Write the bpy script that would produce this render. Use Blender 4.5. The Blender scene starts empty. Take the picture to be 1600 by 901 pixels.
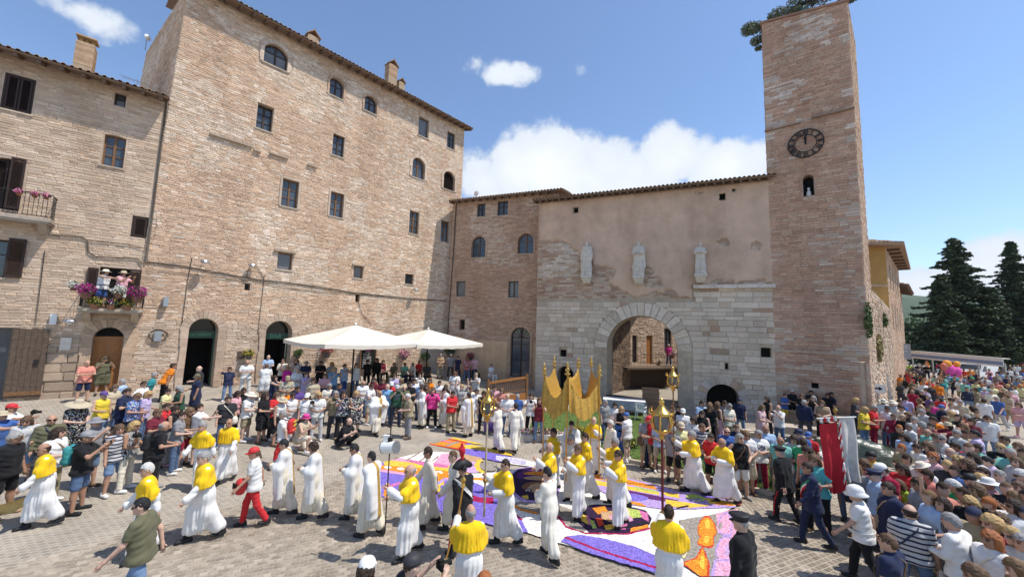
import bpy, bmesh, math, random
import numpy as np
from mathutils import Vector, Matrix, noise as mnoise
from mathutils.geometry import tessellate_polygon
random.seed(7); RNG = np.random.RandomState(7)
R = math.radians
scene = bpy.context.scene
COL = scene.collection

# ------------------------------------------------------------------ camera
FPX, CAM_H = 600.0, 4.5
PITCH, ROLL = R(5.7), R(1.7)
_r0 = np.array([1.0, 0, 0]); _u0 = np.array([0, -math.sin(PITCH), math.cos(PITCH)])
CF = np.array([0, math.cos(PITCH), math.sin(PITCH)])
CX = math.cos(ROLL)*_r0 + math.sin(ROLL)*_u0
CU = -math.sin(ROLL)*_r0 + math.cos(ROLL)*_u0
CP = np.array([0, 0, CAM_H])
cam = bpy.data.cameras.new('camera'); camo = bpy.data.objects.new('camera', cam); COL.objects.link(camo)
cam.sensor_width = 36; cam.lens = 36*FPX/1600; cam.clip_start = 0.1; cam.clip_end = 9000
camo.matrix_world = Matrix(((CX[0], CU[0], -CF[0], CP[0]), (CX[1], CU[1], -CF[1], CP[1]), (CX[2], CU[2], -CF[2], CP[2]), (0, 0, 0, 1)))
scene.camera = camo

# ------------------------------------------------------------------ light
SUN_EL = R(62); SUN_H = (0.975, -0.22)          # horizontal direction towards the sun
sl = math.hypot(*SUN_H); SUN_H = (SUN_H[0]/sl, SUN_H[1]/sl)
sund = bpy.data.lights.new('sun', 'SUN'); sund.energy = 3.8; sund.angle = R(0.5); sund.color = (1.0, .95, .87)
suno = bpy.data.objects.new('sun', sund); COL.objects.link(suno)
_ts = Vector((SUN_H[0]*math.cos(SUN_EL), SUN_H[1]*math.cos(SUN_EL), math.sin(SUN_EL)))
suno.rotation_euler = _ts.to_track_quat('Z', 'Y').to_euler()
suno.location = (20, -10, 40)
scene.view_settings.view_transform = 'Standard'; scene.view_settings.look = 'None'
scene.view_settings.exposure = 0.45; scene.view_settings.gamma = 1
scene.cycles.max_bounces = 5; scene.cycles.diffuse_bounces = 3; scene.cycles.glossy_bounces = 2
scene.cycles.transmission_bounces = 3; scene.cycles.volume_bounces = 0; scene.cycles.transparent_max_bounces = 6
scene.cycles.use_adaptive_sampling = True
try:
    scene.cycles.use_denoising = True
except Exception: pass

def N(nt, typ, **kw):
    n = nt.nodes.new(typ)
    for k, v in kw.items():
        if k.startswith('i_'): n.inputs[k[2:].replace('_', ' ')].default_value = v
        elif k.startswith('n_'): n.inputs[int(k[2:])].default_value = v
        else: setattr(n, k, v)
    return n

def pray(x, y): return CX*((x-800)/FPX) + CU*((450.5-y)/FPX) + CF

world = bpy.data.worlds.new('World'); scene.world = world; world.use_nodes = True
wt = world.node_tree; wt.nodes.clear(); wl = wt.links.new
sky = N(wt, 'ShaderNodeTexSky', sky_type='NISHITA', sun_disc=False, sun_elevation=SUN_EL, sun_rotation=math.atan2(SUN_H[0], SUN_H[1]),
        altitude=300, air_density=1.0, dust_density=0.35, ozone_density=4.0)
bgo = N(wt, 'ShaderNodeBackground', i_Strength=0.15)
wo = N(wt, 'ShaderNodeOutputWorld')
tc = N(wt, 'ShaderNodeTexCoord')
wn = N(wt, 'ShaderNodeTexNoise', noise_dimensions='3D', i_Scale=6.5, i_Detail=9.0, i_Roughness=0.56)
wl(tc.outputs['Generated'], wn.inputs['Vector'])
wn2 = N(wt, 'ShaderNodeTexNoise', noise_dimensions='3D', i_Scale=22.0, i_Detail=6.0, i_Roughness=0.6)
wl(tc.outputs['Generated'], wn2.inputs['Vector'])
sepd = N(wt, 'ShaderNodeSeparateXYZ'); wl(tc.outputs['Generated'], sepd.inputs[0])
# cloud masses: (pixel x, pixel y, half width px, half height px, density)
def vmath(op, a, b=None):
    n = N(wt, 'ShaderNodeVectorMath', operation=op)
    wl(a, n.inputs[0])
    if b is not None:
        if hasattr(b, 'is_output'): wl(b, n.inputs[1])
        else: n.inputs[1].default_value = b
    return n
def m(op, a, b=None, c=None, clamp=False):
    n = N(wt, 'ShaderNodeMath', operation=op, use_clamp=clamp)
    for i, v in enumerate((a, b, c)):
        if v is None: continue
        if hasattr(v, 'is_output'): wl(v, n.inputs[i])
        else: n.inputs[i].default_value = v
    return n.outputs[0]
CLOUDS = [(845, 262, 90, 56, 1.0), (955, 282, 150, 46, .92), (1045, 252, 62, 50, .95), (1120, 270, 75, 40, .85), (760, 285, 50, 42, .66), (860, 335, 190, 36, .8),
          (800, 113, 58, 22, .74), (728, 100, 42, 26, .58), (905, 104, 24, 14, .40), (90, 10, 120, 30, .52), (10, 5, 60, 20, .40),
          (1450, 452, 72, 34, 1.0), (1545, 422, 62, 42, 1.0), (1392, 476, 44, 24, .75), (1600, 475, 80, 34, .7), (480, 330, 130, 60, .8),
          (1800, 440, 120, 40, .8), (2050, 330, 160, 60, .7), (-260, 200, 200, 50, .6), (-500, 380, 240, 70, .8), (900, -500, 200, 60, .6)]
acc = None
for (px, py, hw, hh, dn) in CLOUDS:
    d = pray(px, py); L = np.linalg.norm(d); d = d/L
    th = hw/FPX/L; tv = hh/FPX/L*1.15
    right = np.cross(d, (0, 0, 1)); right /= np.linalg.norm(right); up = np.cross(right, d)
    if -300 < px < 1900: right, up = (CX - d*(CX@d)), (CU - d*(CU@d)); right /= np.linalg.norm(right); up /= np.linalg.norm(up)
    df = vmath('SUBTRACT', tc.outputs['Generated'], tuple(d)).outputs[0]
    a = vmath('DOT_PRODUCT', df, tuple(right/th)).outputs['Value']
    b = vmath('DOT_PRODUCT', df, tuple(up/tv)).outputs['Value']
    r2 = m('ADD', m('MULTIPLY', a, a), m('MULTIPLY', b, b))
    fr = m('GREATER_THAN', vmath('DOT_PRODUCT', tc.outputs['Generated'], tuple(d)).outputs['Value'], 0.2)
    g = m('MULTIPLY', m('MULTIPLY', m('POWER', 2.718, m('MULTIPLY', r2, -0.75)), dn), fr)
    acc = g if acc is None else m('MAXIMUM', acc, g)
dens = m('ADD', acc, m('ADD', m('MULTIPLY', m('SUBTRACT', wn.outputs['Fac'], 0.5), 1.25), m('MULTIPLY', m('SUBTRACT', wn2.outputs['Fac'], 0.5), 0.35)))
dens = m('MULTIPLY', dens, m('MULTIPLY', acc, 4.0, clamp=True))
mr = N(wt, 'ShaderNodeMapRange', interpolation_type='SMOOTHSTEP'); wl(dens, mr.inputs[0])
mr.inputs[1].default_value = .35; mr.inputs[2].default_value = .57
cl = N(wt, 'ShaderNodeMapRange'); wl(dens, cl.inputs[0]); cl.inputs[1].default_value = .45; cl.inputs[2].default_value = 1.15
ccol = N(wt, 'ShaderNodeMixRGB'); wl(cl.outputs[0], ccol.inputs[0])
ccol.inputs[1].default_value = (3.9, 4.25, 4.75, 1); ccol.inputs[2].default_value = (5.1, 5.3, 5.55, 1)
smul = N(wt, 'ShaderNodeMixRGB', blend_type='MULTIPLY'); smul.inputs[0].default_value = 1; wl(sky.outputs[0], smul.inputs[1]); smul.inputs[2].default_value = (1.0, 1.0, 1.0, 1)
cmix = N(wt, 'ShaderNodeMixRGB'); wl(mr.outputs[0], cmix.inputs[0]); wl(smul.outputs[0], cmix.inputs[1]); wl(ccol.outputs[0], cmix.inputs[2])
wl(cmix.outputs[0], bgo.inputs[0]); wl(bgo.outputs[0], wo.inputs[0])

# ------------------------------------------------------------------ geometry helpers
NWALL = (-0.743, 0.669)
def gz(x, y):
    """height of the square: level in the middle, climbing towards the houses on the left"""
    d = x*NWALL[0] + y*NWALL[1]
    t = min(max((d-11.3)/13.7, 0), 1)
    z = 1.0*(t*t*0.55 + t*0.45)
    e = min(max((x-13.0)/30.0, 0), 1)
    f = min(max((y-40)/40.0, 0), 1)
    return z*(1-f)
def ground_at(px, py, h=0.0):
    """the point of the square (plus height h) that the photograph shows at a pixel"""
    d = pray(px, py); z = h
    for _ in range(12):
        t = (z-CAM_H)/d[2]; P = CP + d*t
        z = 0.5*z + 0.5*(gz(P[0], P[1]) + h)
    return P
def project(P):
    v = np.asarray(P, float)-CP; dd = v@CF
    return 800+FPX*(v@CX)/dd, 450.5-FPX*(v@CU)/dd, dd

class MB:
    def __init__(s): s.v = []; s.f = []; s.m = []; s.c = []; s.smooth = False
    def add(s, vs, fs, mi=0, col=None):
        o = len(s.v); s.v.extend([tuple(map(float, p)) for p in vs]); s.f.extend([tuple(i+o for i in q) for q in fs]); s.m.extend([mi]*len(fs))
        s.c.extend([col if col is not None else (1, 1, 1)]*len(vs))
    def box(s, a, b, mi=0, col=None):
        (x0, y0, z0), (x1, y1, z1) = a, b
        x0, x1 = min(x0, x1), max(x0, x1); y0, y1 = min(y0, y1), max(y0, y1); z0, z1 = min(z0, z1), max(z0, z1)
        s.add([(x0,y0,z0),(x1,y0,z0),(x1,y1,z0),(x0,y1,z0),(x0,y0,z1),(x1,y0,z1),(x1,y1,z1),(x0,y1,z1)],
              [(0,3,2,1),(4,5,6,7),(0,1,5,4),(1,2,6,5),(2,3,7,6),(3,0,4,7)], mi, col)
    def tube(s, pts, r, n=6, mi=0, col=None, cap=True):
        pts = [Vector(p) for p in pts]; rs = r if isinstance(r, (list, tuple)) else [r]*len(pts)
        vs = []; fs = []
        for i, p in enumerate(pts):
            t = (pts[min(i+1, len(pts)-1)]-pts[max(i-1, 0)])
            if t.length < 1e-9: t = Vector((0, 0, 1))
            t.normalize(); a = Vector((0, 0, 1)) if abs(t.z) < .9 else Vector((1, 0, 0))
            x = t.cross(a).normalized(); y = t.cross(x)
            for k in range(n):
                an = 2*math.pi*k/n; vs.append(p + (x*math.cos(an)+y*math.sin(an))*rs[i])
        for i in range(len(pts)-1):
            for k in range(n):
                fs.append((i*n+k, i*n+(k+1) % n, (i+1)*n+(k+1) % n, (i+1)*n+k))
        if cap: fs.append(tuple(range(n))); fs.append(tuple((len(pts)-1)*n+k for k in reversed(range(n))))
        s.add(vs, fs, mi, col)
    def lathe(s, prof, n=12, c=(0, 0, 0), mi=0, col=None, sq=1.0):
        vs = []; fs = []
        for (r, z) in prof:
            for k in range(n):
                an = 2*math.pi*(k+.5)/n; vs.append((c[0]+r*math.cos(an), c[1]+r*math.sin(an)*sq, c[2]+z))
        for i in range(len(prof)-1):
            for k in range(n): fs.append((i*n+k, i*n+(k+1) % n, (i+1)*n+(k+1) % n, (i+1)*n+k))
        fs.append(tuple(reversed(range(n)))); fs.append(tuple((len(prof)-1)*n+k for k in range(n)))
        s.add(vs, fs, mi, col)
    def prism(s, poly, y0, y1, mi=0, col=None):
        """polygon of (x,z) pushed from y0 to y1"""
        n = len(poly); vs = [(x, y0, z) for x, z in poly]+[(x, y1, z) for x, z in poly]
        fs = [tuple(range(n)), tuple(reversed(range(n, 2*n)))]+[(i, i+n, (i+1) % n+n, (i+1) % n) for i in range(n)]
        s.add(vs, fs, mi, col)
    def mesh(s, name, mats):
        me = bpy.data.meshes.new(name); me.from_pydata(s.v, [], s.f)
        if not isinstance(mats, (list, tuple)): mats = [mats]
        for q in mats: me.materials.append(q)
        if len(mats) > 1: me.polygons.foreach_set('material_index', s.m)
        at = me.color_attributes.new('col', 'FLOAT_COLOR', 'POINT')
        c = np.ones((len(s.v), 4), np.float32)
        if s.v: c[:, :3] = np.array(s.c, np.float32)
        at.data.foreach_set('color', c.ravel())
        if s.smooth: me.polygons.foreach_set('use_smooth', [True]*len(s.f))
        me.update(); return me
    def build(s, name, mats, parent=None, **kw):
        return link(name, s.mesh(name, mats), parent, **kw)

def link(name, me, parent=None, loc=None, rz=None, kind=None, label=None, cat=None, group=None, mat=None):
    o = bpy.data.objects.new(name, me); COL.objects.link(o)
    if parent is not None: o.parent = parent
    if loc is not None: o.location = loc
    if rz is not None: o.rotation_euler = (0, 0, rz)
    if kind: o['kind'] = kind
    if label: o['label'] = label
    if cat: o['category'] = cat
    if group: o['group'] = group
    return o
def empty(name, loc=(0, 0, 0), rz=0, label=None, cat=None, group=None, parent=None):
    o = link(name, None, parent, loc, rz, None, label, cat, group); o.empty_display_size = .2; return o

# ------------------------------------------------------------------ materials
def mat(name, col=(.5, .5, .5), rough=.8, metal=0.0, src=None, nscale=8.0, namt=.25, bump=.0, bscale=60.0, spec=.3, coord='Object', grime=0.0, **kw):
    """procedural surface: base colour (own, attribute or object colour) broken up by two octaves of noise"""
    mt = bpy.data.materials.new(name); mt.use_nodes = True; nt = mt.node_tree; L = nt.links.new
    bs = nt.nodes['Principled BSDF']; bs.inputs['Roughness'].default_value = rough; bs.inputs['Metallic'].default_value = metal
    bs.inputs['Specular IOR Level'].default_value = spec
    tcn = N(nt, 'ShaderNodeTexCoord')
    if src == 'attr': c = N(nt, 'ShaderNodeAttribute', attribute_name='col').outputs['Color']
    elif src == 'obj': c = N(nt, 'ShaderNodeObjectInfo').outputs['Color']
    else:
        cn = N(nt, 'ShaderNodeRGB'); cn.outputs[0].default_value = (*col, 1); c = cn.outputs[0]
    ns = N(nt, 'ShaderNodeTexNoise', i_Scale=nscale, i_Detail=5.0, i_Roughness=.6); L(tcn.outputs[coord], ns.inputs['Vector'])
    mp = N(nt, 'ShaderNodeMapRange', n_1=.25, n_2=.75, n_3=1-namt, n_4=1+namt*.7); L(ns.outputs['Fac'], mp.inputs[0])
    mu = N(nt, 'ShaderNodeVectorMath', operation='SCALE'); L(c, mu.inputs[0]); L(mp.outputs[0], mu.inputs['Scale'])
    fin = mu.outputs[0]
    if grime:
        ge = N(nt, 'ShaderNodeNewGeometry'); gm = N(nt, 'ShaderNodeMapping'); gm.inputs['Scale'].default_value = (.55, .55, .22); L(ge.outputs['Position'], gm.inputs['Vector'])
        g1 = N(nt, 'ShaderNodeTexNoise', i_Scale=1.0, i_Detail=7.0, i_Roughness=.62, i_Distortion=.5); L(gm.outputs[0], g1.inputs['Vector']); gr = N(nt, 'ShaderNodeMapRange', n_1=.44, n_2=.68, n_3=0.0, n_4=grime); L(g1.outputs['Fac'], gr.inputs[0])
        gx = N(nt, 'ShaderNodeMixRGB', blend_type='MULTIPLY'); L(gr.outputs[0], gx.inputs[0]); L(fin, gx.inputs[1]); gx.inputs[2].default_value = (.46, .40, .35, 1); fin = gx.outputs[0]
        g2 = N(nt, 'ShaderNodeTexNoise', i_Scale=3.2, i_Detail=6.0, i_Roughness=.7); L(ge.outputs['Position'], g2.inputs['Vector']); gs2 = N(nt, 'ShaderNodeMapRange', n_1=.5, n_2=.75, n_3=0.0, n_4=grime*.55); L(g2.outputs['Fac'], gs2.inputs[0])
        gy = N(nt, 'ShaderNodeMixRGB'); L(gs2.outputs[0], gy.inputs[0]); L(fin, gy.inputs[1]); gy.inputs[2].default_value = (.50, .41, .31, 1); fin = gy.outputs[0]
    L(fin, bs.inputs['Base Color'])
    if bump:
        b2 = N(nt, 'ShaderNodeTexNoise', i_Scale=bscale, i_Detail=4.0); L(tcn.outputs[coord], b2.inputs['Vector'])
        bp = N(nt, 'ShaderNodeBump', i_Strength=bump, i_Distance=.02); L(b2.outputs['Fac'], bp.inputs['Height']); L(bp.outputs[0], bs.inputs['Normal'])
    for k, v in kw.items(): bs.inputs[k.replace('_', ' ')].default_value = v
    return mt
M = {}
M['stone'] = mat('stone', src='attr', nscale=5, namt=.22, bump=.7, bscale=26, rough=.95, spec=.1, grime=.34)
M['stone_one'] = mat('stone_one', src='obj', nscale=5, namt=.22, bump=.7, bscale=26, rough=.95, spec=.1, coord='Object', grime=.34)
M['mortar_warm'] = mat('mortar_warm', (.53, .41, .31), nscale=3, namt=.3, bump=.6, bscale=20, rough=1, spec=.05, grime=.34)
M['mortar_red'] = mat('mortar_red', (.45, .325, .25), nscale=3, namt=.3, bump=.6, bscale=20, rough=1, spec=.05, grime=.34)
M['mortar_grey'] = mat('mortar_grey', (.48, .39, .29), nscale=3, namt=.3, bump=.6, bscale=20, rough=1, spec=.05, grime=.34)
M['plaster'] = mat('plaster', (.64, .455, .335), nscale=1.1, namt=.22, bump=.5, bscale=9, rough=.95, spec=.1, grime=.34)
M['plaster_tan'] = mat('plaster_tan', (.58, .40, .25), nscale=1.1, namt=.2, bump=.4, bscale=9, rough=.95, spec=.1, grime=.5)
M['ochre'] = mat('ochre', (.46, .26, .085), nscale=.9, namt=.16, bump=.2, bscale=9, rough=.9, spec=.1)
M['trim'] = mat('trim', src='attr', nscale=6, namt=.2, bump=.5, bscale=22, rough=.9, spec=.1, grime=.34)
M['wood_dark'] = mat('wood_dark', (.05, .03, .022), nscale=14, namt=.4, rough=.6)
M['wood'] = mat('wood', (.20, .10, .045), nscale=12, namt=.4, rough=.55)
M['wood_orange'] = mat('wood_orange', (.34, .14, .04), nscale=12, namt=.3, rough=.5)
M['wood_grey'] = mat('wood_grey', (.115, .08, .058), nscale=9, namt=.45, rough=.85, bump=.3, bscale=40)
M['shutter'] = mat('shutter', (.038, .020, .016), nscale=14, namt=.3, rough=.6)
M['glass'] = mat('glass', (.07, .085, .10), rough=.08, nscale=1.5, namt=.4, spec=.6)
M['glass_pale'] = mat('glass_pale', (.16, .16, .16), rough=.25, nscale=2.5, namt=.3, spec=.5)
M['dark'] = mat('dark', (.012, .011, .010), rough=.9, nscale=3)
M['iron'] = mat('iron', (.03, .028, .027), rough=.55, metal=.4, nscale=20)
M['steel'] = mat('steel', (.42, .43, .44), rough=.4, metal=.8, nscale=20)
M['tile'] = mat('tile', src='attr', nscale=10, namt=.3, rough=.9, bump=.3)
M['cable'] = mat('cable', (.09, .075, .06), rough=.7)
M['white'] = mat('white', (.75, .75, .73), rough=.5, nscale=4, namt=.08)
M['paint'] = mat('paint', src='attr', rough=.5, nscale=5, namt=.12)
M['gold'] = mat('gold', (.62, .38, .10), rough=.3, metal=.9, nscale=12, namt=.3)
M['leaf'] = mat('leaf', src='attr', nscale=9, namt=.25, rough=.6, spec=.25)
M['bark'] = mat('bark', (.13, .09, .06), nscale=14, namt=.4, rough=.95, bump=.6)
# ================================================================== large structure
# ------------------------------------------------------------------ ground
def ground_sheet():
    xs = np.unique(np.concatenate([np.linspace(-60, 60, 61), np.linspace(-400, 400, 21), [-4000, -2000, -1000, 1000, 2000, 4000]]))
    ys = np.unique(np.concatenate([np.linspace(-20, 60, 41), np.linspace(60, 400, 12), [-300, -80, 1000, 2000, 4000, 6000]]))
    vs = []; fs = []
    for y in ys:
        for x in xs:
            fall = -0.02*max(0, math.hypot(x, y)-90) if math.hypot(x, y) < 1200 else -22.2
            vs.append((x, y, gz(x, y)*(1 if -45 < x < 60 and y < 60 else .9)+fall-0.01))
    nx = len(xs)
    for j in range(len(ys)-1):
        for i in range(nx-1): fs.append((j*nx+i, j*nx+i+1, (j+1)*nx+i+1, (j+1)*nx+i))
    return vs, fs
def paving_material():
    mt = bpy.data.materials.new('paving'); mt.use_nodes = True; nt = mt.node_tree; L = nt.links.new
    bs = nt.nodes['Principled BSDF']; bs.inputs['Roughness'].default_value = .9; bs.inputs['Specular IOR Level'].default_value = .15
    g = N(nt, 'ShaderNodeTexCoord')
    mp = N(nt, 'ShaderNodeMapping'); mp.inputs['Rotation'].default_value = (0, 0, R(-24)); L(g.outputs['Object'], mp.inputs['Vector'])
    br = N(nt, 'ShaderNodeTexBrick', i_Scale=1.0, i_Mortar_Size=.012, i_Brick_Width=.145, i_Row_Height=.108, i_Bias=0.0)
    br.inputs['Color1'].default_value = (.345, .295, .235, 1); br.inputs['Color2'].default_value = (.25, .215, .175, 1); br.inputs['Mortar'].default_value = (.40, .36, .30, 1)
    L(mp.outputs[0], br.inputs['Vector'])
    ns = N(nt, 'ShaderNodeTexNoise', i_Scale=.6, i_Detail=6.0); L(g.outputs['Object'], ns.inputs['Vector'])
    r = N(nt, 'ShaderNodeMapRange', n_1=.3, n_2=.7, n_3=.82, n_4=1.18); L(ns.outputs['Fac'], r.inputs[0])
    s = N(nt, 'ShaderNodeVectorMath', operation='SCALE'); L(br.outputs['Color'], s.inputs[0]); L(r.outputs[0], s.inputs['Scale'])
    L(s.outputs[0], bs.inputs['Base Color'])
    bp = N(nt, 'ShaderNodeBump', i_Strength=.5, i_Distance=.012, invert=True); L(br.outputs['Fac'], bp.inputs['Height']); L(bp.outputs[0], bs.inputs['Normal'])
    return mt
M['paving'] = paving_material()
M['joint'] = mat('joint', (.36, .32, .265), nscale=2, namt=.2, rough=1)
_gv, _gf = ground_sheet(); _b = MB(); _b.add(_gv, _gf); _b.smooth = True
ground = _b.build('ground', M['paving'], kind='structure')

# ------------------------------------------------------------------ facade tools
class Facade:
    def __init__(s, name, P0, heading, label, cat, mortar):
        s.P0 = np.array(P0, float); a = R(heading); s.u = np.array([math.sin(a), math.cos(a), 0]); s.n = np.array([math.cos(a), -math.sin(a), 0])
        s.rz = math.pi/2-a
        s.root = empty(name, P0, s.rz, label, cat); s.open = []; s.mortar = mortar; s.wall = None
    def px(s, x, y, out=0.0):
        d = pray(x, y); P = s.P0 + s.n*out; t = np.dot(P-CP, s.n)/np.dot(d, s.n); Q = CP+d*t-s.P0
        return float(Q@s.u), float(Q[2])
    def rect(s, x0, y0, x1, y1):
        xm, ym = (x0+x1)/2, (y0+y1)/2
        return s.px(x0, ym)[0], s.px(x1, ym)[0], s.px(xm, y1)[1], s.px(xm, y0)[1]
    def world(s, u, z, out=0.0): return s.P0+s.u*u+s.n*out+np.array([0, 0, z])

def outline(o, grow=0.0):
    u0, u1, z0, z1 = o['u0']-grow, o['u1']+grow, o['z0']-(grow if o.get('sill_grow') else 0), o['z1']+grow
    rise = o.get('rise', 0)
    if rise <= 0: return [(u0, z0), (u1, z0), (u1, z1), (u0, z1)]
    rise += grow*.3 if rise < (u1-u0)/2-.01 else grow
    w = (u1-u0)/2; rise = min(rise, w); rad = (w*w+rise*rise)/(2*rise); cz = z1-rad; uc = (u0+u1)/2
    a0 = math.asin(min(1, w/rad)); n = 12
    return [(u0, z0), (u1, z0)]+[(uc+rad*math.sin(a0-2*a0*k/n), cz+rad*math.cos(a0-2*a0*k/n)) for k in range(n+1)]
def half_at(o, z, grow=0.0):
    """blocked interval of an opening at height z"""
    u0, u1, z0, z1 = o['u0']-grow, o['u1']+grow, o['z0']-grow*.6, o['z1']+grow
    if z < z0 or z > z1: return None
    rise = o.get('rise', 0)
    if rise <= 0: return u0, u1
    w = (u1-u0)/2; rise = min(rise+grow*.5, w); rad = (w*w+rise*rise)/(2*rise); cz = z1-rad
    if z <= z1-rise: return u0, u1
    h = math.sqrt(max(0, rad*rad-(z-cz)**2)); uc = (u0+u1)/2
    return uc-h, uc+h

def build_wall(F, outer, name='wall', depth=.3):
    """the wall behind the stones, with its openings and their reveals"""
    ua, ub = min(p[0] for p in outer), max(p[0] for p in outer); zb, zt = min(p[1] for p in outer), min(z for u, z in outer if z > 1)
    zs = {zb}
    for o in F.open: zs.update(z for u, z in outline(o))
    ztop = min(zt, max([z for z in zs])+.02) if F.open else zb
    zs = sorted(z for z in zs if zb <= z < ztop-1e-4)+[ztop]
    b = MB()
    for z0, z1 in zip(zs[:-1], zs[1:]):
        if z1-z0 < 1e-5: continue
        iv = []
        for o in F.open:
            lo, hi = half_at(o, z0+1e-5), half_at(o, z1-1e-5)
            if lo and hi: iv.append((lo[0], hi[0], lo[1], hi[1]))
        iv.sort(); a0 = a1 = ua
        for (l0, h0, l1, h1) in iv+[(ub, ub, ub, ub)]:
            if l0 > a0+1e-6 or h0 > a1+1e-6: b.add([(a0, 0, z0), (l0, 0, z0), (h0, 0, z1), (a1, 0, z1)], [(0, 1, 2, 3)])
            a0, a1 = max(a0, l1), max(a1, h1)
    top = [p for p in outer if p[1] > ztop]
    if top: b.add([(ua, 0, ztop), (ub, 0, ztop)]+[(u, 0, z) for u, z in top], [tuple(range(2+len(top)))])
    for o in F.open:
        p = outline(o); n = len(p); dp = o.get('depth', depth)
        b.add([(u, 0, z) for u, z in p]+[(u, dp, z) for u, z in p], [(i, i+n, (i+1) % n+n, (i+1) % n) for i in range(n)])
    F.wall = b.build(name, F.mortar, F.root)
    return F.wall

UNIT = []
for _k in range(8):
    b = MB(); j = lambda a: random.uniform(-a, a)
    e = .035
    ft = [(-.5+e+j(.03), -1, -.5+.09+j(.06)), (.5-e+j(.03), -1, -.5+.09+j(.06)), (.5-e+j(.03), -1, .5-.09+j(.06)), (-.5+e+j(.03), -1, .5-.09+j(.06))]
    b.add([(-.5, 0, -.5), (.5, 0, -.5), (.5, 0, .5), (-.5, 0, .5)]+ft, [(4,5,6,7), (0,1,5,4), (1,2,6,5), (2,3,7,6), (3,0,4,7)])
    UNIT.append(b.mesh('stone', M['stone_one']))

def masonry(F, u0, u1, z0, z1, hr, wr, colf, prot=(.010, .034), maskf=None, gap=.010, ind=300, grow=0.0, topf=None, name='stone', minpx=7.0):
    stones = []; z = z0
    while z < z1:
        h = random.uniform(*hr) if callable(hr) is False else hr(z)
        zc = z+h/2; h = min(h, z1-z)
        if h < .04: break
        blocks = sorted(filter(None, [half_at(o, zc, o.get('clear', grow)) for o in F.open if not o.get('thin')]))
        segs = []; a = u0
        for (p, q) in blocks:
            if p > a: segs.append((a, min(p, u1)))
            a = max(a, q)
        if a < u1: segs.append((a, u1))
        for (p, q) in segs:
            x = p
            while x < q-.03:
                w = random.uniform(*wr)
                if q-(x+w) < wr[0]*.6: w = q-x
                xc = x+w/2
                if (maskf is None or maskf(xc, zc)) and (topf is None or z+h <= topf(xc)):
                    stones.append((xc, zc, max(.04, w-gap), max(.03, h-gap), random.uniform(*prot)))
                x += w
        z += h
    def size(s):
        x, y, d = project(F.world(s[0], s[1]));
        if d < .5 or not (-30 < x < 1630 and -30 < y < 930): return 0
        e = project(F.world(s[0]+s[2]/2, s[1])); e2 = project(F.world(s[0]-s[2]/2, s[1]))
        wpx = abs(e[0]-e2[0])
        return wpx*s[3]*600/d if wpx >= minpx else 0
    ranked = sorted(range(len(stones)), key=lambda i: -size(stones[i]))
    top = set(i for i in ranked[:ind] if size(stones[i]) > 0)
    b = MB()
    for i, (xc, zc, w, h, d) in enumerate(stones):
        c = colf(xc, zc)
        if i in top:
            o = link(name, random.choice(UNIT), F.wall, (xc, 0, zc)); o.scale = (w, d, h); o.color = (*c, 1)
        else:
            e = min(.02, w*.12); k = min(.014, h*.13); j = lambda: random.uniform(-.008, .008)
            x0, x1, y0, y1 = xc-w/2, xc+w/2, zc-h/2, zc+h/2
            b.add([(x0, 0, y0), (x1, 0, y0), (x1, 0, y1), (x0, 0, y1), (x0+e+j(), -d, y0+k+j()*.5), (x1-e+j(), -d+j(), y0+k+j()*.5), (x1-e+j(), -d, y1-k+j()*.5), (x0+e+j(), -d+j(), y1-k+j()*.5)],
                  [(4,5,6,7), (0,1,5,4), (1,2,6,5), (2,3,7,6), (3,0,4,7)], 0, c)
    if b.v: b.build('stonework', M['stone'], F.wall, kind='stuff')
    return len(stones)

def clip_poly(poly, x0, x1, z0, z1):
    def cut(P, f, inter):
        out = []
        for i in range(len(P)):
            a, c = P[i-1], P[i]
            if f(a) != f(c): out.append(inter(a, c))
            if f(c): out.append(c)
        return out
    def ix(v): return lambda a, c: (v, a[1]+(c[1]-a[1])*(v-a[0])/(c[0]-a[0]))
    def iz(v): return lambda a, c: (a[0]+(c[0]-a[0])*(v-a[1])/(c[1]-a[1]), v)
    for f, it in ((lambda p: p[0] >= x0, ix(x0)), (lambda p: p[0] <= x1, ix(x1)), (lambda p: p[1] >= z0, iz(z0)), (lambda p: p[1] <= z1, iz(z1))):
        poly = cut(poly, f, it)
        if len(poly) < 3: return []
    return poly
def inset(o, d):
    q = dict(o); q['u0'] += d; q['u1'] -= d; q['z0'] += d; q['z1'] -= d
    if q.get('rise', 0) > 0: q['rise'] = max(.03, min(o['rise'], (q['u1']-q['u0'])/2)-(.3*d if o['rise'] < (o['u1']-o['u0'])/2-.02 else 0))
    return q

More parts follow.
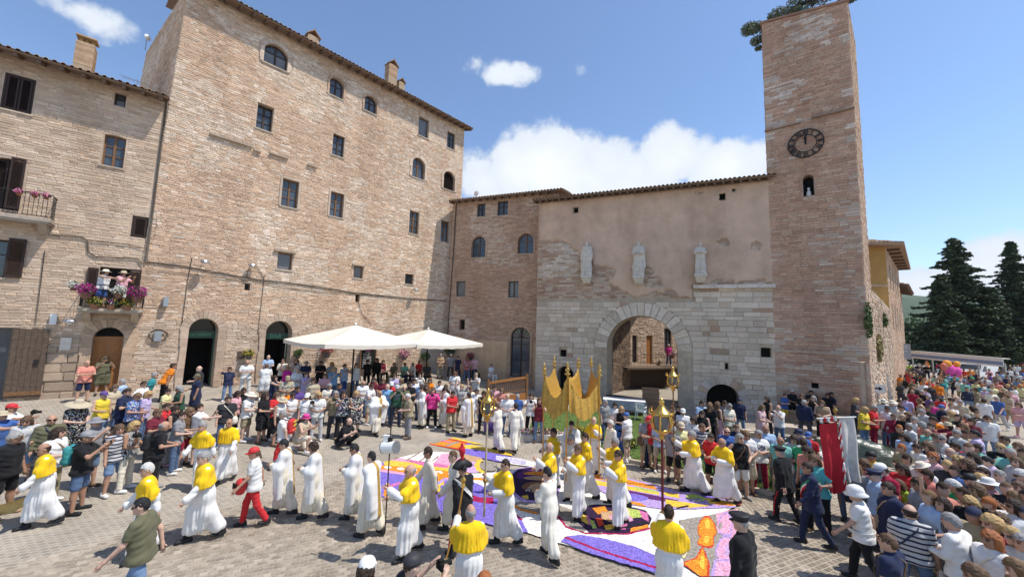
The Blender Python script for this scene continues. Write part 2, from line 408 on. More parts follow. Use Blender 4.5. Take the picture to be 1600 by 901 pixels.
def window(F, o, kind='casement', cols=2, rows=2, wood='wood', glass='glass', fw=.06, name='window', sill=True, label=None):
    """window in an opening of F: frame is the part, panes / shutters / sill are its sub-parts"""
    d = o.get('depth', .3); y0, y1 = d-.10, d-.04
    out, inn = outline(o), outline(inset(o, fw))
    b = MB(); n = len(out)
    vs = [(u, y0, z) for u, z in out]+[(u, y0, z) for u, z in inn]+[(u, y1, z) for u, z in inn]
    fs = [(i, (i+1) % n, (i+1) % n+n, i+n) for i in range(n)]+[(i+n, (i+1) % n+n, (i+1) % n+2*n, i+2*n) for i in range(n)]
    b.add(vs, fs)
    ins = inset(o, fw); u0, u1, z0, z1 = ins['u0'], ins['u1'], ins['z0'], ins['z1']
    W = (u1-u0)/cols; zs = [z0+(z1-z0)*k/rows for k in range(rows+1)]
    if rows == 2: zs[1] = z0+(z1-z0)*.62
    cw = .045
    if kind in ('casement', 'fan'):
        for k in range(1, cols): b.box((u0+k*W-cw, y0-.012, z0), (u0+k*W+cw, y1, z1-.01))
        for z in zs[1:-1]:
            iv = half_at(ins, z)
            if iv: b.box((iv[0], y0-.004, z-.02), (iv[1], y1, z+.02))
    if kind == 'fan':
        uc = (u0+u1)/2; zb = z1-ins['rise']; rad = ins['rise']
        b.box((u0, y0-.02, zb-.05), (u1, y1, zb+.03))
        for k in range(1, 7):
            a = math.pi*k/7; b.tube([(uc, y0, zb), (uc+rad*.97*math.cos(a), y0, zb+rad*.97*math.sin(a))], .014, 4)
    win = b.build(name, M[wood], F.root, label=label)
    if kind == 'shutters':
        for k in range(cols):
            s = MB(); a, c = u0+k*W+.012, u0+(k+1)*W-.012
            s.box((a, y0-.02, z0), (a+.06, y1, z1)); s.box((c-.06, y0-.02, z0), (c, y1, z1)); s.box((a+.06, y0-.02, z0), (c-.06, y1, z0+.07)); s.box((a+.06, y0-.02, z1-.07), (c-.06, y1, z1))
            z = z0+.09
            while z < z1-.1:
                s.add([(a+.06, y0-.012, z), (c-.06, y0-.012, z), (c-.06, y1, z+.042), (a+.06, y1, z+.042), (a+.06, y0-.012, z-.008), (c-.06, y0-.012, z-.008), (c-.06, y1, z+.034), (a+.06, y1, z+.034)],
                      [(0,1,2,3), (7,6,5,4), (0,4,5,1), (3,2,6,7)]); z += .05
            s.build('shutter', M['shutter'], win)
        k = MB(); k.prism(outline(inset(o, .01)), d-.03, d-.02); k.build('backing_board', M['dark'], win)
    elif kind == 'grille':
        k = MB(); k.prism(outline(inset(o, .005)), d-.03, d-.02); k.build('pane', M[glass], win)
        for i in range(1, 5): g = MB(); g.tube([(u0+(u1-u0)*i/5, y0-.03, z0-fw), (u0+(u1-u0)*i/5, y0-.03, z1+fw)], .012, 5); g.build('bar', M['iron'], win)
        g = MB(); g.tube([(u0-fw, y0-.03, (z0+z1)/2), (u1+fw, y0-.03, (z0+z1)/2)], .012, 5); g.build('bar', M['iron'], win)
    elif kind == 'hole':
        k = MB(); k.prism(outline(inset(o, .004)), d-.03, d-.02); k.build('backing_board', M['dark'], win)
    else:
        for k in range(cols):
            for r in range(rows):
                p = clip_poly(outline(ins), u0+k*W, u0+(k+1)*W, zs[r], zs[r+1])
                if len(p) > 2: g = MB(); g.prism(p, y1-.02, y1-.008); g.build('pane', M[glass] if not (isinstance(glass, str) and glass == 'split') else M['glass_pale' if r == 0 else 'glass'], win)
    if sill:
        s = MB(); s.box((o['u0']-.07, -.07, o['z0']-.07), (o['u1']+.07, .1, o['z0']-.004), 0, (.5, .42, .33)); s.build('sill', M['trim'], win)
    return win

def ring_stones(F, o, thick, prot, colf, n=15, name='voussoir', legs=0.0, lw=None):
    """a dressed ring of wedge stones round an arched opening"""
    w = (o['u1']-o['u0'])/2; rise = min(o['rise'], w); rad = (w*w+rise*rise)/(2*rise); cz = o['z1']-rad; uc = (o['u0']+o['u1'])/2; a0 = math.asin(min(1, w/rad))
    for k in range(n):
        b = MB(); aa, ab = a0-2*a0*k/n-.008, a0-2*a0*(k+1)/n+.008
        P = []
        for r in (rad+.004, rad+thick+random.uniform(-.02, .02)*(thick/.4)):
            for a in (aa, (aa+ab)/2, ab): P.append((uc+r*math.sin(a), cz+r*math.cos(a)))
        poly = [P[0], P[3], P[4], P[5], P[2], P[1]][::-1]
        pr = prot+random.uniform(-.008, .008)
        b.prism(poly, -pr, .04, 0, colf(uc, cz)); b.build(name, M['trim'], F.wall)
    if legs > 0:
        z = o['z1']-rise
        while z > o['z0']+.05:
            h = random.uniform(.28, .45); h = min(h, z-o['z0'])
            for s in (-1, 1):
                b = MB(); x = o['u0'] if s < 0 else o['u1']; t = (lw or thick)+random.uniform(-.04, .04)
                b.box((x, -prot-random.uniform(0, .008), z-h+.008), (x+s*t, .05, z), 0, colf(x, z)); b.build('jamb_stone', M['trim'], F.wall)
            z -= h

def surround(F, o, t, pr=.05, col=(.46, .36, .27), name='surround'):
    out, inn = outline(o, t), outline(o, .003)
    n = len(out); b = MB()
    vs = [(u, -pr, z) for u, z in out]+[(u, -pr, z) for u, z in inn]+[(u, .02, z) for u, z in out]
    fs = [(i, (i+1) % n, (i+1) % n+n, i+n) for i in range(n)]+[(i+2*n, (i+1) % n+2*n, (i+1) % n, i) for i in range(n)]
    b.add([(x, y, z) for x, y, z in vs], fs, 0, col)
    # inner return
    b.add([(u, -pr, z) for u, z in inn]+[(u, .03, z) for u, z in inn], [(i, (i+1) % n, (i+1) % n+n, i+n) for i in range(n)], 0, col)
    return b.build(name, M['trim'], F.wall)

def eave_roof(F, u0, u1, zf, over=.7, slope=.32, run=5.0, step=.24, rafters=.62, name='roof', ycut=0.0, flash=None):
    """tiled roof seen from below: boards, rafters, and a row of curved tiles with its open ends showing"""
    b = MB(); z_e = zf-over*slope+.06
    def zz(y): return zf+.06+y*slope
    b.add([(u0, -over, z_e), (u1, -over, z_e), (u1, run, zz(run)), (u0, run, zz(run)), (u0, -over, z_e+.07), (u1, -over, z_e+.07), (u1, run, zz(run)+.07), (u0, run, zz(run)+.07)],
          [(3,2,1,0), (4,5,6,7), (0,1,5,4), (1,2,6,5), (3,0,4,7)], 0, (.26, .17, .11))
    roof = b.build(name, M['tile'], F.root)
    u = u0+.1
    r = MB()
    while u < u1:
        r.add([(u-.06, -over+.06, z_e-.15+.06*slope), (u+.06, -over+.06, z_e-.15+.06*slope), (u+.06, .2, zz(.2)-.15), (u-.06, .2, zz(.2)-.15), (u-.06, -over+.06, z_e+.06*slope-.002), (u+.06, -over+.06, z_e+.06*slope-.002), (u+.06, .2, zz(.2)-.002), (u-.06, .2, zz(.2)-.002)],
              [(3,2,1,0), (0,1,5,4), (1,2,6,5), (3,0,4,7)], 0, (.17, .11, .075)); u += rafters
    r.build('rafters', M['tile'], roof, kind='stuff')
    t = MB(); u = u0+step/2; nseg = 5
    while u < u1:
        y = -over-.07; k = 0
        while y < min(run, 2.2):
            c = random.choice([(.34, .19, .11), (.42, .27, .17), (.28, .17, .11), (.46, .34, .24), (.22, .15, .11), (.36, .22, .14)]); c = tuple(v*random.uniform(.8, 1.1) for v in c)
            ln = .42; ra, rb = step*.36, step*.30; dz = .05+random.uniform(-.012, .012)
            pr = []
            for (yy, rr, lift) in ((y, ra, .035), (y+ln, rb, .0)):
                for q in range(nseg+1):
                    an = math.pi*q/nseg; pr.append((u+rr*math.cos(an), yy, zz(yy)+.03+dz*.3+lift+rr*math.sin(an)))
            for (yy, rr, lift) in ((y, ra-.02, .035),):
                for q in range(nseg+1):
                    an = math.pi*q/nseg; pr.append((u+rr*math.cos(an), yy, zz(yy)+.03+dz*.3+lift+rr*math.sin(an)))
            m0, m1, m2 = 0, nseg+1, 2*nseg+2
            fs = [(m0+q, m0+q+1, m1+q+1, m1+q) for q in range(nseg)]+[(m2+q, m2+q+1, m0+q+1, m0+q) for q in range(nseg)]
            t.add(pr, fs, 0, c); y += .33; k += 1
        # channel tile between two covers
        t.add([(u+step*.3, -over-.05, z_e+.085), (u+step*.7, -over-.05, z_e+.085), (u+step*.7, 2.0, zz(2.0)+.085), (u+step*.3, 2.0, zz(2.0)+.085)], [(0, 1, 2, 3)], 0, (.25, .16, .11))
        u += step
    t.build('tiles', M['tile'], roof, kind='stuff')
    return roof

def pick(*cols):
    c = random.choice(cols); k = random.uniform(.86, 1.12); return (min(.9, c[0]*k*1.09), min(.9, c[1]*k*1.015), min(.9, c[2]*k*.965))
def noise2(u, z, s, o=0): return mnoise.noise(Vector((u*s+o, z*s*1.3, o*1.7)))

def text_mesh(cu, m):
    o = bpy.data.objects.new('text', cu); COL.objects.link(o); bpy.context.view_layer.update()
    me = bpy.data.meshes.new_from_object(o.evaluated_get(bpy.context.evaluated_depsgraph_get())); bpy.data.objects.remove(o); bpy.data.curves.remove(cu)
    me.materials.clear(); me.materials.append(m); return me
def gutter_pipe(name, pts, r, label, m='iron'):
    b = MB(); b.tube(pts, r, 8); b.smooth = True; return b.build(name, M[m], label=label, cat='drainpipe')

# ------------------------------------------------------------------ the tall stone palazzo
HB = 42.0
BIG = Facade('stone_palazzo', (-17.5, 17.7, 0), HB, 'tall five-storey pale stone palazzo with irregular small windows beside the umbrellas', 'building', M['mortar_warm'])
bl = BIG.px(716, 420)[0]; ZB = (BIG.px(742, 205, .7)[1]+BIG.px(370, 2, .7)[1])/2+.12
def addw(F, r, rise=0, depth=.28, **kw):
    u0, u1, z0, z1 = F.rect(*r); o = dict(u0=u0, u1=u1, z0=z0, z1=z1, rise=(min(rise, (u1-u0)/2) if rise < 9 else (u1-u0)/2), depth=depth, **kw); F.open.append(o); return o
bw = [(addw(BIG, (412, 71, 450.5, 105), .42, clear=.3), dict(cols=2, rows=2, wood='wood_dark', glass='split')),
      (addw(BIG, (514.6, 123, 537.3, 152), .3, clear=.16), dict(cols=2, rows=2, wood='wood_dark')),
      (addw(BIG, (569, 150.5, 589, 176), .3, clear=.16), dict(cols=2, rows=2, wood='wood_dark')),
      (addw(BIG, (401, 164, 427, 204), 0, .4), dict(cols=2, rows=3, wood='wood_dark')),
      (addw(BIG, (519.6, 211, 538, 244.5), 0), dict(cols=2, rows=3, wood='wood_dark')),
      (addw(BIG, (654, 184.5, 670, 214.5), 0), dict(cols=1, rows=1, glass='glass_pale', wood='wood_grey')),
      (addw(BIG, (698.7, 207, 711, 233), 0), dict(cols=2, rows=3, wood='wood_dark')),
      (addw(BIG, (643.8, 247, 663.8, 279), 9, clear=.2), dict(cols=2, rows=2, wood='wood')),
      (addw(BIG, (692.7, 268, 710.4, 297), 9, clear=.2), dict(kind='shutters', cols=1)),
      (addw(BIG, (440, 281, 466, 324), 0, clear=.12), dict(cols=2, rows=3, wood='wood')),
      (addw(BIG, (515.5, 301, 536.5, 339), 0, clear=.12), dict(cols=2, rows=3, wood='wood')),
      (addw(BIG, (639.6, 330, 654.5, 365.5), 0), dict(cols=2, rows=3, wood='wood')),
      (addw(BIG, (689, 345, 701.7, 378), 0), dict(cols=2, rows=3, wood='wood')),
      (addw(BIG, (433.6, 395, 456.7, 421.5), 0), dict(cols=1, rows=1, glass='glass_pale', wood='wood')),
      (addw(BIG, (552.6, 415.5, 567.5, 434.5), 0), dict(cols=1, rows=1, glass='glass_pale', wood='wood')),
      (addw(BIG, (633, 428, 646, 444), 0), dict(kind='grille')),
      (addw(BIG, (382, 443, 391, 453.5), 0), dict(kind='grille', sill=False)),
      (addw(BIG, (555.5, 459, 562, 472), 0), dict(kind='hole', sill=False))]
d1 = addw(BIG, (289, 497, 337, 611), 9, .75, clear=.36); d2 = addw(BIG, (412, 501, 453, 606), 9, .75, clear=.36)
for q in (d1, d2): q['z0'] = gz(*BIG.world((q['u0']+q['u1'])/2, 0)[:2])-.02
build_wall(BIG, [(0, -.4), (bl, -.4), (bl, ZB), (0, ZB)])
def big_col(u, z):
    n = noise2(u, z, .22, 3)+.5*noise2(u, z, .7, 9)
    pale = n > .12 and z > 6 or (u > 12 and random.random() < .5)
    if z < 4.3: return pick((.54, .43, .325), (.58, .48, .38), (.50, .39, .29), (.62, .53, .43))
    if pale: return pick((.69, .60, .49), (.73, .65, .55), (.64, .54, .42), (.62, .49, .37))
    if random.random() < .1: return pick((.70, .62, .52))
    return pick((.62, .48, .355), (.59, .45, .33), (.64, .51, .39), (.57, .44, .33), (.63, .48, .35))
masonry(BIG, 0.0, bl, -.3, ZB-.1, (.065, .125), (.15, .48), big_col, grow=.03)
for o, kw in bw:
    window(BIG, o, **kw)
for o in (bw[0][0], bw[7][0], bw[8][0]): ring_stones(BIG, o, .26, .06, lambda u, z: pick((.55, .46, .37), (.6, .52, .43)), 11, legs=1, lw=.2)
for o in (bw[1][0], bw[2][0]): ring_stones(BIG, o, .15, .05, lambda u, z: pick((.50, .37, .27)), 9, legs=1, lw=.13)
for o in (bw[9][0], bw[10][0]): surround(BIG, o, .12, .05, (.52, .41, .31))
for o in (d1, d2): ring_stones(BIG, o, .36, .07, lambda u, z: pick((.46, .36, .28), (.50, .41, .32)), 13, legs=1, lw=.3)
def bar_door(o, text):
    """glazed shop entrance: lunette, green fascia with lettering and a dark room behind"""
    u0, u1, z0, z1 = o['u0'], o['u1'], o['z0'], o['z1']; d = .55; zs = z1-o['rise']-.05
    b = MB(); b.box((u0, d, zs-.35), (u1, d+.06, zs)); b.box((u0, d, z0), (u0+.07, d+.06, zs-.35)); b.box((u1-.07, d, z0), (u1, d+.06, zs-.35))
    dr = b.build('door', M['shop_green'], BIG.root)
    g = MB(); g.prism(clip_poly(outline(inset(o, .02)), u0, u1, zs+.002, z1), d+.01, d+.03); g.build('lunette_pane', M['dark_glass'], dr)
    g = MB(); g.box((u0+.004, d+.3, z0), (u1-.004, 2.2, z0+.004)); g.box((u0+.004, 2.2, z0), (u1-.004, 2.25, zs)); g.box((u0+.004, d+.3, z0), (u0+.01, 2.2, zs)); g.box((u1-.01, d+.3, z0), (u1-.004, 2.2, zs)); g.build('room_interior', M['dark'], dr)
    if text:
        cu = bpy.data.curves.new('lettering', 'FONT'); cu.body = text; cu.size = .34 if len(text) < 5 else .15; cu.align_x = 'CENTER'; cu.align_y = 'CENTER'; cu.extrude = .006
        t = link('lettering', text_mesh(cu, M['letter_green']), dr, ((u0+u1)/2, d-.012, zs-.175)); t.rotation_euler = (R(90), 0, 0)
M['dark_glass'] = mat('dark_glass', (.015, .018, .018), rough=.12)
M['shop_green'] = mat('shop_green', (.055, .11, .07), rough=.4, nscale=3)
M['letter_green'] = mat('letter_green', (.16, .42, .24), rough=.4)
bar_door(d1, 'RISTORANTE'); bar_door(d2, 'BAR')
BIG.root.children[0]
for c in BIG.root.children:
    pass
eave_roof(BIG, .2, bl+.35, ZB, over=.75, slope=.30, run=6)
# side walls of the palazzo, their own courses on the street end
def side_wall(F, u, dirx, diry, ln, z0, z1, colf, sgn, hr=(.09, .16), wr=(.2, .5), base=0.0):
    """a return wall from (u,0) along (dirx,diry) in the facade's own axes, stones on its outer face"""
    b = MB(); nx, ny = (-diry*sgn, dirx*sgn)
    P = lambda t, z, o=0: (u+dirx*t+nx*o, diry*t+ny*o, z)
    b.add([P(0, z0), P(ln, z0), P(ln, z1), P(0, z1)], [(0, 1, 2, 3)])
    w = b.build('side_wall', F.mortar, F.root)
    s = MB(); z = base
    while z < z1:
        h = random.uniform(*hr); t = 0
        while t < ln:
            wd = random.uniform(*wr); q = .012; d = random.uniform(.012, .035)
            s.add([P(t, z+q), P(t+wd-q, z+q), P(t+wd-q, z+h), P(t, z+h), P(t+.012, z+q+.012, d), P(t+wd-q-.012, z+q+.012, d), P(t+wd-q-.012, z+h-.012, d), P(t+.012, z+h-.012, d)],
                  [(4,5,6,7), (0,1,5,4), (1,2,6,5), (2,3,7,6), (3,0,4,7)], 0, colf(t, z)); t += wd
        z += h
    s.build('stonework', M['stone'], w, kind='stuff'); return w
_th = R(-19)
side_wall(BIG, 0, -math.sin(R(7)), math.cos(R(7)), 9, -.4, ZB, big_col, 1, base=6)
side_wall(BIG, bl, 0.05, 1, 8, -.4, ZB, big_col, -1, base=8)
# protruding stone string-ledges, wooden lintels
for (xa, ya, xb, yb) in ((321, 206, 394, 231), (396, 234, 407, 238), (421, 238, 450, 249), (480, 256, 495, 263), (428, 391, 462, 394), (550, 413, 570, 415)):
    a, za = BIG.px(xa, ya); c, zc = BIG.px(xb, yb); z = (za+zc)/2
    b = MB(); b.box((a, -.16, z-.06), (c, .05, z+.05), 0, (.42, .33, .25)); b.build('stone_ledge', M['trim'], BIG.wall)
# chimneys on the palazzo roof
def chimney(F, px, py, w, h, label, out=-1.5, cap=True):
    u, z = F.px(px, py, out)
    b = MB(); b.box((u-w/2, -out-.3, z-1.5), (u+w/2, -out+.3, z+h), 0, (.42, .32, .22)); ch = b.build('chimney', M['trim'], F.root)
    for k in range(int((h+.2)/.09)):
        c = MB(); zz = z-.2+k*.09; c.box((u-w/2-.012, -out-.312, zz), (u+w/2+.012, -out+.312, zz+.076), 0, pick((.46, .35, .24), (.4, .29, .2))); c.build('brick', M['trim'], ch)
    if cap:
        c = MB()
        for s in (-1, 1):
            c.add([(u+s*w*.62, -out-.4, z+h), (u+s*w*.62, -out+.4, z+h), (u-s*.03, -out+.4, z+h+w*.62), (u-s*.03, -out-.4, z+h+w*.62), (u+s*w*.62, -out-.4, z+h-.06), (u+s*w*.62, -out+.4, z+h-.06), (u-s*.03, -out+.4, z+h+w*.62-.07), (u-s*.03, -out-.4, z+h+w*.62-.07)],
                  [(0,1,2,3), (7,6,5,4), (0,3,7,4), (1,5,6,2), (0,4,5,1), (3,2,6,7)], 0, (.36, .24, .16))
        c.build('cap_tile', M['trim'], ch)
    return ch
chimney(BIG, 611, 118, .72, .75, ''); chimney(BIG, 625, 131, .5, .05, ''); chimney(BIG, 488, 57, .7, -.12, '')

# the palazzo's free corner leans in slightly towards the top
def batter(x, z): return x+.030*max(0, z)*max(0, 1-max(x, -8)/3.2) if x < 3.2 else x
for o in [BIG.wall]+list(BIG.wall.children)+[c for c in BIG.root.children if c.name.startswith('side_wall')]+[g for c in BIG.root.children if c.name.startswith(('side_wall', 'verge')) for g in list(c.children)+[c]]:
    if o.get('bt'): continue
    o['bt'] = 1
    if o.data in UNIT: o.location.x = batter(o.location.x, o.location.z)
    elif o.type == 'MESH':
        n_ = len(o.data.vertices); co = np.empty(n_*3, np.float32); o.data.vertices.foreach_get('co', co); co = co.reshape(-1, 3)
        co[:, 0] = [batter(x, z) for x, y, z in co]; o.data.vertices.foreach_set('co', co.ravel()); o.data.update()
    del o['bt']

# ------------------------------------------------------------------ town house on the left
hh = 50.0; HL = 9.0
HOUSE = Facade('town_house', (-17.5-.03-HL*math.sin(R(hh)), 17.7-HL*math.cos(R(hh)), 0), hh, 'rendered stone town house with brown shutters and a flower balcony', 'building', M['mortar_warm'])
ZH = (HOUSE.px(262, 152, .5)[1]+HOUSE.px(0, 72, .5)[1])/2
hw = [(addw(HOUSE, (3, 118, 54, 175), 0, .12), dict(kind='shutters', cols=2, wood='wood_dark')),
      (addw(HOUSE, (178.5, 146, 197, 166.5), 0), dict(cols=1, rows=2, wood='wood_dark', glass='split', sill=False)),
      (addw(HOUSE, (160.5, 211, 195.5, 261), .05), dict(cols=2, rows=3, wood='wood')),
      (addw(HOUSE, (-22, 246, 36, 327), .15), dict(kind='shutters', cols=2, wood='wood_dark', sill=False)),
      (addw(HOUSE, (205, 338, 232, 371.5), 0, .14), dict(kind='shutters', cols=1, wood='wood_dark', sill=False)),
      (addw(HOUSE, (-45, 372, 10, 432), 0), dict(cols=2, rows=2, wood='wood_dark')),
      (addw(HOUSE, (152, 418, 201, 482), 0), dict(kind='hole', wood='wood_dark', sill=False))]
hd = addw(HOUSE, (141, 511, 188, 610), 9, .3, clear=.36); hg = addw(HOUSE, (-60, 511, 18, 617), 0, .35)
hd['z0'] = gz(*HOUSE.world(hd['u0'], 0)[:2])+.12; hg['z0'] = gz(*HOUSE.world(hg['u1'], 0)[:2])+.02
build_wall(HOUSE, [(0, -.4), (HL-.005, -.4), (HL-.005, ZH), (0, ZH)])
def house_col(u, z):
    if z < 3.6: return pick((.46, .37, .28), (.40, .32, .24), (.36, .29, .22), (.52, .43, .33))
    return pick((.53, .42, .32), (.56, .46, .36), (.58, .49, .39), (.51, .41, .31), (.56, .45, .34))
masonry(HOUSE, 0, HL-.02, 3.4, ZH-.1, (.08, .15), (.18, .55), house_col, prot=(.006, .022), gap=.02, grow=.06)
masonry(HOUSE, 0, HL-.02, -.2, 3.4, (.26, .46), (.4, .95), house_col, prot=(.02, .07), gap=.025, grow=.03, ind=60)
for o, kw in hw: window(HOUSE, o, **kw)
ring_stones(HOUSE, hd, .36, .08, lambda u, z: pick((.47, .36, .26), (.43, .33, .24)), 11, legs=1, lw=.34)
eave_roof(HOUSE, -.2, HL+.42, ZH, over=.85, slope=.3, run=6)
def panel_door(F, o, wood):
    u0, u1, z0, z1 = o['u0'], o['u1'], o['z0'], o['z1']; zs = z1-o['rise']; d = .2; um = (u0+u1)/2
    b = MB(); b.box((u0, d, zs-.05), (u1, d+.06, zs+.05)); dr = b.build('door', M[wood], F.root)
    for (a, c) in ((u0+.01, um-.006), (um+.006, u1-.01)):
        l = MB(); l.box((a, d+.01, z0), (c, d+.05, zs-.06))
        for (p, q) in ((.06, .34), (.40, .68), (.74, .95)):
            za, zb = z0+(zs-z0)*p, z0+(zs-z0)*q; l.box((a+.09, d-.012, za), (c-.09, d+.012, zb))
        l.build('leaf', M[wood], dr)
    g = MB(); g.prism(clip_poly(outline(inset(o, .01)), u0, u1, zs+.055, z1), d+.03, d+.045); fp = g.build('fanlight', M['dark'], dr)
    rad = o['rise']-.03
    g = MB()
    for k in range(9):
        a = math.pi*k/8; g.tube([(um, d+.01, zs+.06), (um+rad*.95*math.cos(a), d+.01, zs+.055+rad*.93*math.sin(a))], .012, 4)
    for rr in (.45, .75): g.tube([(um+rad*rr*math.cos(math.pi*k/10), d+.005, zs+.06+rad*rr*math.sin(math.pi*k/10)) for k in range(11)], .01, 4)
    g.build('fanlight_bars', M['iron'], dr)
    return dr
panel_door(HOUSE, hd, 'wood_orange')
# garage: dark opening with its big board shutter folded against the wall
g = MB(); g.box((hg['u0'], .34, hg['z0']), (hg['u1'], .36, hg['z1'])); g.build('shop_window', M['glass'], HOUSE.root)
su0, sz0 = HOUSE.px(13, 565)[0], gz(*HOUSE.world(HOUSE.px(40, 600)[0], 0)[:2])+.06; su1 = HOUSE.px(72, 565)[0]; sz1 = HOUSE.px(40, 512)[1]
g = MB(); g.box((su0, -.10, sz0+.12), (su0+.03, -.07, sz1)); sh = g.build('board_shutter', M['wood_grey'], HOUSE.root, label='big weathered board shutter folded open')
nb = 6
for k in range(nb):
    a = su0+.03+(su1-su0-.03)*k/nb; c = su0+.03+(su1-su0-.03)*(k+1)/nb
    p = MB(); p.box((a+.004, -.125+.006*(k % 2), sz0), (c-.004, -.075, sz1-.02*(k % 3)), 0, (1, 1, 1)); p.build('plank', M['wood_grey'], sh)
p = MB(); p.box((su0+.03, -.15, sz0+.12), (su1, -.128, sz0+.28)); p.build('batten', M['wood'], sh)
p = MB(); p.box((su0+.7*(su1-su0), -.17, (sz0+sz1)/2-.1), (su0+.82*(su1-su0), -.128, (sz0+sz1)/2+.13)); p.build('lock', M['iron'], sh)
# open shutter leaves lying against the wall
def open_leaf(F, r, out=.06, name='open_shutter'):
    u0, u1, z0, z1 = F.rect(*r); s = MB(); y0, y1 = -out-.045, -out
    s.box((u0, y0, z0), (u0+.06, y1, z1)); s.box((u1-.06, y0, z0), (u1, y1, z1)); s.box((u0+.06, y0, z0), (u1-.06, y1, z0+.08)); s.box((u0+.06, y0, z1-.08), (u1-.06, y1, z1))
    z = z0+.1
    while z < z1-.1:
        s.add([(u0+.06, y0, z), (u1-.06, y0, z), (u1-.06, y1, z+.04), (u0+.06, y1, z+.04)], [(0, 1, 2, 3)]); z += .045
    return s.build(name, M['shutter'], F.root)
open_leaf(HOUSE, (11, 373, 39, 434)); open_leaf(HOUSE, (135, 418, 152, 468)); open_leaf(HOUSE, (201, 421, 219, 470)); open_leaf(HOUSE, (13, 247, 37, 327))
chimney(HOUSE, 132, 100, .58, .9, '', out=-1.2, cap=False)
u, z = HOUSE.px(132, 100, -1.2)
for k in range(3):
    b = MB(); b.lathe([(.08, 0), (.085, .05), (.08, .2), (.07, .24)], 10, (u-.18+k*.18, 1.2, z+.9+.003), 0, (.52, .33, .15)); b.build('chimney_pot', M['trim'], HOUSE.root)
b = MB(); b.box((u-.34, .88, z+1.15), (u+.34, 1.52, z+1.21), 0, (.45, .33, .2)); b.build('chimney_cap', M['trim'], HOUSE.root)

for o in [HOUSE.wall]+list(HOUSE.wall.children):   # the house fills the lean of the palazzo corner
    fx = lambda x, z: x+.030*max(0, z)*min(1, max(0, (x-HL+.16)/.16))
    if o.data in UNIT: o.location.x = fx(o.location.x, o.location.z)
    elif o.type == 'MESH':
        n_ = len(o.data.vertices); co = np.empty(n_*3, np.float32); o.data.vertices.foreach_get('co', co); co = co.reshape(-1, 3); co[:, 0] = [fx(x, z) for x, y, z in co]; o.data.vertices.foreach_set('co', co.ravel()); o.data.update()
# balconies
def balcony(F, ua, ub, zs, dep, rail, name='balcony', slabcol=(.46, .38, .29), brackets=True, step=.12):
    b = MB(); b.box((ua, -dep, zs-.12), (ub, -.02, zs), 0, slabcol); b.box((ua+.05, -dep+.05, zs-.2), (ub-.05, -.02, zs-.122), 0, slabcol)
    bal = b.build(name, M['trim'], F.root)
    if brackets:
        for x in (ua+.25, ub-.25):
            p = MB(); p.add([(x-.12, -.02, zs-.2), (x+.12, -.02, zs-.2), (x+.12, -dep*.8, zs-.2), (x-.12, -dep*.8, zs-.2), (x-.12, -.02, zs-.62), (x+.12, -.02, zs-.62), (x+.12, -dep*.35, zs-.5), (x-.12, -dep*.35, zs-.5)],
                            [(0,1,5,4), (1,2,6,5), (2,3,7,6), (3,0,4,7), (4,5,6,7)], 0, slabcol); p.build('bracket', M['trim'], bal)
    yr = -dep+.06
    r = MB(); r.tube([(ua+.04, -.03, zs+rail), (ua+.04, yr, zs+rail), (ub-.04, yr, zs+rail), (ub-.04, -.03, zs+rail)], .02, 6); r.tube([(ua+.04, -.03, zs+.08), (ua+.04, yr, zs+.08), (ub-.04, yr, zs+.08), (ub-.04, -.03, zs+.08)], .014, 5)
    r.build('rail', M['iron'], bal)
    x = ua+.1
    while x < ub-.06:
        q = MB(); q.tube([(x, yr, zs+.08), (x, yr, zs+rail)], .009, 4, cap=False); q.build('baluster', M['iron'], bal); x += step
    for x in (ua+.04, ub-.04):
        y = yr+step
        while y < -.06: q = MB(); q.tube([(x, y, zs+.08), (x, y, zs+rail)], .009, 4, cap=False); q.build('baluster', M['iron'], bal); y += step
    return bal
ua, zs = HOUSE.px(120, 480, .8); ub, _z = HOUSE.px(222, 489, .8); ZBAL = zs
BAL1 = (ua, ub, zs, .85); balcony(HOUSE, ua, ub, zs, .85, 1.0)
ua2, _ = HOUSE.px(-70, 330, .8); ub2, zs2 = HOUSE.px(79, 343, .8); BAL2 = (ua2, ub2, zs2, .8); balcony(HOUSE, ua2, ub2, zs2, .8, 1.0, slabcol=(.4, .34, .28))
# ------------------------------------------------------------------ brick-and-stone house between palazzo and gate
BRI = Facade('brick_house', (-5.2, 30.6, 0), 111.5, 'reddish stone house with arched windows between the palazzo and the gate', 'building', M['mortar_red'])
br_ = BRI.px(846, 450)[0]; bl0 = BRI.px(702, 450)[0]
ZR = (BRI.px(715, 313, .4)[1]+BRI.px(867, 298, .4)[1])/2
rw = [(addw(BRI, (745.5, 318, 758, 338.5)), dict(cols=2, rows=2, wood='wood_dark')), (addw(BRI, (777.5, 314, 793.5, 336.5)), dict(cols=2, rows=2, wood='wood_dark')),
      (addw(BRI, (737, 369, 759, 402), 9, clear=.14), dict(cols=2, rows=2, wood='wood_grey')), (addw(BRI, (809, 364.5, 834, 396), 9, clear=.14), dict(cols=2, rows=2, wood='wood')),
      (addw(BRI, (712.5, 439, 727, 463)), dict(cols=1, rows=1, wood='wood_grey', glass='glass_pale')), (addw(BRI, (794, 439, 810, 465)), dict(cols=2, rows=1, wood='wood_grey', glass='glass_pale')),
      (addw(BRI, (717.5, 499, 726, 515)), dict(kind='hole', sill=False))]
rd = addw(BRI, (797.5, 511, 828, 590), 9, .3, clear=.22); rd['z0'] = .9
build_wall(BRI, [(bl0, -.4), (br_+1.2, -.4), (br_+1.2, ZR), (bl0, ZR)])
